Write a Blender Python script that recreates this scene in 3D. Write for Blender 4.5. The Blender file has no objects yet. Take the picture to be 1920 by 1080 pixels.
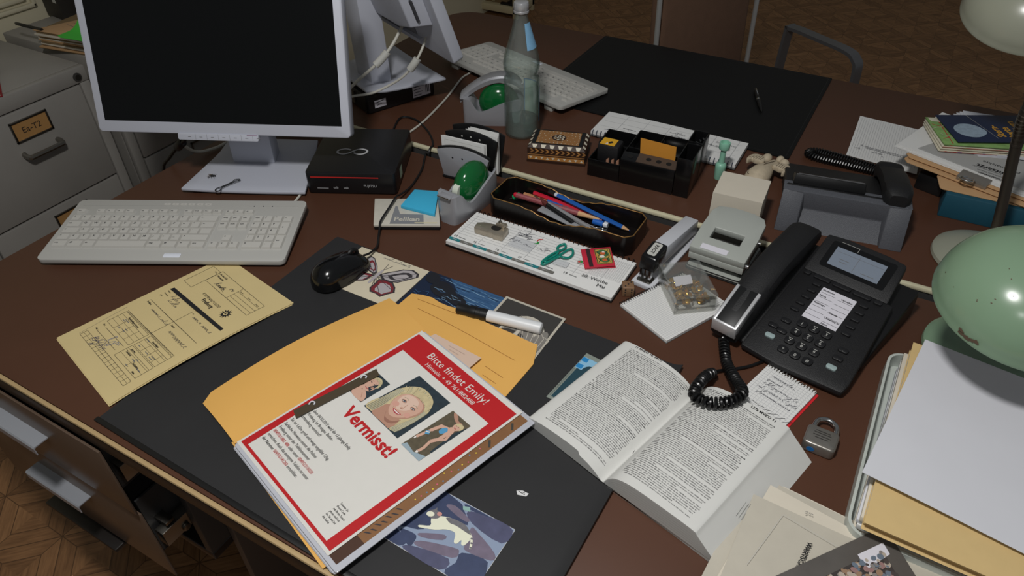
import bpy, bmesh, math, random
from mathutils import Matrix, Vector
random.seed(7)
R = math.radians
scene = bpy.context.scene
COL = scene.collection

# ------------------------------------------------------------------ camera
# world: desk top is z = 0, floor is z = FLOOR; x runs along the desks, y away from the chair side
FLOOR = -0.75
CAM_F, CAM_YAW, CAM_PITCH, CAM_ROLL, CAM_H = 1348.876, 0.528942, 0.694769, -0.016741, 0.758937
cam_data = bpy.data.cameras.new('camera')
cam_data.sensor_width = 36.0
cam_data.lens = CAM_F / 1920 * 36.0
cam_data.clip_start = 0.02
cam = bpy.data.objects.new('camera', cam_data)
COL.objects.link(cam)
_F = Vector((-math.sin(CAM_YAW) * math.cos(CAM_PITCH), math.cos(CAM_YAW) * math.cos(CAM_PITCH), -math.sin(CAM_PITCH)))
_r = Vector((math.cos(CAM_YAW), math.sin(CAM_YAW), 0))
_u = _r.cross(_F)
_r2 = _r * math.cos(CAM_ROLL) + _u * math.sin(CAM_ROLL)
_u2 = -_r * math.sin(CAM_ROLL) + _u * math.cos(CAM_ROLL)
mw = Matrix.Identity(4)
for i in range(3):
    mw[i][0], mw[i][1], mw[i][2] = _r2[i], _u2[i], -_F[i]
mw[2][3] = CAM_H
cam.matrix_world = mw
scene.camera = cam

# ------------------------------------------------------------------ light
scene.view_settings.view_transform = 'Standard'
scene.view_settings.look = 'None'
scene.view_settings.exposure = 0.0
scene.view_settings.gamma = 1.0
scene.view_settings.use_curve_mapping = False
world = bpy.data.worlds.new('world')
scene.world = world
world.use_nodes = True
world.node_tree.nodes['Background'].inputs['Color'].default_value = (0.9, 0.95, 1.0, 1)
world.node_tree.nodes['Background'].inputs['Strength'].default_value = 0.12

def area_light(name, loc, target, size, power, color=(1, 1, 1)):
    l = bpy.data.lights.new(name, 'AREA')
    l.shape = 'DISK'
    l.size = size
    l.energy = power
    l.color = color
    o = bpy.data.objects.new(name, l)
    o.location = loc
    o.rotation_euler = (Vector(target) - Vector(loc)).to_track_quat('-Z', 'Y').to_euler()
    COL.objects.link(o)
    return o
area_light('overhead_light', (-0.28, 0.10, 1.46), (-0.35, 0.6, 0), 0.18, 17.5, (1.0, 0.985, 0.96))
area_light('flash_light', (0.10, -0.04, 0.84), (-0.1, 0.8, 0), 0.05, 0.7, (1.0, 0.99, 0.97))

# ------------------------------------------------------------------ materials
def lin(c):
    c = c / 255.0
    return c / 12.92 if c <= 0.04045 else ((c + 0.055) / 1.055) ** 2.4
MATS = {}
def mat(name, rgb, rough=0.5, metal=0.0, spec=0.5, var=0.0, vscale=60.0, bump=0.0, bscale=300.0, coat=0.0):
    """plain procedural surface: colour with a little noise mottling and an optional fine bump"""
    if name in MATS:
        return MATS[name]
    m = bpy.data.materials.new(name)
    m.use_nodes = True
    nt = m.node_tree
    b = nt.nodes['Principled BSDF']
    c = (lin(rgb[0]), lin(rgb[1]), lin(rgb[2]), 1)
    b.inputs['Base Color'].default_value = c
    b.inputs['Roughness'].default_value = rough
    b.inputs['Metallic'].default_value = metal
    b.inputs['Specular IOR Level'].default_value = spec
    b.inputs['Coat Weight'].default_value = coat
    m.diffuse_color = c
    if var or bump:
        tc = nt.nodes.new('ShaderNodeTexCoord')
    if var:
        n = nt.nodes.new('ShaderNodeTexNoise')
        n.inputs['Scale'].default_value = vscale
        n.inputs['Detail'].default_value = 5
        nt.links.new(tc.outputs['Object'], n.inputs['Vector'])
        mx = nt.nodes.new('ShaderNodeMix')
        mx.data_type = 'RGBA'
        mx.inputs['A'].default_value = tuple(x * (1 - var) for x in c[:3]) + (1,)
        mx.inputs['B'].default_value = tuple(min(1, x * (1 + var)) for x in c[:3]) + (1,)
        nt.links.new(n.outputs['Fac'], mx.inputs['Factor'])
        nt.links.new(mx.outputs['Result'], b.inputs['Base Color'])
    if bump:
        n2 = nt.nodes.new('ShaderNodeTexNoise')
        n2.inputs['Scale'].default_value = bscale
        n2.inputs['Detail'].default_value = 3
        nt.links.new(tc.outputs['Object'], n2.inputs['Vector'])
        bp = nt.nodes.new('ShaderNodeBump')
        bp.inputs['Strength'].default_value = bump
        bp.inputs['Distance'].default_value = 0.001
        nt.links.new(n2.outputs['Fac'], bp.inputs['Height'])
        nt.links.new(bp.outputs['Normal'], b.inputs['Normal'])
    MATS[name] = m
    return m

def thin_clear(name, tint=(1, 1, 1), haze=0.05, rough=0.03, edge=None):
    """thin clear wall: lets light straight through, mirrors at grazing angles, with a little haze"""
    if name in MATS:
        return MATS[name]
    m = bpy.data.materials.new(name)
    m.use_nodes = True
    nt = m.node_tree
    N, L = nt.nodes, nt.links
    N.remove(N['Principled BSDF'])
    tr = N.new('ShaderNodeBsdfTransparent'); tr.inputs['Color'].default_value = (*tint, 1)
    gl = N.new('ShaderNodeBsdfGlossy'); gl.inputs['Roughness'].default_value = rough
    df = N.new('ShaderNodeBsdfDiffuse'); df.inputs['Color'].default_value = (0.75, 0.8, 0.78, 1)
    lw = N.new('ShaderNodeLayerWeight'); lw.inputs['Blend'].default_value = 0.5
    pw = N.new('ShaderNodeMath'); pw.operation = 'POWER'; pw.inputs[1].default_value = 4.0
    fr = N.new('ShaderNodeMath'); fr.operation = 'MULTIPLY_ADD'; fr.inputs[1].default_value = 0.7; fr.inputs[2].default_value = 0.05
    L.new(lw.outputs['Facing'], pw.inputs[0]); L.new(pw.outputs[0], fr.inputs[0])
    m1 = N.new('ShaderNodeMixShader'); m2 = N.new('ShaderNodeMixShader')
    m1.inputs['Fac'].default_value = haze
    if edge:
        mc = N.new('ShaderNodeMix'); mc.data_type = 'RGBA'
        mc.inputs['A'].default_value = (*tint, 1); mc.inputs['B'].default_value = (*edge, 1)
        le = N.new('ShaderNodeLayerWeight'); le.inputs['Blend'].default_value = 0.5
        pe = N.new('ShaderNodeMath'); pe.operation = 'POWER'; pe.inputs[1].default_value = 2.2
        L.new(le.outputs['Facing'], pe.inputs[0]); L.new(pe.outputs[0], mc.inputs['Factor']); L.new(mc.outputs['Result'], tr.inputs['Color'])
    if haze > 0.06:
        tc = N.new('ShaderNodeTexCoord'); nz = N.new('ShaderNodeTexNoise'); nz.inputs['Scale'].default_value = 260; nz.inputs['Detail'].default_value = 4
        rp = N.new('ShaderNodeMapRange'); rp.inputs['From Min'].default_value = 0.45; rp.inputs['From Max'].default_value = 0.7
        rp.inputs['To Min'].default_value = haze * 0.6; rp.inputs['To Max'].default_value = haze * 1.6
        L.new(tc.outputs['Object'], nz.inputs['Vector']); L.new(nz.outputs['Fac'], rp.inputs['Value']); L.new(rp.outputs['Result'], m1.inputs['Fac'])
    L.new(tr.outputs[0], m1.inputs[1]); L.new(df.outputs[0], m1.inputs[2])
    L.new(fr.outputs[0], m2.inputs['Fac']); L.new(m1.outputs[0], m2.inputs[1]); L.new(gl.outputs[0], m2.inputs[2])
    L.new(m2.outputs[0], N['Material Output'].inputs['Surface'])
    MATS[name] = m
    return m

def clear(name, tint=(1, 1, 1), rough=0.05, ior=1.45, alpha=None):
    if name in MATS:
        return MATS[name]
    m = bpy.data.materials.new(name)
    m.use_nodes = True
    nt = m.node_tree
    b = nt.nodes['Principled BSDF']
    b.inputs['Base Color'].default_value = (*tint, 1)
    b.inputs['Roughness'].default_value = rough
    b.inputs['IOR'].default_value = ior
    if alpha is None:
        b.inputs['Transmission Weight'].default_value = 1.0
    else:
        b.inputs['Alpha'].default_value = alpha
    MATS[name] = m
    return m

# ------------------------------------------------------------------ glyphs of the built-in font, fetched once
GLYPH = {}
def load_glyphs():
    chars = [chr(c) for c in range(33, 127)] + list('äöüß')
    tmp = []
    for key, off in (('n', 0.0), ('b', 0.028)):
        for c in [' '] + chars:
            pair = []
            for s in ((c,) if c != ' ' else ()) + ('|' + c + '|',):
                cu = bpy.data.curves.new('g', 'FONT')
                cu.body = s
                cu.size = 1.0
                cu.offset = off if s == c else 0.0
                cu.resolution_u = 2
                o = bpy.data.objects.new('g', cu)
                COL.objects.link(o)
                pair.append(o)
            tmp.append((key, c, pair))
    cu = bpy.data.curves.new('g', 'FONT'); cu.body = '||'; cu.size = 1.0
    base = bpy.data.objects.new('g', cu); COL.objects.link(base)
    dg = bpy.context.evaluated_depsgraph_get()
    dg.update()
    def width(o):
        bb = o.evaluated_get(dg).bound_box
        return max(p[0] for p in bb) - min(p[0] for p in bb)
    w0 = width(base)
    out = []
    for key, c, pair in tmp:
        adv = width(pair[-1]) - w0
        v, f = [], []
        if c != ' ':
            me = bpy.data.meshes.new_from_object(pair[0].evaluated_get(dg))
            v = [(p.co.x, p.co.y) for p in me.vertices]
            f = [tuple(p.vertices) for p in me.polygons]
            bpy.data.meshes.remove(me)
        GLYPH[(key, c)] = (v, f, adv)
    for key, c, pair in tmp:
        for o in pair:
            d = o.data
            bpy.data.objects.remove(o)
            bpy.data.curves.remove(d)
    bpy.data.objects.remove(base)
    bpy.data.curves.remove(cu)
load_glyphs()

# ------------------------------------------------------------------ mesh builder
def rr(w, d, r, n=5, cx=0.0, cy=0.0):
    """rounded rectangle outline, counter-clockwise"""
    pts = []
    for sx, sy, a0 in ((1, 1, 0), (-1, 1, 90), (-1, -1, 180), (1, -1, 270)):
        for k in range(n + 1):
            a = R(a0 + 90 * k / n)
            pts.append((cx + sx * (w / 2 - r) + r * math.cos(a), cy + sy * (d / 2 - r) + r * math.sin(a)))
    return pts
def circ(cx, cy, rx, ry=None, n=24, a0=0, a1=360, rot=0):
    ry = rx if ry is None else ry
    full = abs(a1 - a0) >= 360
    out = []
    for k in range(n if full else n + 1):
        a = R(a0 + (a1 - a0) * k / n)
        x, y = rx * math.cos(a), ry * math.sin(a)
        c, s = math.cos(R(rot)), math.sin(R(rot))
        out.append((cx + x * c - y * s, cy + x * s + y * c))
    return out
def spline(pts, n=8, closed=False):
    """Catmull-Rom through the points"""
    P = [Vector(p) for p in pts]
    N = len(P)
    out = []
    rng = range(N) if closed else range(N - 1)
    for i in rng:
        if closed:
            a, b, c, d = P[(i - 1) % N], P[i], P[(i + 1) % N], P[(i + 2) % N]
        else:
            a, b, c, d = P[max(i - 1, 0)], P[i], P[i + 1], P[min(i + 2, N - 1)]
        for k in range(n):
            t = k / n
            out.append(0.5 * ((2 * b) + (c - a) * t + (2 * a - 5 * b + 4 * c - d) * t * t + (3 * b - a - 3 * c + d) * t ** 3))
    if not closed:
        out.append(P[-1])
    return out

class MB:
    def __init__(self):
        self.V, self.F, self.I, self.mats = [], [], [], []
        self.lift = 0
    def mi(self, m):
        if m not in self.mats:
            self.mats.append(m)
        return self.mats.index(m)
    def add(self, verts, faces, m, M=None):
        o = len(self.V)
        i = self.mi(m)
        self.V += [tuple(M @ Vector(v)) if M is not None else tuple(v) for v in verts]
        self.F += [tuple(o + k for k in f) for f in faces]
        self.I += [i] * len(faces)
        return self
    def box(self, x0, x1, y0, y1, z0, z1, m, M=None):
        v = [(x, y, z) for z in (z0, z1) for y in (y0, y1) for x in (x0, x1)]
        f = [(0, 2, 3, 1), (4, 5, 7, 6), (0, 1, 5, 4), (2, 6, 7, 3), (0, 4, 6, 2), (1, 3, 7, 5)]
        return self.add(v, f, m, M)
    def hexa(self, bot, top, m):
        """bot/top: four 3-D points each, counter-clockwise seen from above"""
        return self.add(list(bot) + list(top), [(3, 2, 1, 0), (4, 5, 6, 7), (0, 1, 5, 4), (1, 2, 6, 5), (2, 3, 7, 6), (3, 0, 4, 7)], m)
    def poly(self, pts, z, m, M=None):
        a = sum(pts[i][0] * pts[(i + 1) % len(pts)][1] - pts[(i + 1) % len(pts)][0] * pts[i][1] for i in range(len(pts)))
        p = list(pts) if a > 0 else list(pts)[::-1]
        self.lift = (self.lift + 1) % 40      # overprinted patches never share one plane
        z += 1.5e-6 * self.lift
        return self.add([(x[0], x[1], z) for x in p], [tuple(range(len(p)))], m, M)
    def rect(self, x0, x1, y0, y1, z, m, M=None):
        return self.poly([(x0, y0), (x1, y0), (x1, y1), (x0, y1)], z, m, M)
    def prism(self, pts, z0, z1, m, M=None, top=None):
        a = sum(pts[i][0] * pts[(i + 1) % len(pts)][1] - pts[(i + 1) % len(pts)][0] * pts[i][1] for i in range(len(pts)))
        p = list(pts) if a > 0 else list(pts)[::-1]
        q = p if top is None else (list(top) if a > 0 else list(top)[::-1])
        n = len(p)
        v = [(x[0], x[1], z0) for x in p] + [(x[0], x[1], z1) for x in q]
        f = [tuple(range(n))[::-1], tuple(range(n, 2 * n))] + [(i, (i + 1) % n, n + (i + 1) % n, n + i) for i in range(n)]
        return self.add(v, f, m, M)
    def tube(self, path, r, m, n=8, closed=False, M=None):
        P = [Vector(p) for p in path]
        N = len(P)
        rad = r if isinstance(r, (list, tuple)) else [r] * N
        v, f = [], []
        up = None
        for i in range(N):
            a = P[(i - 1) % N] if closed else P[max(i - 1, 0)]
            b = P[(i + 1) % N] if closed else P[min(i + 1, N - 1)]
            t = (b - a)
            if t.length < 1e-9:
                t = Vector((0, 0, 1))
            t.normalize()
            if up is None:
                up = Vector((0, 0, 1)) if abs(t.z) < 0.9 else Vector((1, 0, 0))
            s = t.cross(up)
            if s.length < 1e-6:
                s = t.cross(Vector((1, 0.3, 0)))
            s.normalize()
            up = s.cross(t).normalized()
            for k in range(n):
                an = 2 * math.pi * k / n
                v.append(P[i] + (s * math.cos(an) + up * math.sin(an)) * rad[i])
        for i in range(N if closed else N - 1):
            j = (i + 1) % N
            for k in range(n):
                l = (k + 1) % n
                f.append((i * n + k, i * n + l, j * n + l, j * n + k))
        if not closed:
            f.append(tuple(range(n))[::-1])
            f.append(tuple((N - 1) * n + k for k in range(n)))
        return self.add([tuple(p) for p in v], [t[::-1] for t in f], m, M)
    def cyl(self, p0, p1, r, m, n=16, r2=None, M=None):
        return self.tube([p0, p1], [r, r if r2 is None else r2], m, n, False, M)
    def lathe(self, prof, m, n=32, M=None, c=(0, 0, 0), cap=True):
        """prof: (radius, z) from bottom to top"""
        v, f = [], []
        for r_, z in prof:
            for k in range(n):
                a = 2 * math.pi * k / n
                v.append((c[0] + r_ * math.cos(a), c[1] + r_ * math.sin(a), c[2] + z))
        for i in range(len(prof) - 1):
            for k in range(n):
                l = (k + 1) % n
                f.append((i * n + k, i * n + l, (i + 1) * n + l, (i + 1) * n + k))
        if cap:
            if prof[0][0] > 1e-6:
                f.append(tuple(range(n))[::-1])
            if prof[-1][0] > 1e-6:
                f.append(tuple((len(prof) - 1) * n + k for k in range(n)))
        return self.add(v, f, m, M)
    def ball(self, c, r, m, n=12, M=None):
        r = (r, r, r) if not isinstance(r, (tuple, list)) else r
        prof = [(math.cos(R(-90 + 180 * i / (n // 2 + 1))), math.sin(R(-90 + 180 * i / (n // 2 + 1)))) for i in range(n // 2 + 2)]
        T = Matrix.Translation(c) @ Matrix.Diagonal((*r, 1))
        return self.lathe([(max(p[0], 1e-4), p[1]) for p in prof], m, n, (M @ T) if M is not None else T)
    def line(self, pts, w, z, m, M=None, closed=False):
        """flat ink line of width w"""
        P = []
        for p in pts:
            q = Vector((p[0], p[1]))
            if not P or (q - P[-1]).length > 1e-7:
                P.append(q)
        if closed and (P[0] - P[-1]).length < 1e-7:
            P.pop()
        N = len(P)
        if N < 2:
            return self
        self.lift = (self.lift + 1) % 40
        z += 1.5e-6 * self.lift
        v = []
        for i in range(N):
            a = P[(i - 1) % N] if closed or i > 0 else P[i]
            c = P[(i + 1) % N] if closed or i < N - 1 else P[i]
            d1, d2 = P[i] - a, c - P[i]
            d1 = d1.normalized() if d1.length > 1e-9 else d2.normalized()
            d2 = d2.normalized() if d2.length > 1e-9 else d1
            t = d1 + d2
            t = t.normalized() if t.length > 1e-3 else d1
            n1 = Vector((-d1.y, d1.x))
            nn = Vector((-t.y, t.x))
            k = min(1.8, 1.0 / max(0.3, abs(nn.dot(n1))))
            v += [(*(P[i] - nn * w / 2 * k), z), (*(P[i] + nn * w / 2 * k), z)]
        f = [(2 * i, 2 * i + 2, 2 * i + 3, 2 * i + 1) for i in range(N - 1)]
        if closed:
            f.append((2 * N - 2, 0, 1, 2 * N - 1))
        return self.add(v, f, m, M)
    def frame(self, x0, x1, y0, y1, w, z, m, M=None):
        return self.line([(x0, y0), (x1, y0), (x1, y1), (x0, y1)], w, z, m, M, True)
    def text(self, s, size, x, y, z, m, key='n', align='l', rot=0.0, M=None, sx=1.0, sp=1.0):
        tot = sum(GLYPH[(key, c)][2] if (key, c) in GLYPH else 0.3 for c in s) * size * sx * sp
        px = {'l': 0.0, 'c': -tot / 2, 'r': -tot}[align]
        T = Matrix.Translation((x, y, z)) @ Matrix.Rotation(R(rot), 4, 'Z')
        if M is not None:
            T = M @ T
        for c in s:
            g = GLYPH.get((key, c))
            if g is None:
                px += 0.3 * size * sx
                continue
            v, f, adv = g
            if v:
                self.add([(px + p[0] * size * sx, p[1] * size, 0) for p in v], f, m, T)
            px += adv * size * sx * sp
        return self
    def scrawl(self, x, y, length, h, z, m, w=0.0006, rot=0.0, seed=1, M=None):
        """a stretch of joined-up handwriting that cannot be read"""
        rnd = random.Random(seed)
        T = Matrix.Translation((x, y, z)) @ Matrix.Rotation(R(rot), 4, 'Z')
        if M is not None:
            T = M @ T
        pts, px = [], 0.0
        sl = 0.35
        while px < length:
            k = rnd.random()
            st = h * rnd.uniform(0.45, 0.8)
            if k < 0.14:      # tall loop
                f = [(0, 0), (0.35, 0.6), (0.5, 1.0), (0.30, 0.95), (0.25, 0.3), (0.6, 0.0)]
            elif k < 0.22:    # descender
                f = [(0, 0), (0.4, 0.42), (0.5, 0.0), (0.35, -0.5), (0.2, -0.35), (0.6, 0.05)]
            elif k < 0.5:     # small loop
                f = [(0, 0.05), (0.35, 0.3), (0.4, 0.44), (0.2, 0.4), (0.25, 0.08), (0.6, 0.02)]
            elif k < 0.9:     # humps
                f = [(0, 0), (0.15, 0.40), (0.28, 0.36), (0.34, 0.02), (0.46, 0.40), (0.6, 0.02)]
            else:             # gap between words, drawn as a low stroke
                f = [(0, 0), (0.3, 0.03), (0.6, 0.0)]
            pts += [(px + (x + sl * y * 0.8) * st / 0.6, y * h) for x, y in f]
            px += st
        pts = [(p.x, p.y) for p in spline([(a, b, 0) for a, b in pts], 2)]
        return self.line(pts, w, 0, m, T)
    def xf(self, M, start=0):
        self.V = self.V[:start] + [tuple(M @ Vector(v)) for v in self.V[start:]]
        return self
    def build(self, name, parent=None, bev=0.0, seg=2, ang=38, flat=False, loc=None, rz=0.0, rot=None, **props):
        me = bpy.data.meshes.new(name)
        me.from_pydata(self.V, [], self.F)
        for m in self.mats:
            me.materials.append(m)
        me.polygons.foreach_set('material_index', self.I)
        if bev:
            bm = bmesh.new()
            bm.from_mesh(me)
            ed = [e for e in bm.edges if len(e.link_faces) == 2 and e.calc_face_angle(0) > R(40)]
            bmesh.ops.bevel(bm, geom=ed, offset=bev, segments=seg, profile=0.5, affect='EDGES', clamp_overlap=True)
            bm.to_mesh(me)
            bm.free()
        me.validate()
        if not flat:
            me.shade_smooth()
            me.set_sharp_from_angle(angle=R(ang))
        me.update()
        o = bpy.data.objects.new(name, me)
        COL.objects.link(o)
        if parent is not None:
            o.parent = parent
        if loc is not None:
            o.location = loc
        o.rotation_euler = rot if rot is not None else (0, 0, rz)
        for k, v in props.items():
            o[k] = v
        return o

def thing(name, label, cat, loc=(0, 0, 0), rz=0.0, group=None, rot=None):
    o = bpy.data.objects.new(name, None)
    o.empty_display_size = 0.02
    COL.objects.link(o)
    o.location = loc
    o.rotation_euler = rot if rot is not None else (0, 0, R(rz))
    o['label'] = label
    o['category'] = cat
    if group:
        o['group'] = group
    return o
def tag(o, label, cat, group=None):
    o['label'] = label
    o['category'] = cat
    if group:
        o['group'] = group
    return o
def copy_thing(root, loc, rz, label, parent=None):
    c = root.copy()
    COL.objects.link(c)
    c.location = loc
    c.rotation_euler = (0, 0, R(rz))
    c['label'] = label
    for ch in [o for o in bpy.data.objects if o.parent == root]:
        d = ch.copy()
        COL.objects.link(d)
        d.parent = c
        for g in [o for o in bpy.data.objects if o.parent == ch]:
            e = g.copy()
            COL.objects.link(e)
            e.parent = d
    return c
def plane_M(origin, xdir, ydir):
    """matrix that lays 2-D drawings on a plane in space"""
    x = Vector(xdir).normalized()
    y = Vector(ydir).normalized()
    n = x.cross(y)
    M = Matrix.Identity(4)
    for i in range(3):
        M[i][0], M[i][1], M[i][2], M[i][3] = x[i], y[i], n[i], origin[i]
    return M

# shared materials
INK = mat('black_ink', (22, 22, 24), 0.8)
GREYINK = mat('grey_ink', (105, 105, 105), 0.8)
PEN = mat('ballpoint_ink', (48, 50, 66), 0.8)
PAPER = mat('white_paper', (222, 222, 220), 0.85, var=0.03, vscale=25)
COOLPAPER = mat('plain_office_paper', (205, 206, 212), 0.85, var=0.03, vscale=18)
OLDPAPER = mat('aged_paper', (208, 200, 184), 0.9, var=0.07, vscale=30)
BLACKPL = mat('black_plastic', (17, 17, 18), 0.42)
BLACKTEX = mat('textured_black_plastic', (22, 22, 24), 0.55, bump=0.5, bscale=900)
WHITEPL = mat('white_plastic', (205, 207, 214), 0.4)
GREYPL = mat('light_grey_plastic', (186, 186, 180), 0.5)
CHROME = mat('chrome', (205, 205, 205), 0.16, 1.0)
STEEL = mat('dull_steel', (150, 146, 138), 0.35, 1.0)
# ================================================================== SETTING
def floor_material():
    m = bpy.data.materials.new('parquet_floor')
    m.use_nodes = True
    nt = m.node_tree
    N, L = nt.nodes, nt.links
    b = N['Principled BSDF']
    tc = N.new('ShaderNodeTexCoord')
    mp = N.new('ShaderNodeMapping')
    s = 0.157
    ang = R(45)
    # tile corner at (-1.601, 0.2705); tile edges run at 45 degrees to the desks
    mp.inputs['Rotation'].default_value = (0, 0, ang)
    mp.inputs['Scale'].default_value = (1 / s, 1 / s, 1 / s)
    cx, cy = -1.4965 / s, 0.2690 / s
    ox = cx * math.cos(ang) - cy * math.sin(ang)
    oy = cx * math.sin(ang) + cy * math.cos(ang)
    mp.inputs['Location'].default_value = (0.5 - ox, 0.5 - oy, 0)
    L.new(tc.outputs['Object'], mp.inputs['Vector'])
    sep = N.new('ShaderNodeSeparateXYZ')
    L.new(mp.outputs['Vector'], sep.inputs[0])
    def math_(op, a, bb=None, cc=None):
        n = N.new('ShaderNodeMath')
        n.operation = op
        for i, x in enumerate((a, bb, cc)):
            if x is None:
                continue
            if isinstance(x, (int, float)):
                n.inputs[i].default_value = x
            else:
                L.new(x, n.inputs[i])
        return n.outputs[0]
    X, Y = sep.outputs['X'], sep.outputs['Y']
    px = math_('SUBTRACT', math_('FRACT', X), 0.5)
    py = math_('SUBTRACT', math_('FRACT', Y), 0.5)
    ax, ay = math_('ABSOLUTE', px), math_('ABSOLUTE', py)
    d = math_('MAXIMUM', ax, ay)
    sector = math_('GREATER_THAN', ax, ay)
    ring = math_('GREATER_THAN', d, 0.26)
    # seams: tile edge, inner square, mitres
    def near(v, c, w):
        return math_('LESS_THAN', math_('ABSOLUTE', math_('SUBTRACT', v, c)), w)
    seam = math_('MAXIMUM', near(d, 0.5, 0.008), near(d, 0.26, 0.007))
    mit = math_('MULTIPLY', near(math_('SUBTRACT', ax, ay), 0.0, 0.009), ring)
    seam = math_('MAXIMUM', seam, mit)
    # strip id -> tone
    comb = N.new('ShaderNodeCombineXYZ')
    L.new(math_('ADD', math_('FLOOR', X), math_('MULTIPLY', math_('SIGN', px), math_('MULTIPLY', sector, 0.23))), comb.inputs[0])
    L.new(math_('ADD', math_('FLOOR', Y), math_('MULTIPLY', math_('SIGN', py), math_('MULTIPLY', math_('SUBTRACT', 1.0, sector), 0.23))), comb.inputs[1])
    L.new(math_('ADD', sector, math_('MULTIPLY', ring, 3.0)), comb.inputs[2])
    wn = N.new('ShaderNodeTexWhiteNoise')
    L.new(comb.outputs[0], wn.inputs['Vector'])
    # grain along the strip
    def grain(kx, ky):
        c2 = N.new('ShaderNodeCombineXYZ')
        L.new(math_('MULTIPLY', X, kx), c2.inputs[0])
        L.new(math_('MULTIPLY', Y, ky), c2.inputs[1])
        L.new(math_('MULTIPLY', wn.outputs['Value'], 9.0), c2.inputs[2])
        n = N.new('ShaderNodeTexNoise')
        n.inputs['Scale'].default_value = 1.0
        n.inputs['Detail'].default_value = 6
        L.new(c2.outputs[0], n.inputs['Vector'])
        return n.outputs['Fac']
    g1, g2 = grain(28, 3), grain(3, 28)
    mixg = N.new('ShaderNodeMix')
    L.new(sector, mixg.inputs['Factor'])
    L.new(g2, mixg.inputs['A'])
    L.new(g1, mixg.inputs['B'])
    tone = math_('ADD', math_('MULTIPLY', mixg.outputs['Result'], 0.75), math_('MULTIPLY', wn.outputs['Value'], 0.25))
    ramp = N.new('ShaderNodeValToRGB')
    ramp.color_ramp.elements[0].position = 0.25
    ramp.color_ramp.elements[0].color = (lin(108), lin(74), lin(46), 1)
    ramp.color_ramp.elements[1].position = 0.75
    ramp.color_ramp.elements[1].color = (lin(164), lin(120), lin(80), 1)
    L.new(tone, ramp.inputs[0])
    mx = N.new('ShaderNodeMix')
    mx.data_type = 'RGBA'
    L.new(seam, mx.inputs['Factor'])
    L.new(ramp.outputs['Color'], mx.inputs['A'])
    mx.inputs['B'].default_value = (lin(92), lin(64), lin(40), 1)
    L.new(mx.outputs['Result'], b.inputs['Base Color'])
    b.inputs['Roughness'].default_value = 0.5
    return m

WALL = mat('cream_wall_paint', (212, 204, 176), 0.8, var=0.03, vscale=3)
fl = MB().box(-3.2, 3.2, -1.6, 6.6, FLOOR - 0.05, FLOOR, floor_material()).build('floor', kind='structure')
MB().box(-2.45, -2.35, -1.6, 6.6, FLOOR, 1.9, WALL).build('wall_left', kind='structure')
MB().box(-2.35, 3.2, 6.5, 6.6, FLOOR, 1.9, WALL).build('wall_back', kind='structure')
# raised panel mouldings on the left wall
tr = MB()
for z0, z1, y0, y1 in ((0.043, 0.9, 0.62, 1.205), (0.066, 0.88, 0.65, 1.18)):
    w = 0.013
    tr.box(-2.35, -2.338, y0, y1, z0, z0 + w, WALL)
    tr.box(-2.35, -2.338, y0, y1, z1 - w, z1, WALL)
    tr.box(-2.35, -2.338, y0, y0 + w, z0, z1, WALL)
    tr.box(-2.35, -2.338, y1 - w, y1, z0, z1, WALL)
tr.build('trim_1', bev=0.004, kind='structure')

# ------------------------------------------------------------------ filing cabinets
CABGREY = mat('grey_cabinet_paint', (150, 146, 140), 0.5, var=0.10, vscale=9)
CABDARK = mat('dark_cabinet_gap', (58, 56, 53), 0.7)
CARD = mat('brown_index_card', (176, 132, 78), 0.8, var=0.06)
def filing_cabinet(y0, y1, label, holders=True):
    """front face looks along +x at x = 0, y runs from y0 to y1"""
    w = y1 - y0
    t = thing('filing_cabinet', label, 'filing cabinet', (-1.9, y0, FLOOR))
    H = 0.762
    b = MB()
    b.box(-0.42, -0.02, 0, w, 0.03, H, CABGREY)
    b.box(-0.02, 0, 0, w, H - 0.042, H, CABGREY)
    for a, c in ((0, 0.028), (w - 0.028, w)):
        b.box(-0.02, 0, a, c, 0.03, H - 0.042, CABGREY)
    b.box(-0.40, -0.03, 0.01, w - 0.01, 0, 0.03, CABDARK)
    b.build('body', t, bev=0.004)
    MB().cyl((0, w - 0.03, H - 0.024), (0.004, w - 0.03, H - 0.024), 0.011, CABDARK, 20).cyl((0.004, w - 0.03, H - 0.024), (0.006, w - 0.03, H - 0.024), 0.007, STEEL, 16).build('lock', t)
    zt = H - 0.045
    for k, h in enumerate((0.268, 0.268, 0.145)):
        z1, z0 = zt, zt - h
        zt = z0 - 0.005
        d = MB().box(-0.018, 0.001, 0.031, w - 0.031, z0, z1, CABGREY).build('drawer', t, bev=0.003)
        if h < 0.2:
            continue
        ym = w / 2 + 0.024
        zl = z1 - 0.048
        hb = MB()
        P = plane_M((0.0022, ym, zl), (0, 1, 0), (0, 0, 1))
        for x0, x1, yy0, yy1 in ((-0.050, 0.050, -0.027, -0.022), (-0.050, 0.050, 0.022, 0.027), (-0.050, -0.045, -0.027, 0.027), (0.045, 0.050, -0.027, 0.027)):
            hb.box(x0, x1, yy0, yy1, -0.002, 0.003, STEEL, P)
        hb.build('label_holder', d, bev=0.0008)
        if not holders:
            continue
        cb = MB().rect(-0.045, 0.045, -0.022, 0.022, 0.0005, CARD, P)
        if k == 0:
            cb.text('Ea-T2', 0.022, -0.026, -0.008, 0.0008, INK, M=P)
        cb.build('index_card', d, flat=True)
        zh = zl - 0.062
        hm = MB()
        hm.tube(spline([(0, ym - 0.046, zh + 0.004), (0.012, ym - 0.048, zh + 0.002), (0.024, ym - 0.045, zh), (0.026, ym - 0.038, zh), (0.026, ym + 0.038, zh), (0.024, ym + 0.045, zh), (0.012, ym + 0.048, zh + 0.002), (0, ym + 0.046, zh + 0.004)], 3), 0.0065, STEEL, 8)
        hm.build('handle', d)
    return t
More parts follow.
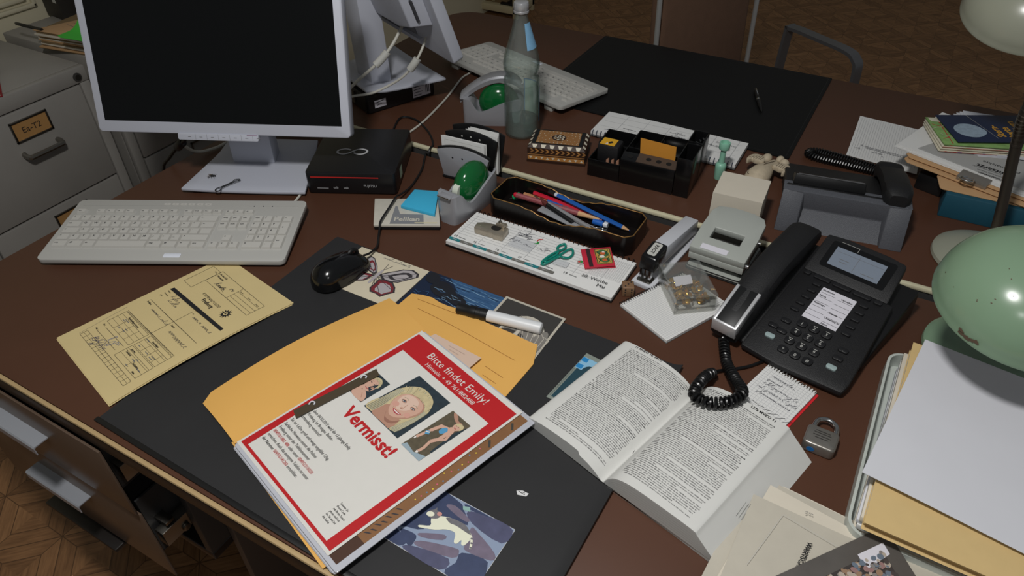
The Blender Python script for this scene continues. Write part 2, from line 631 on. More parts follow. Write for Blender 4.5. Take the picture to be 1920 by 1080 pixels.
filing_cabinet(0.60, 1.03, 'grey metal filing cabinet at far left with brown label card and bar handle')
filing_cabinet(1.065, 1.50, 'grey metal filing cabinet behind the large white monitor, folders stacked on top', False)

# ------------------------------------------------------------------ things on the cabinets
zc = 0.0122
KRAFT = mat('kraft_card', (188, 150, 108), 0.85, var=0.06)
KRAFTD = mat('worn_brown_card', (126, 104, 70), 0.9, var=0.15)
DARKFILE = mat('dark_brown_file_board', (40, 36, 32), 0.6, var=0.1)
GREENPAP = mat('bright_green_paper', (70, 190, 62), 0.7)
DKGREEN = mat('dark_green_cloth_tape', (22, 52, 50), 0.7)
st = thing('case_file', 'thick worn stack of brown case folders on the cabinet behind the large monitor', 'file', (-2.105, 1.045, zc), 9)
rnd = random.Random(3)
zz = 0.0
cols = [KRAFTD, KRAFT, KRAFTD, OLDPAPER, KRAFTD, KRAFT, OLDPAPER, KRAFTD, KRAFT, OLDPAPER, KRAFTD]
for k, c in enumerate(cols):
    th = rnd.uniform(0.0022, 0.0052)
    s = MB().box(0.0 + rnd.uniform(0, .012), 0.25, rnd.uniform(-.004, .006), 0.18, zz, zz + th, c)
    s.build('folder', st, bev=0.0008, rz=R(rnd.uniform(-1.6, 1.2)))
    zz += th + 0.0004
MB().box(0.13, 0.24, -0.012, 0.02, zz - 0.002, zz + 0.008, DKGREEN).build('cloth_tape', st, bev=0.002)
top = thing('folder', 'brown card folder lying on top of the case file stack', 'folder', (-2.105, 1.045, zc + zz + 0.001), 9)
MB().prism([(0.0, 0.0), (0.125, -0.004), (0.125, 0.03), (0.25, 0.03), (0.25, 0.17), (0.10, 0.17)], 0, 0.0025, KRAFT).line([(0.06, 0.06), (0.12, 0.045)], 0.0015, 0.0028, GREYINK).line([(0.07, 0.075), (0.13, 0.06)], 0.0012, 0.0028, GREYINK).build('cover', top, bev=0.0006)
MB().tube(spline([(0.03, 0.004, 0.004), (-0.02, 0.010, 0.004), (-0.06, 0.012, 0.006), (-0.085, 0.022, 0.002)], 5), 0.0045, BLACKPL, 8).build('ribbon', top)
gp = thing('paper_slip', 'bright green paper slips curling over the brown folder on the cabinet', 'paper slips', (-1.958, 1.070, zc + zz + 0.004), 4)
for k in range(3):
    g = MB()
    P0 = [(-0.035 + 0.018 * k, 0.05 - 0.075 * t - 0.010 * k, 0.003 + 0.004 * k + 0.07 * max(0, 0.55 - t) ** 2) for t in [i / 8 for i in range(9)]]
    v = []
    for p in P0:
        v += [p, (p[0] + 0.085, p[1] + 0.006, p[2])]
    g.add(v, [(2 * i, 2 * i + 1, 2 * i + 3, 2 * i + 2) for i in range(8)], GREENPAP)
    o = g.build('slip', gp)
    sm = o.modifiers.new('s', 'SOLIDIFY'); sm.thickness = 0.0006
bf = thing('archive_box', 'dark archive box standing on the cabinet beside the white ring binder', 'archive box', (-2.284, 1.262, zc), -7)
MB().box(-0.053, 0.053, -0.045, 0.10, 0, 0.32, DARKFILE).build('case', bf, bev=0.003)
MB().box(0.022, 0.040, -0.0462, -0.0452, 0.050, 0.085, GREYPL).build('label_plate', bf)
rb = thing('ring_binder', 'white ring binder with finger hole and green sticker on the cabinet', 'ring binder', (-2.118, 1.247, zc), -5)
MB().box(-0.043, 0.043, -0.03, 0.12, 0, 0.32, WHITEPL).build('cover', rb, bev=0.004)
MB().cyl((-0.003, -0.0312, 0.078), (-0.003, -0.0295, 0.078), 0.016, STEEL, 20).cyl((-0.003, -0.0315, 0.078), (-0.003, -0.0305, 0.078), 0.012, BLACKPL, 20).build('finger_hole', rb)
MB().box(-0.022, 0.040, -0.0312, -0.0302, 0.006, 0.056, mat('pale_green_label', (96, 150, 92), 0.7)).build('spine_label', rb)
bk = thing('book', 'book with red cover lying on the far left filing cabinet', 'book', (-2.05, 0.80, zc), 62)
MB().box(-0.09, 0.075, -0.13, 0.075, 0.002, 0.020, OLDPAPER).build('pages', bk, bev=0.001)
RED = mat('dark_red_cover', (140, 24, 34), 0.5)
MB().box(-0.092, 0.079, -0.13, 0.079, 0, 0.002, RED).build('cover', bk)

# ------------------------------------------------------------------ low cream shelf far behind
CREAM = mat('cream_lacquer', (196, 184, 148), 0.55, var=0.05, vscale=8)
sh = thing('shelf', 'low cream wooden shelf on the parquet behind the bottle', 'shelf', (-2.14, 3.72, FLOOR))
MB().box(-0.34, 0.03, 0, 0.22, 0.03, 0.07, CREAM).build('board', sh, bev=0.004)
MB().box(-0.34, 0.03, 0, 0.22, 0.34, 0.37, CREAM).build('top', sh, bev=0.004)
for x in (-0.34, 0.0):
    for y in (0, 0.19):
        MB().box(x, x + 0.03, y, y + 0.03, 0, 0.34, CREAM).build('post', sh, bev=0.003)
tag(MB().box(-2.38, -2.20, 3.76, 3.9, FLOOR + 0.07, FLOOR + 0.17, KRAFTD).build('carton', bev=0.003), 'brown carton on the low cream shelf behind the bottle', 'carton')
tag(MB().box(-2.235, -2.13, 3.74, 3.85, FLOOR + 0.07, FLOOR + 0.082, BLACKPL).build('mat', bev=0.003), 'black mat lying on the cream shelf board', 'mat')
tag(MB().tube(spline([(-2.19, 3.9, FLOOR + 0.4), (-2.20, 3.80, FLOOR + 0.28), (-2.24, 3.74, FLOOR + 0.2), (-2.28, 3.73, FLOOR + 0.10), (-2.29, 3.78, FLOOR + 0.075)], 6), 0.006, CREAM, 8).build('cable'), 'cream cable looping in front of the shelf', 'cable')

# ------------------------------------------------------------------ the two desks
BROWN = mat('brown_desk_laminate', (82, 53, 39), 0.45, var=0.07, vscale=14, spec=0.3)
EDGE = mat('cream_edge_band', (206, 200, 170), 0.5, var=0.10, vscale=40)
EDGET = mat('worn_tan_edge_band', (180, 154, 112), 0.5, var=0.15, vscale=30)
DESKFACE = mat('black_desk_face', (30, 26, 24), 0.35)
GAPGREY = mat('grey_steel_rail', (62, 62, 62), 0.5)
d1 = thing('desk', 'near brown office desk with cream front edge carrying the open book', 'desk', (0, 0, FLOOR))
Z = -FLOOR
MB().box(-1.283, 0.62, 0.2575, 1.080, Z - 0.026, Z, BROWN).build('desktop', d1, bev=0.001)
MB().box(-1.283, 0.62, 0.250, 0.2572, Z - 0.005, Z + 0.0012, EDGET).build('edge_band', d1, bev=0.003)
MB().box(-1.283, 0.62, 0.2505, 0.2572, Z - 0.034, Z - 0.0055, DESKFACE).build('front_face', d1, bev=0.002)
MB().box(-0.70, 0.58, 1.045, 1.06, 0.25, Z - 0.027, GAPGREY).build('modesty_panel', d1)
for x in (-1.282, 0.56):
    MB().box(x, x + 0.03, 0.32, 1.04, 0, Z - 0.027, GAPGREY).build('leg', d1, bev=0.003)
d2 = thing('desk', 'far brown office desk behind the cream joint carrying the black organizer', 'desk', (0, 0, FLOOR))
out = [(-1.27, 1.1165), (0.62, 1.1165), (0.62, 1.88)] + [(-1.27 + 0.085 - 0.085 * math.sin(R(a)), 1.88 - 0.085 + 0.085 * math.cos(R(a))) for a in range(0, 91, 15)]
MB().prism(out, Z - 0.026, Z, BROWN).build('desktop', d2, bev=0.001)
MB().box(-1.27, 0.62, 1.106, 1.1163, Z - 0.007, Z + 0.0015, EDGE).build('edge_band', d2, bev=0.003)
MB().box(-1.27, 0.62, 1.109, 1.1163, Z - 0.06, Z - 0.0075, GAPGREY).build('front_face', d2)
for x in (-1.24, 0.56):
    MB().box(x, x + 0.03, 1.15, 1.84, 0, Z - 0.027, GAPGREY).build('leg', d2, bev=0.003)

# ------------------------------------------------------------------ drawer pedestal under the near desk
DRW = mat('brown_drawer_front', (92, 76, 64), 0.28, var=0.06, vscale=10)
PULL = mat('brushed_aluminium', (176, 180, 188), 0.32, 0.35)
ped = thing('drawer_pedestal', 'brown drawer pedestal under the desk with two drawers pulled ajar', 'drawer unit', (-1.25, 0.245, FLOOR))
MB().box(0.0, 0.018, 0.07, 0.75, Z - 0.40, Z - 0.03, GAPGREY).box(0.432, 0.45, 0.07, 0.75, Z - 0.40, Z - 0.03, GAPGREY).box(0.018, 0.432, 0.735, 0.75, Z - 0.40, Z - 0.03, GAPGREY).box(0.0, 0.45, 0.07, 0.75, Z - 0.42, Z - 0.40, DESKFACE).build('carcass', ped, bev=0.002)
MB().box(0.452, 0.47, 0.11, 0.75, 0.0, Z - 0.03, mat('taupe_side_panel', (96, 86, 78), 0.5)).build('side_panel', ped, bev=0.002)
for z0, z1, dy in ((Z - 0.188, Z - 0.036, 0.0), (Z - 0.372, Z - 0.193, 0.004)):
    d = MB().box(0, 0.447, dy, dy + 0.004, z0, z1, DRW).build('drawer', ped, bev=0.0012)
    pb = MB()
    zp = z1 - 0.062
    prof = [(0.0, 0.004), (-0.022, 0.004), (-0.024, 0.0015), (-0.024, -0.012), (-0.0225, -0.012), (-0.0225, 0.0005), (-0.020, 0.002), (0.0, 0.002)]
    v = [(x, dy + p[0], zp + p[1]) for x in (0.155, 0.297) for p in prof]
    n = len(prof)
    pb.add(v, [tuple(range(n)), tuple(range(n, 2 * n))[::-1]] + [(i, n + i, n + (i + 1) % n, (i + 1) % n) for i in range(n)], PULL)
    pb.build('pull', d, ang=30)
    sd = MB()
    sd.box(0.40, 0.404, dy + 0.018, 0.55, z0 + 0.02, z1 - 0.02, GAPGREY).box(0.02, 0.024, dy + 0.018, 0.55, z0 + 0.02, z1 - 0.02, GAPGREY).box(0.02, 0.404, dy + 0.018, 0.55, z0 + 0.018, z0 + 0.021, GAPGREY)
    sd.build('tray', d)
    rl = MB().box(0.41, 0.43, dy + 0.019, 0.5, z0 + 0.05, z0 + 0.085, STEEL).box(0.404, 0.432, dy + 0.03, 0.05, z0 + 0.095, z0 + 0.102, STEEL).cyl((0.43, 0.06, z0 + 0.06), (0.436, 0.06, z0 + 0.06), 0.007, STEEL, 12)
    rl.build('slide_rail', d, bev=0.001)
MB().box(0.10, 0.30, -0.012, 0.06, Z - 0.402, Z - 0.392, DESKFACE).build('bottom_rail', ped, bev=0.003)

# ------------------------------------------------------------------ armchair behind the far desk
FAB = mat('brown_chair_fabric', (112, 84, 66), 0.95, var=0.12, vscale=30, bump=0.6, bscale=500)
GUN = mat('gunmetal_tube', (104, 104, 106), 0.3, 0.4)
ch = thing('armchair', 'brown fabric armchair with metal arms standing behind the far desk', 'chair', (-0.42, 2.20, FLOOR), -26)
MB().box(-0.23, -0.17, -0.20, 0.20, 0.46, 0.98, FAB).build('backrest', ch, bev=0.02, seg=3, rot=(0, R(-3), 0))
MB().box(-0.18, 0.26, -0.21, 0.21, 0.40, 0.46, FAB).build('seat', ch, bev=0.02, seg=3)
for s in (-1, 1):
    y = 0.232 * s
    MB().tube(spline([(-0.190, y * 0.95, 0.30), (-0.200, y * 0.95, 0.6), (-0.215, y * 0.95, 1.0)], 4), 0.008, mat('satin_steel_tube', (190, 190, 188), 0.25, 0.4), 10).build('back_tube', ch)
    fr = MB()
    path = spline([(-0.085, y, 0.0), (-0.075, y, 0.40), (-0.068, y, 0.645), (-0.055, y, 0.665), (0.05, y, 0.662), (0.15, y, 0.656), (0.185, y, 0.640), (0.20, y, 0.60), (0.205, y, 0.40), (0.21, y, 0.0)], 5)
    v, f = [], []
    for i, p in enumerate(path):
        a = path[max(i - 1, 0)]; b = path[min(i + 1, len(path) - 1)]
        t = (b - a).normalized()
        nn = Vector((t.z, 0, -t.x))
        for dy_, dn in ((-0.019, -0.005), (0.019, -0.005), (0.019, 0.005), (-0.019, 0.005)):
            q = p + nn * dn
            v.append((q.x, q.y + dy_, q.z))
    for i in range(len(path) - 1):
        for k in range(4):
            f.append((4 * i + k, 4 * i + (k + 1) % 4, 4 * i + 4 + (k + 1) % 4, 4 * i + 4 + k))
    fr.add(v, f, GUN)
    fr.build('arm', ch, ang=45)
MB().box(-0.07, 0.20, -0.22, 0.22, 0.385, 0.40, GUN).build('seat_frame', ch)
# ================================================================== ELECTRONICS
MONWHITE = mat('monitor_white_plastic', (184, 187, 198), 0.4)
SCREEN = mat('switched_off_screen', (9, 10, 10), 0.22, spec=0.35)
VENT = mat('dark_vent', (52, 52, 56), 0.7)
LABELW = mat('white_sticker', (214, 212, 220), 0.6)
def make_monitor(label, loc, rz):
    t = thing('monitor', label, 'monitor', loc, rz)
    b = MB()
    bot = [(-0.122, -0.096), (0.128, -0.094), (0.10, 0.096), (-0.094, 0.096)]
    v = []
    nx, ny = 10, 8
    for zoff in (0.006, 0.0125):
        for j in range(ny + 1):
            s = j / ny
            for i in range(nx + 1):
                u = i / nx
                x = (bot[0][0] * (1 - u) + bot[1][0] * u) * (1 - s) + (bot[3][0] * (1 - u) + bot[2][0] * u) * s
                y = (bot[0][1] * (1 - u) + bot[1][1] * u) * (1 - s) + (bot[3][1] * (1 - u) + bot[2][1] * u) * s
                v.append((x, y, zoff + 0.010 * max(0, s - 0.72) / 0.28 - 0.0025 * (4 * u * (1 - u)) * (1 - s)))
    n0 = (nx + 1) * (ny + 1)
    f = []
    for j in range(ny):
        for i in range(nx):
            a = j * (nx + 1) + i
            f.append((a, a + nx + 1, a + nx + 2, a + 1))
            f.append((n0 + a, n0 + a + 1, n0 + a + nx + 2, n0 + a + nx + 1))
    ring = [i for i in range(nx + 1)] + [j * (nx + 1) + nx for j in range(1, ny + 1)] + [ny * (nx + 1) + i for i in range(nx - 1, -1, -1)] + [j * (nx + 1) for j in range(ny - 1, 0, -1)]
    for a, c in zip(ring, ring[1:] + ring[:1]):
        f.append((a, c, n0 + c, n0 + a))
    b.add(v, f, MONWHITE)
    b.build('stand_base', t, bev=0.002)
    for x, y in ((-0.10, -0.08), (0.10, -0.08), (-0.08, 0.07), (0.08, 0.07)):
        MB().cyl((x, y, 0), (x, y, 0.0065), 0.008, BLACKPL, 12).build('rubber_foot', t)
    nb = MB().hexa([(-0.058, 0.012, 0.01), (0.032, 0.012, 0.01), (0.026, 0.060, 0.01), (-0.052, 0.060, 0.01)],
                   [(-0.058, 0.022, 0.36), (0.032, 0.022, 0.36), (0.026, 0.075, 0.36), (-0.052, 0.075, 0.36)], MONWHITE)
    nb.build('neck', t, bev=0.004)
    # screen head, tilted back; local y of the head points backwards
    h = MB()
    w, H = 0.247, 0.325
    h.prism(rr(2 * w, H, 0.008, 4, 0, H / 2), -0.006, 0.020, MONWHITE)
    T = Matrix.Translation((-0.020, -0.045, 0.108)) @ Matrix.Rotation(R(-18), 4, 'X') @ Matrix.Rotation(R(90), 4, 'X')
    # after the turn: drawing x -> x, drawing y -> up, drawing z -> towards the viewer (front)
    h.V = [(x, y, -z + 0.012) for x, y, z in h.V]
    h.F = [f_[::-1] for f_ in h.F]
    h.xf(T)
    hd = h.build('screen_head', t, bev=0.003)
    s = MB().prism([(-0.231, 0.022), (0.231, 0.022), (0.231, 0.31), (-0.231, 0.31)], 0.0178, 0.0184, SCREEN)
    s.xf(T).build('screen', t, flat=True)
    g = MB().prism(rr(0.158, 0.0125, 0.003, 3, -0.011, -0.0045), 0.010, 0.0195, MONWHITE)
    for k in range(7):
        x = -0.078 + 0.0225 * k
        if k:
            g.box(x, x + 0.0006, -0.010, 0.001, 0.0195, 0.0197, GREYINK)
        g.box(x + 0.008, x + 0.014, -0.0056, -0.0044, 0.0195, 0.0197, GREYINK)
    g.box(0.046, 0.066, -0.0005, 0.0015, 0.0195, 0.0197, mat('faded_red_blue_print', (150, 130, 150), 0.6))
    g.xf(T).build('button_strip', t, bev=0.0012)
    # back shell with recess, ports and vents
    bs = MB().prism([(-0.20, 0.098), (-0.14, 0.082), (0.14, 0.082), (0.20, 0.098), (0.20, 0.325), (-0.20, 0.325)], -0.0505, -0.008, MONWHITE,
                    top=[(-0.215, 0.084), (-0.14, 0.070), (0.14, 0.070), (0.215, 0.084), (0.215, 0.325), (-0.215, 0.325)])
    bs.xf(T).build('back_shell', t, bev=0.003)
    rec = MB().box(-0.11, 0.12, 0.028, 0.076, -0.0092, -0.0078, mat('recess_grey', (120, 120, 124), 0.6))
    for k in range(8):
        rec.box(-0.095 + 0.025 * k, -0.078 + 0.025 * k, 0.050, 0.066, -0.0102, -0.0088, VENT if k % 3 else STEEL)
    rec.box(-0.13, 0.14, 0.018, 0.026, -0.016, -0.0065, MONWHITE)
    rec.xf(T).build('port_panel', t)
    vt = MB()
    for z0, z1 in ((0.105, 0.150), (0.157, 0.202), (0.209, 0.254)):
        vt.box(-0.2125, -0.206, z0, z1, -0.035, -0.030, VENT)
    vt.xf(T).build('side_vent', t)
    return t
mon1 = make_monitor('large white monitor facing the camera, behind the full keyboard', (-1.105, 0.864, 0), 25)
mon2 = copy_thing(mon1, (-1.09, 1.281, 0.0485), 155, 'white monitor seen from behind on a black mini computer, left of the bottle')

# ------------------------------------------------------------------ mini computers
PCBLACK = mat('satin_black_case', (20, 20, 22), 0.36, bump=0.15, bscale=1200)
REDLINE = mat('red_accent', (196, 40, 36), 0.5)
SILVERP = mat('silver_print', (184, 184, 186), 0.45)
def mini_pc(label, loc, rz, front=True):
    t = thing('mini_computer', label, 'computer', loc, rz)
    w, d, h = 0.088, 0.0915, 0.048
    MB().prism(rr(2 * w, 2 * d, 0.007, 4), 0.002, h, PCBLACK).build('case', t, bev=0.002)
    for x in (-0.07, 0.07):
        for y in (-0.07, 0.07):
            MB().cyl((x, y, 0), (x, y, 0.003), 0.007, BLACKPL, 10).build('foot', t)
    return t
pc1 = mini_pc('black mini computer with infinity-shaped emblem and red line, right of the large monitor', (-0.9155, 0.9665, 0), 26.5)
lg = MB()
P = plane_M((-0.014, -0.008, 0.0483), (1, 0, 0), (0, 1, 0))
lg.line([(p.x, p.y) for p in spline([(-0.003, 0.0055, 0), (-0.009, 0.0095, 0), (-0.017, 0.010, 0), (-0.026, 0.006, 0), (-0.029, -0.001, 0), (-0.025, -0.008, 0), (-0.015, -0.0105, 0), (-0.006, -0.007, 0), (0.003, 0.002, 0), (0.010, 0.0085, 0), (0.019, 0.0105, 0), (0.028, 0.007, 0), (0.031, 0.0, 0), (0.027, -0.0075, 0), (0.018, -0.0105, 0), (0.009, -0.008, 0), (0.005, -0.004, 0)], 6)], 0.0042, 0.0001, SILVERP, P)
lg.build('emblem', pc1, flat=True)
fp = MB()
Pf = plane_M((0, -0.0918, 0), (1, 0, 0), (0, 0, 1))
fp.box(-0.078, 0.055, 0.0375, 0.0395, -0.0002, 0.0004, REDLINE, Pf)
fp.build('red_line', pc1)
fp = MB().line([(-0.068, 0.014), (-0.046, 0.014)], 0.0012, 0.0003, SILVERP, Pf).text('FUJITSU', 0.0075, 0.024, 0.018, 0.0003, SILVERP, M=Pf)
for x in (-0.036, -0.016):
    fp.text('usb', 0.007, x, 0.0135, 0.0003, SILVERP, M=Pf)
fp.build('front_print', pc1, flat=True)
sp = MB().rect(-0.03, -0.008, 0.012, 0.034, 0.0003, mat('pale_green_sticker', (176, 196, 170), 0.6), plane_M((0.0881, -0.02, 0), (0, 1, 0), (0, 0, 1)))
sp.build('side_sticker', pc1, flat=True)
pc2 = mini_pc('black mini computer under the stand of the rear-facing white monitor', (-1.106, 1.289, 0), -24)
Ps = plane_M((0.0882, 0, 0), (0, 1, 0), (0, 0, 1))
sk = MB().rect(0.030, 0.078, 0.008, 0.038, 0.0002, LABELW, Ps)
for k, wd in enumerate((0.03, 0.018, 0.024, 0.02)):
    sk.line([(0.033, 0.034 - 0.007 * k), (0.033 + wd, 0.034 - 0.007 * k)], 0.0022 if k == 0 else 0.0015, 0.0004, INK, Ps)
for k in range(3):
    sk.line([(0.066 + 0.004 * k, 0.014), (0.066 + 0.004 * k, 0.034)], 0.0016, 0.0004, INK, Ps)
sk.build('sticker', pc2, flat=True)
sk = MB().rect(-0.072, -0.042, 0.012, 0.030, 0.0002, LABELW, Ps)
sk.line([(-0.068, 0.025), (-0.048, 0.027)], 0.002, 0.0004, INK, Ps).line([(-0.066, 0.018), (-0.054, 0.019)], 0.0014, 0.0004, INK, Ps)
sk.build('sticker', pc2, flat=True)
MB().box(-0.055, -0.03, -0.098, -0.090, 0.012, 0.030, mat('lime_green_plug', (150, 176, 110), 0.6)).build('green_plug', pc2, bev=0.001)
MB().box(-0.02, 0.03, -0.095, -0.091, 0.010, 0.040, STEEL).build('port_plate', pc2)

# ------------------------------------------------------------------ keyboards
KBW = mat('keyboard_shell', (178, 177, 172), 0.5)
KEYW = mat('keycap', (190, 188, 182), 0.5)
LEGEND = mat('keycap_legend', (70, 70, 72), 0.7)
BADGE = mat('white_badge', (222, 226, 236), 0.4)
def make_keyboard(label, loc, rz):
    t = thing('keyboard', label, 'keyboard', loc, rz)
    W, D = 0.432, 0.172
    T = Matrix.Translation((0, -D / 2, 0.0145)) @ Matrix.Rotation(R(3.6), 4, 'X')
    b = MB()
    b.prism(rr(W, D, 0.010, 5, 0, D / 2), -0.0085, 0.0, KBW)
    b.prism(rr(W - 0.02, D - 0.02, 0.008, 4, 0, D / 2), -0.0125, -0.0085, VENT)
    b.box(-W / 2 + 0.012, W / 2 - 0.012, D - 0.018, D - 0.0175, 0, 0.0003, GREYINK)
    b.xf(T).build('shell', t, bev=0.0015)
    u, x0 = 0.0182, -0.205
    for x in (-0.17, 0.17):
        MB().box(x - 0.012, x + 0.012, 0.068, 0.08, 0, 0.014, GREYPL).build('foot', t, bev=0.001)
        MB().cyl((x, -0.07, 0), (x, -0.07, 0.006), 0.006, BLACKPL, 10).build('rubber_foot', t)
    MB().prism(rr(0.030, 0.010, 0.002, 3, 0.018, 0.013), 0, 0.0008, BADGE).xf(T).build('badge', t, bev=0.0003)
    keys = []
    def key(cx, cy, w, d, s=''):
        keys.append((cx, cy, w, d, s))
    yb = 0.031
    rows = [
        [('strg', 1.5), ('#', 1.5), ('alt', 1.25), ('', 5.0), ('altgr', 1.5), ('#', 1.5), ('=', 1.25), ('strg', 1.5)],
        [('^', 1.25), ('<', 1), ('Y', 1), ('X', 1), ('C', 1), ('V', 1), ('B', 1), ('N', 1), ('M', 1), (';', 1), (':', 1), ('_', 1), ('^', 2.75)],
        [('v', 1.75)] + [(c, 1) for c in 'ASDFGHJKL'] + [('O:', 1), ('A:', 1), ("'", 1), ('', 1.25)],
        [('tab', 1.5)] + [(c, 1) for c in 'QWERTZUIOP'] + [('U:', 1), ('*', 1), ('<-', 1.5)],
        [('^', 1)] + [(c, 1) for c in '1234567890'] + [('?', 1), ("'", 1), ('<-', 2)],
    ]
    for r_, row in enumerate(rows):
        x = x0
        for s, k in row:
            key(x + k * u / 2, yb + (r_ + 0.5) * u, k * u, u, s)
            x += k * u
    xn = x0 + 15.25 * u
    for k, s in enumerate(('<', 'v', '>')):
        key(xn + (k + .5) * u, yb + .5 * u, u, u, s)
    key(xn + 1.5 * u, yb + 1.5 * u, u, u, '^')
    for r_, ss in ((3, ('entf', 'ende', 'bild')), (4, ('einfg', 'pos', 'bild'))):
        for k, s in enumerate(ss):
            key(xn + (k + .5) * u, yb + (r_ + .5) * u, u, u, s)
    xm = x0 + 18.5 * u
    for r_, ss in enumerate((('0', None, ','), ('1', '2', '3'), ('4', '5', '6'), ('7', '8', '9'), ('num', '/', '*', '-'))):
        for k, s in enumerate(ss):
            if s is None:
                continue
            kw = 2 if s == '0' and r_ == 0 else 1
            key(xm + (k + kw / 2) * u, yb + (r_ + .5) * u, kw * u, u, s)
    key(xm + 3.5 * u, yb + 1.0 * u, u, 2 * u, 'ent')
    key(xm + 3.5 * u, yb + 3.0 * u, u, 2 * u, '+')
    yf = yb + 5.5 * u + 0.0035
    fx = [0, 2, 3, 4, 5, 6.5, 7.5, 8.5, 9.5, 11, 12, 13, 14, 15.25, 16.25, 17.25]
    for k, f_ in enumerate(fx):
        key(x0 + (f_ + .5) * u, yf, u, u * 0.68, 'esc' if k == 0 else ('F%d' % k if k < 13 else 'dr'))
    # one mesh per keycap; the six flat media keys stay one row part
    keys.sort(key=lambda q: -q[2] * q[3])
    def cap(mb, q):
        cx, cy, w, d, s = q
        g = 0.0006
        o = [(cx - w / 2 + g, cy - d / 2 + g), (cx + w / 2 - g, cy - d / 2 + g), (cx + w / 2 - g, cy + d / 2 - g), (cx - w / 2 + g, cy + d / 2 - g)]
        i = 0.0018
        tp = [(o[0][0] + i, o[0][1] + i * 0.6), (o[1][0] - i, o[1][1] + i * 0.6), (o[2][0] - i, o[2][1] - i), (o[3][0] + i, o[3][1] - i)]
        mb.prism(o, -0.0005, 0.0042, KEYW, top=tp)
        if s:
            mb.text(s, 0.0065 if len(s) == 1 else 0.0042, cx - w / 2 + 0.004, cy + (0.0005 if d > 0.015 else -0.002), 0.0044, LEGEND, 'b')
    for q in keys[:100]:
        m = MB()
        cap(m, q)
        m.xf(T).build('key', t, ang=20)
    if len(keys) > 100:
        m = MB()
        for q in keys[100:]:
            cap(m, q)
        m.xf(T).build('keys', t, ang=20, kind='stuff')
    m = MB()
    for k in range(6):
        x = -0.045 + 0.0155 * k
        m.prism(rr(0.0125, 0.0055, 0.002, 3, x, 0.159), 0, 0.0008, KEYW).box(x - 0.002, x + 0.002, 0.1585, 0.1595, 0.0008, 0.001, LEGEND)
    m.xf(T).build('media_keys', t)
    m = MB()
    for k in range(3):
        m.box(0.120 + 0.017 * k, 0.1216 + 0.017 * k, 0.153, 0.1554, 0, 0.0006, LEGEND)
    m.xf(T).build('status_lights', t)
    return t
kb1 = make_keyboard('light grey keyboard on the near desk left of the black mouse', (-1.0575, 0.6195, 0), 28)
kb2 = copy_thing(kb1, (-0.847, 1.516, 0), 163, 'light grey keyboard on the far desk behind the glass bottle')

# ------------------------------------------------------------------ mouse
MOUSE = mat('glossy_black_plastic', (11, 11, 12), 0.16, spec=0.6)
ms = thing('computer_mouse', 'black computer mouse on the blotter beside the butterfly card', 'mouse', (-0.725, 0.674, 0.0035), -10)
def mouse_shell(inset, zlow, zscale, m, y0=-0.056, y1=0.054):
    b = MB()
    v, f = [], []
    ns, nr = 22, 17
    for i in range(ns + 1):
        s = i / ns
        y = y0 + (y1 - y0) * (0.5 - 0.5 * math.cos(math.pi * s))
        e = math.sqrt(max(0, 1 - (2 * (y - y0) / (y1 - y0) - 1) ** 4))
        hw = (0.031 - inset) * e * (0.97 + 0.03 * math.cos(s * 6))
        hz = zscale * (0.037 * math.sin(math.pi * min(1, (0.10 + 0.95 * s)) ** 0.9) ** 0.75 if s < 0.99 else 0.004) * e ** 0.5
        for k in range(nr):
            a = math.pi * k / (nr - 1)
            v.append((hw * math.cos(a), y, zlow + max(hz, 0.001) * math.sin(a) ** 0.75))
    for i in range(ns):
        for k in range(nr - 1):
            a = i * nr + k
            f.append((a, a + nr, a + nr + 1, a + 1))
    return b.add(v, f, m)
sh = mouse_shell(0, 0.004, 1.0, MOUSE)
sh.prism([(0.030 * math.cos(R(a)), -0.001 + 0.054 * math.sin(R(a))) for a in range(0, 360, 12)], 0, 0.005, BLACKPL)
sh.build('body', ms, ang=60)
MB().tube([(0.004 * 0, 0.0285 + 0.010 * math.cos(R(a)), 0.026 + 0.0095 * math.sin(R(a))) for a in range(0, 360, 20)], 0.0032, BLACKPL, 8, True).build('scroll_wheel', ms)
MB().line([(0, 0.020), (0, 0.003)], 0.0008, 0.0415, VENT).build('button_gap', ms)
MB().tube(spline([(0.0, 0.050, 0.012), (0.0, 0.064, 0.009), (-0.012, 0.090, 0.003), (-0.0329, 0.112, 0.0012), (-0.0446, 0.1262, 0.0067), (-0.0516, 0.1371, 0.0152), (-0.0717, 0.1762, 0.0152), (-0.0891, 0.2117, 0.0152), (-0.096, 0.2278, 0.0087), (-0.1117, 0.2707, 0.0012), (-0.1399, 0.3267, 0.0012), (-0.1688, 0.3642, 0.0012), (-0.1821, 0.3822, 0.0007), (-0.1859, 0.3922, -0.0213)], 6), 0.0019, BLACKPL, 8).build('cable', ms)

# ------------------------------------------------------------------ telephone on the near desk
KEYBLK = mat('phone_key', (24, 24, 26), 0.4)
LCD = mat('grey_lcd', (122, 132, 146), 0.35)
ph = thing('telephone', 'black desk telephone with grey display and handset on the near desk', 'telephone', (-0.090, 0.835, 0), -13)
SL = math.atan2(0.048, 0.24)
b = MB()
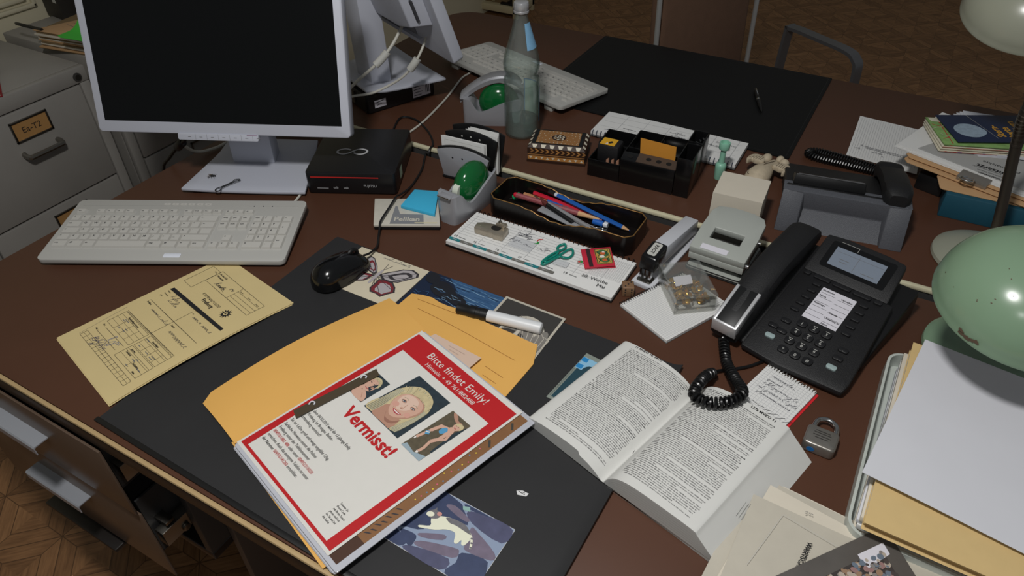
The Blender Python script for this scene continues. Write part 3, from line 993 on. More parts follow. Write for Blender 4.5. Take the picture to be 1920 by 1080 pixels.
# wedge foot
b.hexa([(0.015, 0.06, 0), (0.150, 0.06, 0), (0.160, 0.236, 0), (0.000, 0.236, 0)], [(0.015, 0.06, 0.012), (0.150, 0.06, 0.012), (0.158, 0.236, 0.048), (0.002, 0.236, 0.048)], BLACKPL)
b.build('foot_wedge', ph, bev=0.004)
T = Matrix.Translation((0, 0, 0.006)) @ Matrix.Rotation(SL, 4, 'X')
body = MB()
body.prism([(0.0, -0.012), (0.06, -0.0155), (0.151, -0.008), (0.153, 0.01), (0.142, 0.175), (0.0, 0.175)], 0.0, 0.012, BLACKTEX)
body.prism([(-0.056, 0.012), (-0.05, 0.005), (0.002, -0.004), (0.002, 0.235), (-0.052, 0.235)], 0.0, 0.008, BLACKTEX)
body.xf(T).build('body', ph, bev=0.004)
T2 = Matrix.Translation((0, 0.168, 0.0505)) @ Matrix.Rotation(SL + R(11), 4, 'X')
disp = MB()
disp.prism([(0.002, -0.002), (0.134, -0.002), (0.128, 0.074), (0.100, 0.078), (0.035, 0.079), (0.004, 0.075)], -0.012, 0.004, BLACKTEX)
disp.xf(T2).build('display_flap', ph, bev=0.004)
scr = MB().prism(rr(0.100, 0.052, 0.004, 3, 0.068, 0.041), 0.004, 0.0045, MOUSE).rect(0.028, 0.106, 0.022, 0.058, 0.0048, LCD)
scr.line([(0.066, 0.024), (0.066, 0.056)], 0.0005, 0.005, GREYINK).line([(0.030, 0.05), (0.104, 0.05)], 0.0004, 0.005, GREYINK)
for x, y, w in ((0.040, 0.038, 0.016), (0.042, 0.033, 0.012), (0.078, 0.028, 0.02)):
    scr.line([(x, y), (x + w, y)], 0.0009, 0.005, GREYINK)
scr.line([(0.03, 0.068), (0.058, 0.068), (0.058, 0.060)], 0.0005, 0.0052, GREYPL)
scr.xf(T2).build('display', ph, flat=True)
def phone_key(cx, cy, w, d, m, s='', h=0.0035, TT=T, size=0.0075):
    k = MB().prism(rr(w, d, min(w, d) * 0.35, 4, cx, cy), 0.011, 0.012 + h, m)
    if s:
        k.text(s, size, cx, cy - size * 0.42, 0.0122 + h, GREYPL, align='c')
        if s in '23456789':
            k.line([(cx - 0.003, cy + 0.0042), (cx + 0.003, cy + 0.0042)], 0.0008, 0.0122 + h, GREYPL)
    k.xf(TT).build('key', ph, bev=0.0008)
for r_, row in enumerate(('123', '456', '789', '*0#')):
    for c_, s in enumerate(row):
        phone_key(0.0535 + 0.0185 * c_, 0.0695 - 0.0190 * r_, 0.0145, 0.0125, KEYBLK, s)
for k in range(5):
    phone_key(0.0345 - 0.0008 * k, 0.151 - 0.0155 * k, 0.013, 0.006, KEYBLK)
    phone_key(0.1085 + 0.0006 * k, 0.149 - 0.0155 * k, 0.013, 0.006, KEYBLK)
for x, w in ((0.012, 0.011), (0.036, 0.026), (0.067, 0.028), (0.098, 0.027), (0.122, 0.012)):
    phone_key(x, 0.166, w, 0.0075, KEYBLK)
GREENK = mat('pale_translucent_key', (150, 168, 168), 0.4)
for x, y, m in ((0.032, 0.062, KEYBLK), (0.0215, 0.044, KEYBLK), (0.0365, 0.041, KEYBLK), (0.027, 0.024, GREENK), (0.121, 0.058, KEYBLK), (0.121, 0.041, KEYBLK), (0.121, 0.022, GREENK)):
    phone_key(x, y, 0.0145, 0.008, m, '' if m is GREENK else '.')
lab = MB().rect(0.045, 0.097, 0.084, 0.153, 0.0124, LABELW)
for k in range(7):
    y = 0.0930 + 0.0098 * k if k < 6 else 0.150
    if k < 6:
        lab.line([(0.047, y), (0.069, y)], 0.0005, 0.0126, INK).line([(0.072, y - 0.002), (0.095, y - 0.002)], 0.0005, 0.0126, INK)
for s, x, y in (('Nachname', 0.047, 0.147), ('Verwalter', 0.077, 0.143), ('Name', 0.047, 0.135), ('Rückfrage', 0.047, 0.118), ('Diensts', 0.074, 0.110), ('Umleitung an', 0.073, 0.098), ('Intern', 0.073, 0.086)):
    lab.text(s, 0.0042, x, y - 0.0005, 0.0127, INK, 'b')
lab.xf(T).build('label_card', ph, flat=True)
# handset: a bridge with two end blocks
hs = MB()
v, f = [], []
ns, nr = 20, 12
for i in range(ns + 1):
    s = i / ns
    y = -0.016 + 0.256 * s
    arch = 0.012 + 0.018 * math.sin(math.pi * s) ** 1.2
    end = min(1.0, 8 * s + 0.45, 8 * (1 - s) + 0.45)
    hw = (0.0235 if s > 0.3 else 0.0235) * (0.88 + 0.12 * end)
    top = 0.012 + arch + 0.022 * end ** 0.8
    low = 0.010 + (0.018 * math.sin(math.pi * min(1, max(0, (s - 0.26) / 0.5))) if 0.26 < s < 0.76 else 0)
    for k in range(nr):
        a = 2 * math.pi * k / nr
        cx, sz = math.cos(a), math.sin(a)
        sq = lambda q: math.copysign(abs(q) ** 0.5, q)
        v.append((-0.026 + hw * sq(cx), y, (top + low) / 2 + (top - low) / 2 * sq(sz)))
for i in range(ns):
    for k in range(nr):
        l = (k + 1) % nr
        f.append((i * nr + k, (i + 1) * nr + k, (i + 1) * nr + l, i * nr + l))
f.append(tuple(range(nr)))
f.append(tuple(ns * nr + k for k in range(nr))[::-1])
hs.add(v, f, BLACKTEX)
hs.xf(T).build('handset', ph, ang=40)
hp = MB()
hz = lambda y: 0.0445 + 0.0135 * min(1.0, max(0.0, (y + 0.018) / 0.066))
hp.hexa([(-0.041, -0.016, 0.030), (-0.011, -0.016, 0.030), (-0.011, 0.050, 0.046), (-0.041, 0.050, 0.046)], [(-0.041, -0.016, 0.0450), (-0.011, -0.016, 0.0450), (-0.011, 0.050, 0.0580), (-0.041, 0.050, 0.0580)], BLACKPL)
hp.xf(T).build('earpiece_insert', ph, bev=0.0015)
for x in (-0.0455, -0.0115):
    hp = MB().hexa([(x, -0.017, 0.030), (x + 0.005, -0.017, 0.030), (x + 0.005, 0.050, 0.046), (x, 0.050, 0.046)], [(x, -0.017, 0.0458), (x + 0.005, -0.017, 0.0458), (x + 0.005, 0.050, 0.0588), (x, 0.050, 0.0588)], mat('satin_chrome', (214, 214, 216), 0.3, 0.5))
    hp.xf(T).build('chrome_strip', ph, bev=0.001)
hp = MB().hexa([(-0.0455, -0.0195, 0.024), (-0.0065, -0.0195, 0.024), (-0.0065, -0.015, 0.024), (-0.0455, -0.015, 0.024)], [(-0.0450, -0.0185, 0.0445), (-0.0070, -0.0185, 0.0445), (-0.0070, -0.015, 0.0462), (-0.0450, -0.015, 0.0462)], mat('satin_chrome', (214, 214, 216), 0.3, 0.5))
hp.xf(T).build('chrome_end', ph, bev=0.001)
def helix(path, rad, turns, n=14):
    P = [Vector(p) for p in path]
    L = [0]
    for a, c in zip(P, P[1:]):
        L.append(L[-1] + (c - a).length)
    def at(s):
        s *= L[-1]
        for i in range(len(P) - 1):
            if s <= L[i + 1] or i == len(P) - 2:
                k = (s - L[i]) / max(1e-9, L[i + 1] - L[i])
                return P[i].lerp(P[i + 1], k), (P[i + 1] - P[i]).normalized()
    out = []
    N = turns * n
    for i in range(N + 1):
        p, t = at(i / N)
        sd = t.cross(Vector((0, 0, 1)))
        sd = sd.normalized() if sd.length > 1e-3 else Vector((1, 0, 0))
        up = sd.cross(t)
        a = 2 * math.pi * i / n
        out.append(p + sd * rad * math.cos(a) + up * rad * math.sin(a))
    return out
CORD = mat('black_cord', (14, 14, 15), 0.3)
cw = [(-0.1188, 0.8366, 0.030), (-0.1181, 0.8336, 0.022), (-0.1201, 0.8263, 0.014), (-0.116, 0.8183, 0.0095), (-0.0998, 0.7767, 0.0125), (-0.0779, 0.7339, 0.029), (-0.0610, 0.6980, 0.0468), (-0.0679, 0.6764, 0.0480), (-0.0889, 0.6601, 0.0480), (-0.1068, 0.6588, 0.0470), (-0.1164, 0.6692, 0.0440), (-0.1167, 0.7012, 0.0350), (-0.1137, 0.7359, 0.0180), (-0.1098, 0.7505, 0.0090)]
cpath = spline(cw, 6)
cc = MB().tube([(-0.1285, 0.842, 0.034), (-0.124, 0.8395, 0.032)] + [tuple(p) for p in cpath[:19]], 0.0024, CORD, 8)
cc.tube(helix(cpath[14:], 0.0064, 50, 10), 0.0022, CORD, 6)
cc.tube(spline([tuple(cpath[-1]), (-0.1077, 0.7608, 0.005), (-0.0731, 0.7918, 0.003), (-0.0471, 0.8246, 0.003), (-0.020, 0.845, 0.003)], 6), 0.0024, CORD, 8)
cc.xf(ph.matrix_basis.inverted() if False else (Matrix.Translation(ph.location) @ Matrix.Rotation(ph.rotation_euler.z, 4, 'Z')).inverted())
cc.build('coiled_cord', ph)

# ------------------------------------------------------------------ telephone on the far desk, seen from behind
PHGREY = mat('speckled_dark_grey_plastic', (84, 86, 92), 0.5, var=0.5, vscale=900, bump=0.5, bscale=1000)
p2 = thing('telephone', 'dark grey telephone on the far desk turned with its back to the camera', 'telephone', (-0.1265, 1.158, 0), 9.5)
bk_ = MB()
# back frame: two legs, top beam and a recessed centre panel
bk_.hexa([(0.0, 0.0, 0), (0.036, 0.0, 0), (0.044, 0.05, 0), (0.004, 0.05, 0)], [(0.000, 0.028, 0.070), (0.036, 0.030, 0.070), (0.044, 0.06, 0.070), (0.004, 0.06, 0.070)], PHGREY)
bk_.hexa([(0.176, 0.0, 0), (0.212, 0.0, 0), (0.208, 0.05, 0), (0.168, 0.05, 0)], [(0.176, 0.030, 0.070), (0.211, 0.028, 0.070), (0.207, 0.06, 0.070), (0.168, 0.06, 0.070)], PHGREY)
bk_.add([(0.0, 0.028, 0.0705), (0.211, 0.028, 0.0705), (0.175, 0.036, 0.033), (0.036, 0.036, 0.033), (0.036, 0.010, 0.0), (0.175, 0.010, 0.0), (0.0, 0.06, 0.0705), (0.211, 0.06, 0.0705)],
        [(0, 3, 2, 1), (3, 4, 5, 2), (0, 1, 7, 6)], PHGREY)
bk_.build('back_frame', p2, bev=0.002)
dk = MB().hexa([(0.004, 0.045, 0.03), (0.207, 0.045, 0.03), (0.21, 0.215, 0.004), (0.0, 0.215, 0.004)], [(0.004, 0.045, 0.0725), (0.207, 0.045, 0.0725), (0.21, 0.215, 0.022), (0.0, 0.215, 0.022)], BLACKTEX)
dk.build('deck', p2, bev=0.003)
MB().hexa([(0.014, 0.050, 0.0715), (0.135, 0.050, 0.0715), (0.135, 0.105, 0.052), (0.014, 0.105, 0.052)], [(0.016, 0.055, 0.090), (0.133, 0.055, 0.090), (0.133, 0.108, 0.064), (0.016, 0.108, 0.064)], BLACKPL).build('display_flap', p2, bev=0.002)
MB().box(0.020, 0.130, 0.0535, 0.0555, 0.090, 0.0910, mat('dull_edge_grey', (96, 96, 98), 0.4)).build('flap_edge', p2)
h2 = MB()
v = []
for i in range(ns + 1):
    s = i / ns
    y = 0.030 + 0.20 * s
    zc_ = 0.080 - 0.048 * s + 0.012 * math.sin(math.pi * s)
    end = min(1.0, 7 * s + 0.6, 7 * (1 - s) + 0.6)
    for k in range(nr):
        a = 2 * math.pi * k / nr
        sq = lambda q: math.copysign(abs(q) ** 0.5, q)
        v.append((0.185 + 0.023 * end * sq(math.cos(a)), y, zc_ + (0.019 if s < 0.25 or s > 0.75 else 0.013) * end * sq(math.sin(a))))
h2.add(v, f, BLACKTEX)
h2.build('handset', p2, ang=40)
c2 = spline([(0.185, 0.226, 0.034), (0.180, 0.250, 0.014), (0.150, 0.262, 0.0085), (0.12, 0.268, 0.0085), (0.07, 0.277, 0.0085), (0.048, 0.285, 0.0085), (0.044, 0.298, 0.0085), (0.060, 0.3085, 0.0085), (0.10, 0.300, 0.0085), (0.14, 0.287, 0.0085), (0.180, 0.272, 0.0085), (0.200, 0.250, 0.0085), (0.202, 0.216, 0.011)], 6)
MB().tube(helix(c2, 0.0058, 74, 9), 0.0021, CORD, 6).build('coiled_cord', p2)

# ------------------------------------------------------------------ loose cables
CABW = mat('white_cable', (196, 194, 184), 0.5)
tag(MB().tube(spline([(-0.930, 0.735, 0.014), (-0.938, 0.762, 0.006), (-0.952, 0.80, 0.003), (-0.968, 0.845, 0.003), (-1.012, 0.93, 0.003), (-1.055, 1.005, 0.003), (-1.045, 1.04, 0.003), (-1.02, 1.07, 0.003)], 6), 0.0024, CABW).build('keyboard_cable'), 'white cable running from the near keyboard past the black mini computer', 'cable')
tag(MB().tube(spline([(-0.972, 1.505, 0.014), (-0.978, 1.48, 0.004), (-0.979, 1.438, 0.003), (-0.951, 1.331, 0.003), (-0.93, 1.215, 0.003), (-0.926, 1.16, 0.003), (-0.928, 1.122, 0.003), (-0.930, 1.1, 0.002), (-0.931, 1.0925, -0.02)], 6), 0.0024, CABW).build('keyboard_cable'), 'white cable running from the far keyboard to the desk joint', 'cable')
k1 = MB().tube(spline([(-1.18, 0.89, 0.17), (-1.205, 0.83, 0.115), (-1.251, 0.812, 0.060), (-1.264, 0.829, 0.026), (-1.263, 0.852, 0.008), (-1.252, 0.885, 0.0045), (-1.240, 0.93, 0.0045), (-1.16, 1.00, 0.004), (-1.08, 1.04, 0.0045), (-1.045, 1.075, 0.0045)], 6), 0.0032, CABW)
tag(k1.build('monitor_cable'), 'thick white cable hanging behind the large monitor base', 'cable')
k2 = thing('power_cable', 'black power cable with thick ferrite left of the large monitor base', 'cable', (-1.265, 0.80, 0))
MB().tube(spline([(0.075, 0.075, 0.17), (0.070, 0.02, 0.105), (0.042, -0.003, 0.070), (0.0, 0.004, 0.040), (-0.033, 0.002, 0.010), (-0.072, 0.003, -0.030), (-0.085, 0.0, -0.12)], 6), 0.0035, BLACKPL).build('cord', k2)
MB().tube([(0.036, -0.002, 0.066), (0.032, -0.001, 0.063), (0.004, 0.004, 0.043), (0.0, 0.004, 0.040)], [0.005, 0.009, 0.009, 0.005], BLACKPL, 14).build('ferrite', k2)
tag(MB().tube(spline([(-0.96, 1.125, 0.003), (-0.985, 1.19, 0.0035), (-0.95, 1.20, 0.003), (-0.89, 1.165, 0.003), (-0.85, 1.125, 0.003), (-0.842, 1.1, 0.002), (-0.842, 1.0925, -0.02)], 6), 0.0022, BLACKPL).build('power_cable'), 'thin black cable behind the mini computer with the emblem', 'cable')
FERR = mat('ferrite_sleeve', (192, 192, 186), 0.5)
def data_cable(label, pts, ia, ib, z0=0.004, r=0.0034):
    t = thing('data_cable', label, 'cable', pts[-1])
    o = Vector(pts[-1])
    P = [Vector(p) - o for p in spline(pts, 6)]
    MB().tube(P, r, CABW).build('cord', t)
    MB().tube(P[ia:ib], 0.0085, FERR, 14).build('ferrite', t, ang=50)
    return t
data_cable('white video cable with ferrite under the rear-facing monitor, the left one', [(-0.99, 1.25, 0.205), (-0.988, 1.225, 0.19), (-0.995, 1.20, 0.165), (-1.015, 1.175, 0.135), (-1.05, 1.14, 0.10), (-1.075, 1.115, 0.07), (-1.085, 1.105, 0.045), (-1.09, 1.10, 0.02)], 14, 20)
data_cable('white cable with smaller ferrite under the rear-facing monitor, the right one', [(-0.925, 1.235, 0.185), (-0.925, 1.215, 0.165), (-0.935, 1.20, 0.14), (-0.96, 1.19, 0.11), (-0.995, 1.18, 0.085), (-1.03, 1.155, 0.068), (-1.065, 1.125, 0.064), (-1.08, 1.11, 0.05), (-1.085, 1.10, 0.02)], 10, 16, r=0.0028)
# ================================================================== DOCUMENTS ON THE NEAR DESK
def off(pts, cx, cy):
    return [(x - cx, y - cy) for x, y in pts]
BLOT = mat('black_desk_blotter', (44, 44, 45), 0.5, var=0.12, vscale=12, spec=0.3)
BLOTEDGE = mat('blotter_rim', (16, 16, 17), 0.45)
bl = thing('desk_blotter', 'black desk blotter under the missing-person poster on the near desk', 'blotter', (-0.487, 0.508, 0), -1)
MB().prism(rr(0.648, 0.488, 0.004), 0.0004, 0.0026, BLOT).build('pad', bl)
MB().box(-0.327, 0.327, -0.2475, -0.240, 0.0, 0.0034, BLOTEDGE).build('front_rim', bl, bev=0.0012)
rim = MB()
v = []
for i in range(13):
    s = i / 12
    a = s * 2.4
    v += [(0.312 + 0.018 * s, y, 0.0029 + 0.0012 * s ** 2 + (0.0045 * s * s if y > 0 else 0)) for y in (-0.243, 0.243)]
rim.add(v, [(2 * i, 2 * i + 2, 2 * i + 3, 2 * i + 1) for i in range(12)], BLOT)
o = rim.build('side_flap', bl)
sm = o.modifiers.new('s', 'SOLIDIFY'); sm.thickness = 0.0012; sm.offset = 1
dbl = thing('desk_blotter', 'dark desk blotter on the far desk with a lone pen on it', 'blotter', (-0.470, 1.650, 0), 0)
MB().prism(rr(0.615, 0.452, 0.004), 0.0004, 0.003, mat('dark_blotter', (15, 15, 15), 0.55, var=0.1, vscale=12, spec=0.25)).build('pad', dbl)
MB().line([(-0.300, -0.218), (0.300, -0.218), (0.300, 0.218), (-0.300, 0.218)], 0.0012, 0.0032, BLOTEDGE, closed=True).build('seam', dbl, flat=True)

# --- picture cards under the front edge
def sheet(b, pts, z, m, th=0.0003):
    b.prism(pts, z, z + th, m)
    return z + th
CREAMCARD = mat('cream_card', (206, 196, 172), 0.7, var=0.05)
MAROON = mat('maroon_print', (118, 34, 42), 0.7)
DARKPRINT = mat('dark_print', (54, 50, 54), 0.7)
GREYPRINT = mat('pale_grey_print', (170, 164, 166), 0.7)
z0 = 0.0027
c = (-0.675, 0.70)
bc = thing('postcard', 'cream card with a red and black butterfly beside the black mouse', 'postcard', (*c, z0))
b = MB()
b.prism(off([(-0.747, 0.754), (-0.602, 0.754), (-0.604, 0.646), (-0.747, 0.646)], *c), 0, 0.0004, CREAMCARD)
b.build('card', bc)
b = MB()
RU = [(-0.6725, 0.7065), (-0.6577, 0.722), (-0.6422, 0.7369), (-0.6273, 0.7436), (-0.6128, 0.7393), (-0.6085, 0.7311), (-0.617, 0.7202), (-0.6305, 0.7033), (-0.6456, 0.6973), (-0.6587, 0.6973)]
RL = [(-0.6647, 0.6964), (-0.6518, 0.7011), (-0.6374, 0.6995), (-0.6265, 0.6914), (-0.6196, 0.68), (-0.628, 0.67), (-0.6345, 0.6596), (-0.6451, 0.6628), (-0.658, 0.6626), (-0.6643, 0.6706), (-0.6639, 0.6826)]
LU = [(-0.6776, 0.7087), (-0.6878, 0.7228), (-0.7057, 0.7383), (-0.7148, 0.741), (-0.7182, 0.7307), (-0.7126, 0.7147), (-0.6958, 0.7063), (-0.6796, 0.7027)]
LL = [(-0.6771, 0.7016), (-0.689, 0.7005), (-0.7043, 0.6973), (-0.7219, 0.6819), (-0.715, 0.6707), (-0.6996, 0.6708), (-0.6841, 0.6806)]
def shrink(pts, f, dx=0, dy=0):
    cx = sum(p[0] for p in pts) / len(pts); cy = sum(p[1] for p in pts) / len(pts)
    return [(cx + (x - cx) * f + dx, cy + (y - cy) * f + dy) for x, y in pts]
for wpts, m2, m3 in ((RU, GREYPRINT, DARKPRINT), (LU, GREYPRINT, MAROON), (RL, MAROON, GREYPRINT), (LL, MAROON, GREYPRINT)):
    b.poly(off(wpts, *c), 0.0005, DARKPRINT)
    b.poly(off(shrink(wpts, 0.86), *c), 0.0006, m2)
    b.poly(off(shrink(wpts, 0.62, 0.002, -0.001), *c), 0.0007, m3)
    b.poly(off(shrink(wpts, 0.40, 0.003, -0.002), *c), 0.0008, GREYPRINT if m3 is not GREYPRINT else MAROON if m2 is not MAROON else GREYPRINT)
    q = off(wpts, *c)
    for i in range(0, len(q), 2):
        b.line([(0.001, 0.0), q[i]], 0.0009, 0.0009, DARKPRINT)
b.poly(off([(-0.6705, 0.718), (-0.6732, 0.7199), (-0.6756, 0.7099), (-0.6766, 0.6976), (-0.6755, 0.6814), (-0.6731, 0.6775), (-0.6709, 0.6811), (-0.6698, 0.6978), (-0.6697, 0.7119)], *c), 0.001, GREYPRINT)
b.line(off([(-0.6715, 0.718), (-0.664, 0.735)], *c), 0.0007, 0.001, DARKPRINT).line(off([(-0.672, 0.718), (-0.674, 0.737)], *c), 0.0007, 0.001, DARKPRINT)
b.scrawl(-0.018, 0.0455, 0.055, 0.006, 0.0006, GREYINK, 0.0005, 0, 5).scrawl(-0.060, -0.048, 0.03, 0.005, 0.0006, GREYINK, 0.0005, 0, 6)
b.build('print', bc, flat=True)

c = (-0.53, 0.70)
sp = thing('photograph', 'dark blue seascape photo with rocks and surf under the black marker', 'photograph', (*c, z0))
SEA = [mat('deep_blue_print', (20, 34, 58), 0.5), mat('mid_blue_print', (52, 88, 128), 0.5), mat('pale_blue_print', (118, 152, 182), 0.5), mat('rock_print', (26, 28, 36), 0.5)]
MB().prism(off([(-0.6005, 0.756), (-0.4535, 0.756), (-0.4535, 0.635), (-0.6005, 0.635)], *c), 0, 0.0004, SEA[0]).build('paper', sp)
b = MB()
b.poly(off([(-0.560, 0.7555), (-0.455, 0.7555), (-0.455, 0.72), (-0.50, 0.715), (-0.535, 0.735)], *c), 0.0005, SEA[1])
rnd = random.Random(11)
for k in range(90):
    x, y = rnd.uniform(-0.568, -0.468), rnd.uniform(0.695, 0.752)
    if x < -0.53 and y < 0.735:
        continue
    l = rnd.uniform(0.010, 0.036)
    l = min(l, 2 * (-0.455 - x), 2 * (x + 0.600))
    b.poly(off(circ(x, y, l / 2, rnd.uniform(0.0004, 0.0011), 8, rot=rnd.uniform(-10, 6)), *c), 0.0006 + 0.000006 * k, (SEA[2], SEA[1], SEA[1], SEA[0], mat('surf_print', (86, 124, 160), 0.5))[k % 5])
for pts in ([(-0.597, 0.752), (-0.585, 0.755), (-0.575, 0.747), (-0.57, 0.735), (-0.582, 0.728), (-0.597, 0.735)], [(-0.57, 0.74), (-0.555, 0.742), (-0.535, 0.731), (-0.52, 0.716), (-0.53, 0.706), (-0.56, 0.708), (-0.578, 0.722)], [(-0.535, 0.716), (-0.515, 0.722), (-0.503, 0.713), (-0.51, 0.702), (-0.53, 0.704)]):
    b.poly(off([(p.x, p.y) for p in spline([(x, y, 0) for x, y in pts], 3, True)], *c), 0.0012, SEA[3])
for k in range(26):
    x, y = rnd.uniform(-0.597, -0.53), rnd.uniform(0.66, 0.722)
    b.line(off([(x, y), (x + rnd.uniform(.003, .012), y + rnd.uniform(-.006, .003)), (x + rnd.uniform(.008, .018), y + rnd.uniform(-.008, .002))], *c), 0.0008, 0.0013, SEA[2] if k % 3 else SEA[1])
b.build('print', sp, flat=True)

c = (-0.402, 0.68)
pp = thing('photograph', 'black and white portrait photo with white border right of the marker', 'photograph', (*c, z0 + 0.0004))
PG = [mat('photo_grey_dark', (60, 58, 56), 0.5), mat('photo_grey_mid', (128, 124, 118), 0.5), mat('photo_grey_light', (192, 186, 174), 0.5), mat('photo_border', (186, 180, 166), 0.6)]
MB().prism(off([(-0.4552, 0.7605), (-0.3465, 0.7585), (-0.3485, 0.604), (-0.457, 0.606)], *c), 0, 0.0004, PG[3]).build('paper', pp)
b = MB()
b.poly(off([(-0.451, 0.7562), (-0.3505, 0.7545), (-0.3525, 0.6085), (-0.453, 0.6105)], *c), 0.0005, PG[0])
b.poly(off(circ(-0.392, 0.690, 0.036, 0.046, 24), *c), 0.0006, PG[2])
b.poly(off(circ(-0.365, 0.665, 0.013, 0.052, 20, rot=-8), *c), 0.00065, PG[1])
b.poly(off(circ(-0.396, 0.683, 0.027, 0.035, 24), *c), 0.0007, PG[1])
b.poly(off(circ(-0.405, 0.690, 0.02, 0.006, 14), *c), 0.0008, PG[0])
b.poly(off(circ(-0.402, 0.668, 0.012, 0.004, 14), *c), 0.0008, PG[0])
b.poly(off([(-0.4, 0.7), (-0.394, 0.7), (-0.398, 0.675), (-0.404, 0.675)], *c), 0.0009, PG[2])
for k in range(14):
    b.line(off([(-0.41 + 0.004 * k, 0.731 - 0.0004 * k * k * 0.4), (-0.405 + 0.0045 * k, 0.70), (-0.372 + 0.0014 * k, 0.640)], *c), 0.0009, 0.00095, PG[2] if k % 2 else PG[1])
b.poly(off([(-0.44, 0.6095), (-0.36, 0.6085), (-0.375, 0.635), (-0.425, 0.638)], *c), 0.00075, PG[2])
b.build('print', pp, flat=True)

c = (-0.2951, 0.3674)
cp = thing('photograph', 'photo of a white and tabby cat on stone paving at the blotter front', 'photograph', (*c, z0), -2)
CT = [mat('slate_blue_print', (76, 78, 106), 0.5, var=0.35, vscale=60), mat('dark_slate_print', (54, 64, 94), 0.5, var=0.3, vscale=60), mat('mauve_stone_print', (112, 102, 120), 0.5, var=0.3, vscale=80), mat('mortar_print', (136, 150, 174), 0.5), mat('cat_cream_print', (226, 226, 204), 0.5), mat('cat_tabby_print', (110, 108, 112), 0.5, var=0.3, vscale=400), mat('cat_ear_print', (196, 140, 132), 0.5), mat('mint_print', (140, 176, 168), 0.5)]
MB().prism([(-0.072, 0.036), (0.0585, 0.036), (0.0585, -0.052), (-0.072, -0.052)], 0, 0.0004, mat('photo_paper_edge', (200, 200, 200), 0.5)).build('paper', cp)
b = MB()
b.rect(-0.0715, 0.058, -0.0515, 0.0355, 0.0005, CT[3])
stones = [([(-0.071, -0.05), (-0.071, -0.034), (-0.055, -0.036), (-0.040, -0.040), (-0.045, -0.051)], 1), ([(-0.050, -0.030), (-0.036, -0.030), (-0.033, -0.040), (-0.036, -0.046), (-0.058, -0.034)], 1),
          ([(-0.029, -0.033), (0.010, -0.020), (0.019, -0.021), (0.016, -0.032), (-0.030, -0.041)], 2), ([(-0.033, -0.043), (0.014, -0.034), (0.012, -0.0515), (-0.040, -0.0515)], 0), ([(0.021, -0.020), (0.054, -0.014), (0.058, -0.05), (0.018, -0.0515), (0.022, -0.034)], 1),
          ([(0.012, 0.012), (0.024, 0.010), (0.055, -0.002), (0.056, -0.012), (0.024, -0.017), (0.018, -0.010)], 2), ([(-0.004, 0.028), (0.010, 0.016), (0.055, 0.012), (0.0575, 0.034), (0.03, 0.036)], 0), ([(-0.005, 0.030), (0.028, 0.0345), (-0.010, 0.0345)], 1),
          ([(-0.071, -0.030), (-0.071, 0.034), (-0.020, 0.034), (-0.008, 0.028), (0.009, 0.012), (-0.02, 0.006), (-0.034, -0.02), (-0.053, -0.028)], 1), ([(-0.036, -0.026), (-0.008, -0.012), (-0.006, -0.019), (-0.030, -0.029)], 2), ([(-0.03, 0.020), (0.0, 0.014), (0.006, 0.019), (-0.02, 0.026)], 2)]
for k, (pts, i) in enumerate(stones):
    b.poly([(p.x, p.y) for p in spline([(x, y, 0) for x, y in shrink(pts, 0.96)], 3, True)], 0.0006 + 0.00001 * k, CT[i])
b.poly([(-0.012, 0.030), (-0.004, 0.0335), (0.0, 0.028), (-0.009, 0.026)], 0.0008, CT[7])
b.poly([(p.x, p.y) for p in spline([(x, y, 0) for x, y in [(-0.033, 0.002), (-0.0153, 0.0092), (0.003, 0.0106), (0.0114, 0.0075), (0.0186, 0.003), (0.0205, -0.004), (0.0186, -0.0121), (0.0150, -0.0125), (0.0121, -0.0081), (0.0103, -0.0145), (0.006, -0.0145), (0.0007, -0.0044), (-0.0109, -0.006), (-0.022, -0.013), (-0.0395, -0.020), (-0.0413, -0.0175), (-0.030, -0.0115), (-0.0341, -0.0045)]], 3, True)], 0.001, CT[4])
b.poly([(p.x, p.y) for p in spline([(x, y, 0) for x, y in [(-0.020, 0.0065), (-0.012, 0.0098), (0.003, 0.0108), (0.0114, 0.0078), (0.018, 0.003), (0.010, 0.003), (-0.004, 0.004), (-0.012, 0.003)]], 3, True)], 0.0011, CT[5])
b.line([(0.0186, 0.002), (0.023, -0.003), (0.0255, -0.008), (0.0275, -0.012)], 0.0028, 0.0011, CT[4])
for x, y in ((0.0215, -0.0005), (0.0245, -0.0055), (0.027, -0.0105)):
    b.poly(circ(x, y, 0.0016, 0.0012, 8), 0.0012, CT[5])
b.poly(circ(-0.035, 0.003, 0.0085, 0.006, 16, rot=18), 0.0011, CT[5])
b.poly(circ(-0.039, 0.001, 0.005, 0.0035, 12, rot=18), 0.0012, CT[4])
b.poly([(-0.039, 0.007), (-0.037, 0.0125), (-0.034, 0.0075)], 0.0012, CT[5])
b.poly(circ(-0.0295, 0.0065, 0.0032, 0.0028, 10), 0.0013, CT[6])
b.build('print', cp, flat=True)
bb = MB()
bb.prism([(-0.0078, 0.0005), (-0.0012, 0.0042), (0.0076, 0.004), (0.0066, -0.0009), (-0.0041, -0.004)], 0, 0.0004, mat('chalk_white', (214, 214, 214), 0.8)).line([(-0.005, 0.001), (0.004, 0.0)], 0.0009, 0.0006, BLOT).line([(-0.001, 0.002), (0.003, 0.0025)], 0.0008, 0.0006, BLOT)
tag(bb.build('sticker', loc=(-0.2528, 0.448, z0)), 'small white oval sticker remnant on the blotter right of the poster', 'sticker')
idc = thing('identity_card', 'blue and grey card with ruler marks half hidden under the open book', 'card', (-0.2864, 0.7056, z0), -7)
MB().prism([(0.0, 0.0), (0.055, 0.0), (0.055, -0.105), (0.0, -0.105)], 0, 0.0005, mat('greyish_green_card', (132, 140, 132), 0.5)).build('card', idc)
b = MB()
b.rect(0.0045, 0.053, -0.100, -0.010, 0.0006, mat('teal_print', (34, 66, 78), 0.5))
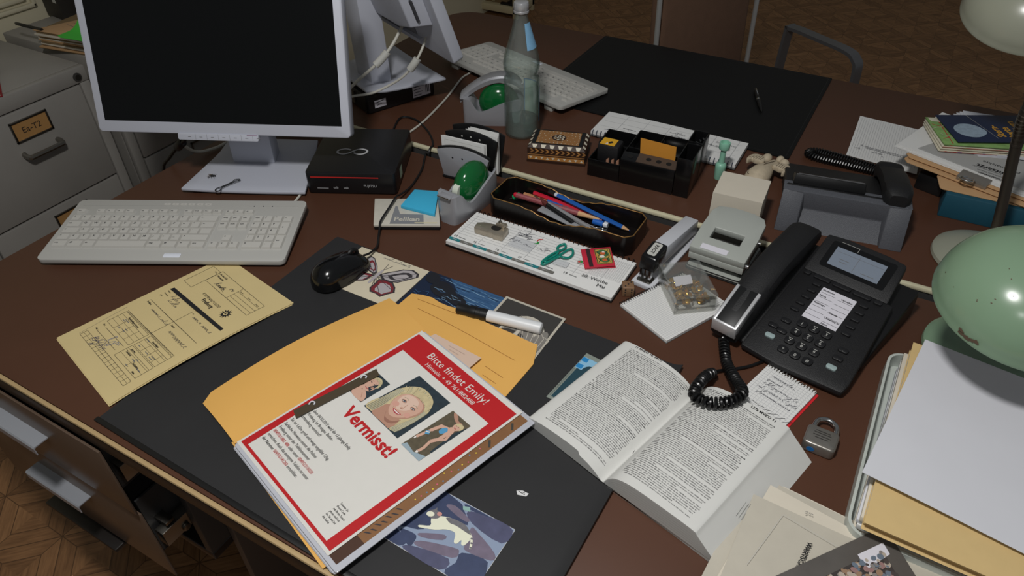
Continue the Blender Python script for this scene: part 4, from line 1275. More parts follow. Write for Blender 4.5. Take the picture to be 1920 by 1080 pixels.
b.rect(0.0015, 0.053, -0.034, -0.008, 0.0007, mat('light_blue_print', (136, 184, 212), 0.5))
for yy in (-0.009, -0.024):
    b.rect(0.0008, 0.0105, yy - 0.0085, yy, 0.0008, mat('bright_blue_print', (40, 130, 190), 0.5))
b.poly(circ(0.022, -0.034, 0.010, 0.014, 16), 0.00085, mat('teal_print', (34, 66, 78), 0.5))
for k in range(30):
    b.line([(0.0008, -0.038 - 0.0021 * k), (0.0036, -0.038 - 0.0021 * k)], 0.0004, 0.0008, INK)
b.build('print', idc, flat=True)

# --- the yellow case cover sheet
YEL = mat('buff_yellow_card', (206, 186, 134), 0.8, var=0.06, vscale=14)
hk = thing('case_cover', 'yellow printed police case folder with black title bar under the near keyboard', 'document', (-0.8819, 0.4502, 0.0004), -14.5)
def warp(x, y):
    """the card bows up a little along its right side where it lies on the blotter"""
    e = max(0.0, (x - 0.0) / 0.098)
    return 0.0010 + 0.0075 * e * max(0, 1 - abs((y - 0.01) / 0.16) ** 2)
b = MB()
nx, ny = 10, 14
for lay, dx, dy in ((0.0, 0.0012, -0.0015), (0.0012, 0, 0)):
    v = []
    for j in range(ny + 1):
        for i in range(nx + 1):
            x = -0.0985 + 0.1965 * i / nx + dx * 1.5
            y = -0.136 + (0.284 + 0.012 * i / nx) * j / ny + dy
            zz = warp(x, y) + lay
            if y > 0.125 and x < 0.06:
                zz = min(zz, 0.0036)
            v.append((x, y, zz))
    b.add(v, [(j * (nx + 1) + i, j * (nx + 1) + i + 1, (j + 1) * (nx + 1) + i + 1, (j + 1) * (nx + 1) + i) for j in range(ny) for i in range(nx)], YEL)
o = b.build('folder', hk)
sm = o.modifiers.new('s', 'SOLIDIFY'); sm.thickness = 0.0004; sm.offset = -1
b = MB()
zt = 0.0
b.poly([(-0.083, 0.0385), (-0.081, 0.0455), (0.077, 0.0495), (0.0785, 0.0435)], zt, INK)
b.text('HANDAKTE', 0.0072, -0.003, 0.0415, zt + 0.0002, YEL, 'b', 'c')
b.text('KRIMINALPOLIZEI', 0.0068, -0.032, 0.0695, zt, INK, 'n').text('Freiburg', 0.0092, -0.019, 0.0605, zt, INK, 'b')
for k in range(12):
    a = R(30 * k)
    b.poly([(0.0445 + 0.0108 * math.cos(a), 0.0700 + 0.0108 * math.sin(a)), (0.0445 + 0.006 * math.cos(a + 0.26), 0.07 + 0.006 * math.sin(a + 0.26)), (0.0445, 0.07), (0.0445 + 0.006 * math.cos(a - 0.26), 0.07 + 0.006 * math.sin(a - 0.26))], zt, INK)
b.poly(circ(0.0445, 0.07, 0.0038, n=14), zt + 0.0002, YEL).poly([(0.0425, 0.0685), (0.0465, 0.0685), (0.0455, 0.0725), (0.0435, 0.0725)], zt + 0.0003, INK)
lw = 0.0005
b.frame(-0.0865, -0.0618, 0.0650, 0.1185, lw, zt, INK)
b.frame(-0.0612, 0.0735, 0.0905, 0.1225, lw, zt, INK).line([(0.0065, 0.0905), (0.0065, 0.1225)], lw, zt, INK)
for k in (0.0978, 0.1052, 0.1126):
    b.line([(0.0065, k), (0.0735, k)], lw, zt, INK)
for s, x, y, sz in (('An das LKA', -0.058, 0.1150, 0.0045), ('Wiesbaden', -0.058, 0.1090, 0.0045)):
    b.text(s, sz, x, y, zt, INK, 'b')
b.scrawl(-0.040, 0.098, 0.026, 0.008, zt, INK, 0.0005, -6, 3).scrawl(-0.042, 0.095, 0.024, 0.010, zt, PEN, 0.0005, 4, 14).scrawl(-0.010, 0.108, 0.010, 0.005, zt, PEN, 0.0004, 0, 21)
for x in (0.009, 0.034, 0.058):
    b.text('Datum', 0.0034, x, 0.1142, zt, INK)
b.text('Fach', 0.0038, -0.071, 0.112, zt, INK, rot=0)
b.line([(-0.080, 0.0045), (0.077, 0.0050)], 0.0006, zt, INK).line([(-0.0015, -0.033), (-0.0015, 0.038)], 0.0005, zt, INK)
for s, x, y in (('Name:', -0.081, 0.0335), ('Vorname:', -0.081, 0.0270), ('geb.:', -0.081, 0.0205), ('in:', 0.003, 0.0345)):
    b.text(s, 0.0036, x, y, zt, INK)
b.text('Straftat:', 0.0042, -0.080, -0.0020, zt, INK, 'b').text('Tatort:', 0.0042, 0.003, -0.0020, zt, INK, 'b')
for x, y, l, h, s in ((-0.062, 0.030, 0.022, 0.008, 31), (-0.058, 0.022, 0.024, 0.008, 32), (0.012, 0.0295, 0.024, 0.008, 33), (0.044, 0.0285, 0.026, 0.009, 34), (-0.056, -0.0065, 0.020, 0.006, 35), (-0.032, -0.007, 0.028, 0.007, 36), (0.016, -0.012, 0.014, 0.009, 37), (0.034, -0.014, 0.036, 0.012, 38)):
    b.scrawl(x, y, l, h, zt, PEN, 0.00045, 0, s)
def table(x0, x1, y0, y1, cols, rows, head):
    b.frame(x0, x1, y0, y1, lw, zt, INK)
    for c_ in cols:
        b.line([(x0 + (x1 - x0) * c_, y0), (x0 + (x1 - x0) * c_, y1 - head)], lw * 0.8, zt, INK)
    for r_ in rows:
        b.line([(x0, y0 + (y1 - y0) * r_), (x1, y0 + (y1 - y0) * r_)], lw * 0.8, zt, INK)
    b.line([(x0, y1 - head), (x1, y1 - head)], lw, zt, INK)
    rn = random.Random(int((x0 + y0) * 1e4))
    for i in range(5):
        xx = x0 + (x1 - x0) * rn.uniform(0.03, 0.8)
        yy = y0 + (y1 - y0) * rn.uniform(0.1, 0.75)
        b.line([(xx, yy), (xx + rn.uniform(0.005, 0.012), yy)], 0.0012, zt, GREYINK)
b.line([(-0.0800, -0.0325), (0.0785, -0.0305)], 0.0007, zt, INK).line([(-0.0800, -0.0342), (0.0785, -0.0322)], 0.0004, zt, INK)
table(-0.0798, -0.0015, -0.0665, -0.0350, (0.3, 0.53, 0.77), (0.28, 0.53), 0.007)
b.text('Beschuldigte Person', 0.0042, -0.062, -0.0405, zt, INK, 'b')
table(0.0045, 0.0778, -0.0605, -0.0340, (0.3, 0.55, 0.8), (0.3, 0.6), 0.007)
b.text('Geschädigte', 0.0042, 0.020, -0.0395, zt, INK, 'b')
table(0.0040, 0.0782, -0.0903, -0.0625, (0.5,), (0.35, 0.65), 0.0065)
b.text('Spuren', 0.0042, 0.012, -0.0680, zt, INK, 'b').text('Tatmittel', 0.0042, 0.010, -0.0755, zt, INK, 'b').text('Sachgebiet', 0.0042, 0.044, -0.0800, zt, INK, 'b').text('Akte', 0.0042, 0.060, -0.0885, zt, INK, 'b')
b.line([(-0.066, -0.0740), (-0.004, -0.0730)], 0.0006, zt, INK).line([(-0.070, -0.0860), (-0.006, -0.0850)], 0.0006, zt, INK)
b.text('Az.:', 0.0042, -0.077, -0.0740, zt, INK, 'b').text('Nr.:', 0.0042, -0.077, -0.0860, zt, INK, 'b')
b.frame(-0.0800, 0.0792, -0.1080, -0.0965, lw, zt, INK).line([(-0.08, -0.1022), (0.0792, -0.1022)], lw * .8, zt, INK)
for k in range(1, 14):
    b.line([(-0.08 + 0.01138 * k, -0.108), (-0.08 + 0.01138 * k, -0.0965)], lw * .8, zt, INK)
b.scrawl(-0.060, -0.100, 0.036, 0.016, zt, mat('blue_ballpoint_ink', (44, 50, 96), 0.8), 0.0006, 0, 41).scrawl(-0.056, -0.098, 0.026, 0.018, zt, mat('blue_ballpoint_ink', (44, 50, 96), 0.8), 0.0006, 8, 42).scrawl(-0.038, -0.088, 0.020, 0.014, zt, mat('stamp_blue_ink', (112, 120, 148), 0.8), 0.0007, 20, 43)
b.line([(-0.090, -0.0300), (-0.083, -0.1080)], 0.0003, zt, GREYINK)
b.V = [(x, y, z + warp(x, y) + 0.0016) for x, y, z in b.V]
b.build('printing', hk, flat=True)

# --- orange envelope, open folder and document stack
ENV = mat('orange_kraft_envelope', (222, 170, 88), 0.75, var=0.07, vscale=10)
ev = thing('envelope', 'orange padded envelope lying under the open folder at the top of the blotter', 'envelope', (-0.484, 0.55, 0.0031), -3.5)
b = MB()
nx, ny = 14, 14
v = []
ol = 0.118
for j in range(ny + 1):
    for i in range(nx + 1):
        u, s = i / nx, j / ny
        x = -0.118 + 0.252 * u
        y = -0.12 + 0.262 * s
        if u > 0.9 and s > 0.86:
            x -= 0.016 * (s - 0.86) / 0.14 * (u - 0.9) / 0.1
        if s == 1.0:
            y += 0.003 * math.sin(u * 19) * (1 if 0.1 < u < 0.5 else 0.3)
        if u < 0.1 and s > 0.9:
            y -= 0.008 * (0.1 - u) / 0.1
        v.append((x, y, 0.003 * math.sin(math.pi * u) * math.sin(math.pi * s) + 0.0022 + (0.002 if s > .55 else 0) * math.sin(8 * u + 5 * s) * 0.5))
b.add(v, [(j * (nx + 1) + i, j * (nx + 1) + i + 1, (j + 1) * (nx + 1) + i + 1, (j + 1) * (nx + 1) + i) for j in range(ny) for i in range(nx)], ENV)
o = b.build('envelope_body', ev)
sm = o.modifiers.new('s', 'SOLIDIFY'); sm.thickness = 0.0018; sm.offset = -1
b = MB()
def el(x0, y0, x1, y1):
    P = [(x0 + (x1 - x0) * t / 12, y0 + (y1 - y0) * t / 12) for t in range(13)]
    b.line(P, 0.0008, 0.0, mat('orange_crease_ink', (150, 98, 40), 0.8))
el(-0.085, 0.110, 0.108, 0.096); el(0.078, 0.062, 0.112, 0.058); el(0.085, 0.046, 0.110, 0.043); el(-0.10, 0.128, -0.02, 0.131)
def evz(x, y):
    u, s = (x + 0.118) / 0.252, (y + 0.12) / 0.262
    return 0.003 * math.sin(math.pi * u) * math.sin(math.pi * s) + 0.0022 + (0.002 if s > .55 else 0) * math.sin(8 * u + 5 * s) * 0.5
b.V = [(x, y, z + evz(x, y) + 0.0004) for x, y, z in b.V]
b.build('crease_lines', ev, flat=True)

PZ = (-0.4584, 0.4397)
fo = thing('folder', 'open orange card folder with wide flap left of the missing-person poster', 'folder', (*PZ, 0.0092), -17.3)
MB().prism([(-0.124, -0.154), (0.112, -0.161), (0.112, 0.156), (-0.116, 0.160)], -0.0055, -0.0047, ENV).build('back_cover', fo, bev=0.0003)
b = MB()
nx, ny = 10, 18
v = []
for j in range(ny + 1):
    s = j / ny
    y = -0.152 + 0.312 * s
    for i in range(nx + 1):
        u = i / nx
        left = -0.222 - 0.006 * math.sin(math.pi * s) * 1.4 + 0.004 * s
        if s < 0.04:
            left += 0.010 * (1 - s / 0.04)
        x = -0.1165 + (left + 0.1165) * u
        zf = 0.004 * math.sin(math.pi * u) + (0.0045 * u * (0.3 + math.sin(math.pi * s * 1.1)))
        v.append((x, y + 0.006 * u * (1 if s > 0.98 else 0), -0.0046 + zf + 0.002 * (1 - u)))
b.add(v, [(j * (nx + 1) + i + 1, j * (nx + 1) + i, (j + 1) * (nx + 1) + i, (j + 1) * (nx + 1) + i + 1) for j in range(ny) for i in range(nx)], ENV)
o = b.build('flap', fo)
sm = o.modifiers.new('s', 'SOLIDIFY'); sm.thickness = 0.0007; sm.offset = 1
slip = thing('paper_slip', 'pale pink note slip peeking out behind the poster onto the envelope', 'paper slip', (*PZ, 0.0092), -17.3)
b = MB().prism([(-0.103, 0.120), (-0.094, 0.163), (-0.008, 0.180), (0.0, 0.12)], 0.0030, 0.0035, mat('pale_pink_paper', (206, 180, 162), 0.8))
b.line([(-0.06, 0.162), (-0.03, 0.167)], 0.001, 0.0037, mat('faint_print', (176, 152, 138), 0.8)).line([(-0.055, 0.157), (-0.035, 0.160)], 0.001, 0.0037, mat('faint_print', (176, 152, 138), 0.8))
b.build('paper', slip)

# clear sleeves with sheets
SLEEVE = mat('clear_sleeve_edge', (186, 188, 196), 0.14, spec=0.7)
WOODPIC = mat('brown_photo_print', (132, 94, 62), 0.4, var=0.3, vscale=25)
sl = thing('document_sleeve', 'stack of clear plastic sleeves with papers below the missing-person poster', 'document sleeves', (*PZ, 0.0060), -17.3)
for k, (x0, x1, y0, y1) in enumerate(((-0.112, 0.126, -0.157, 0.150), (-0.110, 0.1305, -0.1565, 0.152), (-0.109, 0.1295, -0.1545, 0.151), (-0.108, 0.1335, -0.155, 0.153))):
    MB().prism(rr(x1 - x0, y1 - y0, 0.003, 3, (x0 + x1) / 2, (y0 + y1) / 2), 0.0026 * k, 0.0026 * k + 0.0018, SLEEVE).build('sleeve', sl, bev=0.0004)
b = MB().rect(0.070, 0.1250, -0.149, 0.146, 0.0098, WOODPIC)
rn = random.Random(5)
for k in range(7):
    x = 0.1125 + 0.002 * (k % 2)
    y = -0.105 + 0.0075 * k
    b.poly([(x, y), (x + 0.006, y + 0.004), (x + 0.007, y + 0.0065), (x + 0.001, y + 0.003)], 0.0100, DARKPRINT)
for k in range(14):
    b.poly(circ(0.117 + rn.uniform(-.004, .005), -0.035 + 0.009 * k * 0.9, 0.0011, n=6), 0.0101, [mat('confetti_yellow', (220, 190, 60), 0.6), mat('confetti_pink', (206, 90, 120), 0.6), mat('confetti_blue', (90, 140, 180), 0.6)][k % 3])
for y in (0.088, 0.128):
    b.line([(0.114, y), (0.122, y - 0.008)], 0.003, 0.0101, STEEL)
b.rect(0.106, 0.1250, -0.149, -0.112, 0.0100, mat('dark_brown_print', (74, 50, 38), 0.4))
b.build('picture_sheet', sl, flat=True, label='brown photo sheet showing along the right edge')

POSTER = mat('poster_paper', (214, 212, 206), 0.35, var=0.02, spec=0.4)
PRED = mat('poster_red', (184, 34, 38), 0.38)
po = thing('poster', 'red and white missing-person poster with photos of a blond girl', 'poster', (*PZ, 0.0168), -17.3)
def pz(x, y):
    """sheet dips towards its lower left corner and bows over the filing strip"""
    e = max(0.0, (-0.02 - y) / 0.13) * max(0.0, (0.02 - x) / 0.13)
    return 0.0006 - 0.0016 * min(1, e) ** 0.8 + 0.0022 * math.exp(-((x + 0.088) / 0.02) ** 2) * math.exp(-((y + 0.01) / 0.09) ** 2)
b = MB()
nx, ny = 22, 28
v = [(-0.1095 + 0.2200 * i / nx, -0.1505 + 0.3005 * j / ny, pz(-0.1095 + 0.2200 * i / nx, -0.1505 + 0.3005 * j / ny)) for j in range(ny + 1) for i in range(nx + 1)]
b.add(v, [(j * (nx + 1) + i, j * (nx + 1) + i + 1, (j + 1) * (nx + 1) + i + 1, (j + 1) * (nx + 1) + i) for j in range(ny) for i in range(nx)], POSTER)
o = b.build('sheet', po)
sm = o.modifiers.new('s', 'SOLIDIFY'); sm.thickness = 0.0006; sm.offset = -1
def grid(b, x0, x1, y0, y1, z, m, n=10):
    for i in range(n):
        for j in range(n):
            xa, xb = x0 + (x1 - x0) * i / n, x0 + (x1 - x0) * (i + 1) / n
            ya, yb_ = y0 + (y1 - y0) * j / n, y0 + (y1 - y0) * (j + 1) / n
            b.rect(xa, xb, ya, yb_, z, m)
b = MB()
grid(b, -0.1060, 0.1070, 0.1045, 0.1420, 0.0004, PRED, 12)
grid(b, -0.1060, -0.0955, -0.1460, 0.1045, 0.0004, PRED, 16)
grid(b, 0.0935, 0.1070, -0.1460, 0.1045, 0.0004, PRED, 16)
grid(b, -0.0955, 0.0935, -0.1460, -0.1418, 0.0004, PRED, 16)
b.text('Bitte findet Emily!', 0.0178, 0.0025, 0.1208, 0.0006, POSTER, 'n', 'c').text('Hinweis: + 49 761/882488', 0.0098, 0.0025, 0.1088, 0.0006, POSTER, 'n', 'c')
b.text('Vermisst!', 0.0275, -0.004, -0.0262, 0.0006, PRED, 'b', 'c', sx=0.98)
L_ = [('Seit dem 04.02.2017 wird die 13-jährige Emily', -0.0530), ('aus Freiburg im Breisgau, Baden-', -0.0612), ('Württemberg vermisst!!', -0.0692), ('Sie ist 1,65m groß und wiegt ungefähr 52kg.', -0.0818), ('Sachliche Hinweise nimmt die Polizei', -0.0912), ('Freiburg unter der Telefonnummer', -0.0994)]
for s, y in L_:
    b.text(s, 0.0066, -0.0925, y, 0.0006, INK, 'n', sx=0.78)
def mixed(y, segs):
    x = -0.0925
    for s, m in segs:
        b.text(s, 0.0066, x, y, 0.0006, m, 'n', sx=0.78)
        x += sum(GLYPH[('n', c_)][2] for c_ in s) * 0.0066 * 0.78
mixed(-0.1076, [('0049761/882 488', PRED), (' oder unter ', INK), ('00495231/6020', PRED)])
mixed(-0.1158, [('erreichen. Auch das anonyme Telefon ist unter', INK)])
mixed(-0.1240, [('der Nummer ', INK), ('0049761/41260', PRED), (' erreichbar.', INK)])
for k, s in enumerate(('Scannen Sie', 'diesen Code', 'mit Ihrem Smart-', 'phone und hel-', 'fen Sie uns bei', 'der Suche')):
    b.text(s, 0.0042, 0.0625, -0.1040 - 0.0050 * k, 0.0006, INK, 'n', sx=0.8)
b.V = [(x, y, z + pz(x, y)) for x, y, z in b.V]
b.build('printing', po, flat=True)
# photos on the poster
SKIN = mat('print_skin', (204, 164, 144), 0.4); SKIN2 = mat('print_skin_shade', (178, 136, 116), 0.4)
HAIR = mat('print_blond', (196, 182, 142), 0.4, var=0.25, vscale=220); HAIR2 = mat('print_blond_dark', (150, 142, 116), 0.4)
SLATE = mat('print_slate_wall', (44, 56, 64), 0.4, var=0.3, vscale=150); LIP = mat('print_lips', (168, 64, 72), 0.4)
EYE = mat('print_eye', (52, 48, 52), 0.4); TEETH = mat('print_teeth', (228, 220, 214), 0.4)
b = MB()
sm_ = lambda pts: [(p.x, p.y) for p in spline([(x, y, 0) for x, y in pts], 4, True)]
b.poly([(-0.0376, 0.0905), (0.0312, 0.0905), (0.0305, 0.0028), (-0.0455, 0.0028)], 0.0006, SLATE)
rn = random.Random(8)
for k in range(24):
    y = 0.088 - 0.0035 * k
    x = rn.uniform(-0.036, 0.02)
    b.line([(x, y), (x + rn.uniform(0.004, 0.012), y - 0.0004)], 0.0005, 0.0007, DARKPRINT)
SKINH = mat('print_skin_light', (216, 186, 168), 0.4); SKIN3 = mat('print_skin_deep', (150, 108, 92), 0.4); HAIR3 = mat('print_blond_light', (214, 202, 166), 0.4); HAIRG = mat('print_blond_cool', (158, 164, 148), 0.4)
b.poly(sm_([(-0.044, 0.0046), (-0.0455, 0.017), (-0.0404, 0.0304), (-0.0397, 0.042), (-0.037, 0.0559), (-0.0282, 0.0706), (-0.016, 0.0793), (-0.0008, 0.08), (0.013, 0.0755), (0.0202, 0.0672), (0.0249, 0.0565), (0.0253, 0.0441), (0.0248, 0.0308), (0.0228, 0.0188), (0.0214, 0.0099), (0.0135, 0.0042), (-0.0012, 0.0050), (-0.0287, 0.0046)]), 0.0008, HAIR)
b.poly(sm_([(-0.0302, 0.0045), (-0.0280, 0.022), (-0.0209, 0.0302), (0.0049, 0.0252), (0.0110, 0.012), (0.0094, 0.0041), (-0.003, 0.0037)]), 0.0009, SKIN2)
b.poly(sm_([(-0.0175, 0.020), (-0.010, 0.0125), (0.002, 0.014), (0.010, 0.024), (0.006, 0.012), (-0.006, 0.008)]), 0.00095, SKIN3)
FACE = [(-0.0262, 0.0375), (-0.0265, 0.0485), (-0.0204, 0.0595), (-0.0056, 0.0642), (0.0105, 0.0624), (0.0187, 0.0536), (0.0181, 0.0412), (0.011, 0.0281), (0.0015, 0.0192), (-0.0075, 0.0163), (-0.0158, 0.0206), (-0.0228, 0.029)]
b.poly(sm_(FACE), 0.0010, SKIN2)
b.poly(sm_(shrink(FACE, 0.93, -0.0010, 0.0004)), 0.00105, SKIN)
b.poly(sm_(shrink(FACE, 0.62, -0.0035, 0.006)), 0.0011, SKINH)
b.poly(circ(-0.018, 0.036, 0.0052, 0.0044, 14), 0.00112, mat('print_blush', (206, 156, 140), 0.4)).poly(circ(0.0090, 0.0345, 0.0048, 0.0042, 14), 0.00112, mat('print_blush', (206, 156, 140), 0.4))
b.poly(sm_([(-0.0300, 0.052), (-0.0262, 0.0645), (-0.0130, 0.0735), (0.0020, 0.0745), (0.0150, 0.0690), (0.0215, 0.0585), (0.0175, 0.0575), (0.0105, 0.0635), (-0.0020, 0.0650), (-0.0150, 0.0620), (-0.0240, 0.0550)]), 0.00114, HAIR)
for k in range(17):
    t = k / 16
    x0, y0 = -0.034 + 0.056 * t, 0.058 + 0.021 * math.sin(math.pi * (0.12 + 0.8 * t))
    x1, y1 = -0.027 + 0.047 * t, 0.054 + 0.0095 * math.sin(math.pi * (0.1 + 0.8 * t))
    b.line([(x0, y0), ((x0 + x1) / 2 + 0.001, (y0 + y1) / 2), (x1, y1)], 0.0007, 0.00116, (HAIR3, HAIR2, HAIRG)[k % 3])
for k in range(16):
    t = k / 15
    xa = -0.0370 + 0.0095 * t
    b.line([(p.x, p.y) for p in spline([(xa, 0.056 + 0.004 * t, 0), (xa - 0.002, 0.040, 0), (xa - 0.0045 + 0.004 * t, 0.022, 0), (-0.0435 + 0.013 * t, 0.006, 0)], 3)], 0.0006, 0.00117, (HAIR3, HAIR2, HAIRG)[k % 3])
    xb = 0.0245 - 0.0055 * t
    b.line([(p.x, p.y) for p in spline([(xb, 0.055, 0), (xb + 0.0005, 0.040, 0), (xb - 0.001 - 0.003 * t, 0.022, 0), (0.0205 - 0.011 * t, 0.0055, 0)], 3)], 0.0006, 0.00117, (HAIR2, HAIRG, HAIR3)[k % 3])
for ex, ey, t in ((-0.0140, 0.0466, 5), (0.0052, 0.0464, -3)):
    b.poly(circ(ex, ey + 0.0004, 0.0046, 0.0028, 16, rot=t), 0.00118, SKIN2)
    b.poly(circ(ex, ey, 0.0034, 0.0013, 14, rot=t), 0.0012, mat('print_eye_white', (196, 190, 186), 0.4))
    b.poly(circ(ex + 0.0003, ey + 0.0001, 0.0014, 0.0013, 10), 0.0013, mat('print_iris', (74, 84, 96), 0.4))
    b.line([(ex - 0.0038, ey + 0.0001), (ex - 0.0018, ey + 0.0014), (ex + 0.0016, ey + 0.0015), (ex + 0.0038, ey + 0.0003)], 0.0008, 0.0014, EYE)
    b.line([(ex - 0.0034, ey - 0.0006), (ex, ey - 0.0015), (ex + 0.0034, ey - 0.0005)], 0.0004, 0.0014, SKIN3)
    b.line([(ex - 0.005, ey + 0.0048), (ex, ey + 0.0063), (ex + 0.0046, ey + 0.0050)], 0.0007, 0.00125, HAIR2)
b.line([(-0.0050, 0.0460), (-0.0050, 0.0405), (-0.0045, 0.0376)], 0.0007, 0.00125, SKIN2)
b.poly(circ(-0.0062, 0.0372, 0.0026, 0.0018, 12), 0.00122, SKIN).line([(-0.0086, 0.0362), (-0.0062, 0.0356), (-0.0036, 0.0364)], 0.0008, 0.0013, SKIN3)
b.poly(sm_([(-0.0140, 0.0290), (-0.0090, 0.0298), (-0.0058, 0.0294), (-0.0030, 0.0298), (0.0024, 0.0294), (-0.001, 0.0262), (-0.006, 0.0251), (-0.0110, 0.0262)]), 0.0012, LIP)
b.poly(sm_([(-0.0118, 0.0284), (-0.0060, 0.0286), (0.0004, 0.0286), (-0.002, 0.0273), (-0.0062, 0.0269), (-0.0100, 0.0273)]), 0.0013, TEETH)
b.line([(-0.0165, 0.0315), (-0.0152, 0.0285)], 0.0005, 0.0012, SKIN2).line([(0.0046, 0.0315), (0.0036, 0.0285)], 0.0005, 0.0012, SKIN2)
b.V = [(x, y, z + pz(x, y)) for x, y, z in b.V]
b.build('photo_print', po, flat=True, label='large portrait photo of a smiling blond girl')
b = MB()
b.poly([(-0.0800, 0.0512), (-0.0530, 0.0512), (-0.0535, 0.0030), (-0.0805, 0.0030)], 0.0006, SLATE)
b.poly(sm_([(-0.078, 0.004), (-0.079, 0.020), (-0.072, 0.026), (-0.060, 0.017), (-0.0545, 0.010), (-0.056, 0.0035)]), 0.0008, SKIN)
b.poly(sm_([(-0.0765, 0.025), (-0.0775, 0.038), (-0.0715, 0.045), (-0.0625, 0.042), (-0.0595, 0.032), (-0.062, 0.022), (-0.069, 0.017)]), 0.0009, SKIN)
b.poly(sm_([(-0.0765, 0.0400), (-0.0735, 0.0460), (-0.0665, 0.0475), (-0.0600, 0.0430), (-0.0575, 0.0350), (-0.0600, 0.0330), (-0.0625, 0.0395), (-0.0690, 0.0425)]), 0.0010, HAIR)
for k in range(6):
    b.line([(-0.074 + 0.0028 * k, 0.0462 - 0.0006 * k), (-0.072 + 0.0022 * k, 0.0418 - 0.0006 * k)], 0.0006, 0.00105, HAIR2)
b.poly(circ(-0.0640, 0.0290, 0.0026, 0.0022, 10), 0.00095, SKIN2)
for ex in (-0.0728, -0.0660):
    b.poly(circ(ex, 0.0345, 0.0014, 0.0008, 8), 0.0011, EYE)
    b.line([(ex - 0.0018, 0.0372), (ex + 0.0018, 0.0374)], 0.0004, 0.0011, HAIR2)
b.line([(-0.0725, 0.0242), (-0.069, 0.0228), (-0.0655, 0.0243)], 0.0011, 0.0011, LIP)
b.line([(-0.066, 0.014), (-0.060, 0.008)], 0.0008, 0.0011, SKIN2)
b.V = [(x, y, z + pz(x, y)) for x, y, z in b.V]
b.build('photo_print', po, flat=True, label='small photo of a child, half under the filing strip')
b = MB()
b.poly([(0.0445, 0.0844), (0.0808, 0.0844), (0.0783, 0.0010), (0.0415, 0.0010)], 0.0006, mat('print_olive_ground', (92, 84, 68), 0.4, var=0.35, vscale=200))
b.poly([(0.0415, 0.0010), (0.0783, 0.0010), (0.0786, 0.012), (0.062, 0.005), (0.0445, 0.008)], 0.0007, mat('print_pale_blue', (150, 168, 178), 0.4))
b.poly([(0.0746, 0.06), (0.0806, 0.08), (0.0792, 0.02), (0.0765, 0.02)], 0.0007, SLATE)
b.poly(sm_([(0.0485, 0.0835), (0.056, 0.0835), (0.064, 0.078), (0.072, 0.0785), (0.066, 0.0735), (0.056, 0.077)]), 0.0008, SKIN2)
LIM = [([(0.0650, 0.060), (0.0545, 0.0565), (0.0505, 0.043)], 0.0052), ([(0.0505, 0.044), (0.0472, 0.030), (0.0452, 0.0225)], 0.0042), ([(0.0700, 0.055), (0.0690, 0.040), (0.0640, 0.031)], 0.0055), ([(0.0640, 0.031), (0.0662, 0.018), (0.0652, 0.010)], 0.0042), ([(0.0725, 0.058), (0.0755, 0.046), (0.0690, 0.039)], 0.0036)]
for pts, w in LIM:
    b.line(pts, w, 0.0009, SKIN)
b.poly(sm_([(0.0625, 0.053), (0.0645, 0.064), (0.0705, 0.066), (0.0745, 0.059), (0.0725, 0.050)]), 0.0010, SKIN)
BLUEP = mat('print_blue_cloth', (84, 150, 190), 0.4)
b.poly(sm_([(0.0580, 0.054), (0.0620, 0.060), (0.0670, 0.056), (0.0640, 0.0475), (0.0590, 0.0485)]), 0.0011, BLUEP)
b.line([(0.0475, 0.0355), (0.0525, 0.0385)], 0.006, 0.0010, BLUEP).line([(0.0477, 0.0365), (0.0523, 0.0392)], 0.0018, 0.0011, TEETH)
b.line([(0.0440, 0.0205), (0.0462, 0.0205)], 0.0034, 0.0011, TEETH).line([(0.0635, 0.0075), (0.0665, 0.009)], 0.0034, 0.0011, TEETH)
b.poly(circ(0.0705, 0.0695, 0.0058, 0.0062, 14), 0.0011, SKIN)
b.poly(sm_([(0.0655, 0.0715), (0.0685, 0.0765), (0.0755, 0.0770), (0.0785, 0.0725), (0.0765, 0.0670), (0.0745, 0.0720)]), 0.0012, HAIR)
for ex in (0.0685, 0.0722):
    b.poly(circ(ex, 0.0708, 0.0008, 0.0005, 6), 0.0013, EYE)
b.line([(0.0682, 0.0668), (0.0703, 0.0660), (0.0722, 0.0670)], 0.0009, 0.0013, LIP)
b.V = [(x, y, z + pz(x, y)) for x, y, z in b.V]
b.build('photo_print', po, flat=True, label='photo of a sporty girl in a blue top bending forward')
b = MB().poly([(-0.0880, 0.0530), (-0.0745, 0.0490), (-0.0870, -0.0760), (-0.1010, -0.0720)][::-1], 0.0012, mat('smoked_brown_strip', (72, 62, 46), 0.5))
b.V = [(x, y, z + 0.0034) for x, y, z in b.V]
fs = b.build('filing_strip', po)
sm = fs.modifiers.new('s', 'SOLIDIFY'); sm.thickness = 0.0006
for x, y in ((-0.0850, 0.030), (-0.0930, -0.048)):
    MB().tube(spline([(x - 0.002, y - 0.004, 0.0055), (x - 0.003, y + 0.001, 0.007), (x + 0.001, y + 0.004, 0.0065), (x + 0.003, y + 0.001, 0.0055)], 4), 0.0010, WHITEPL, 6).build('prong', fs)

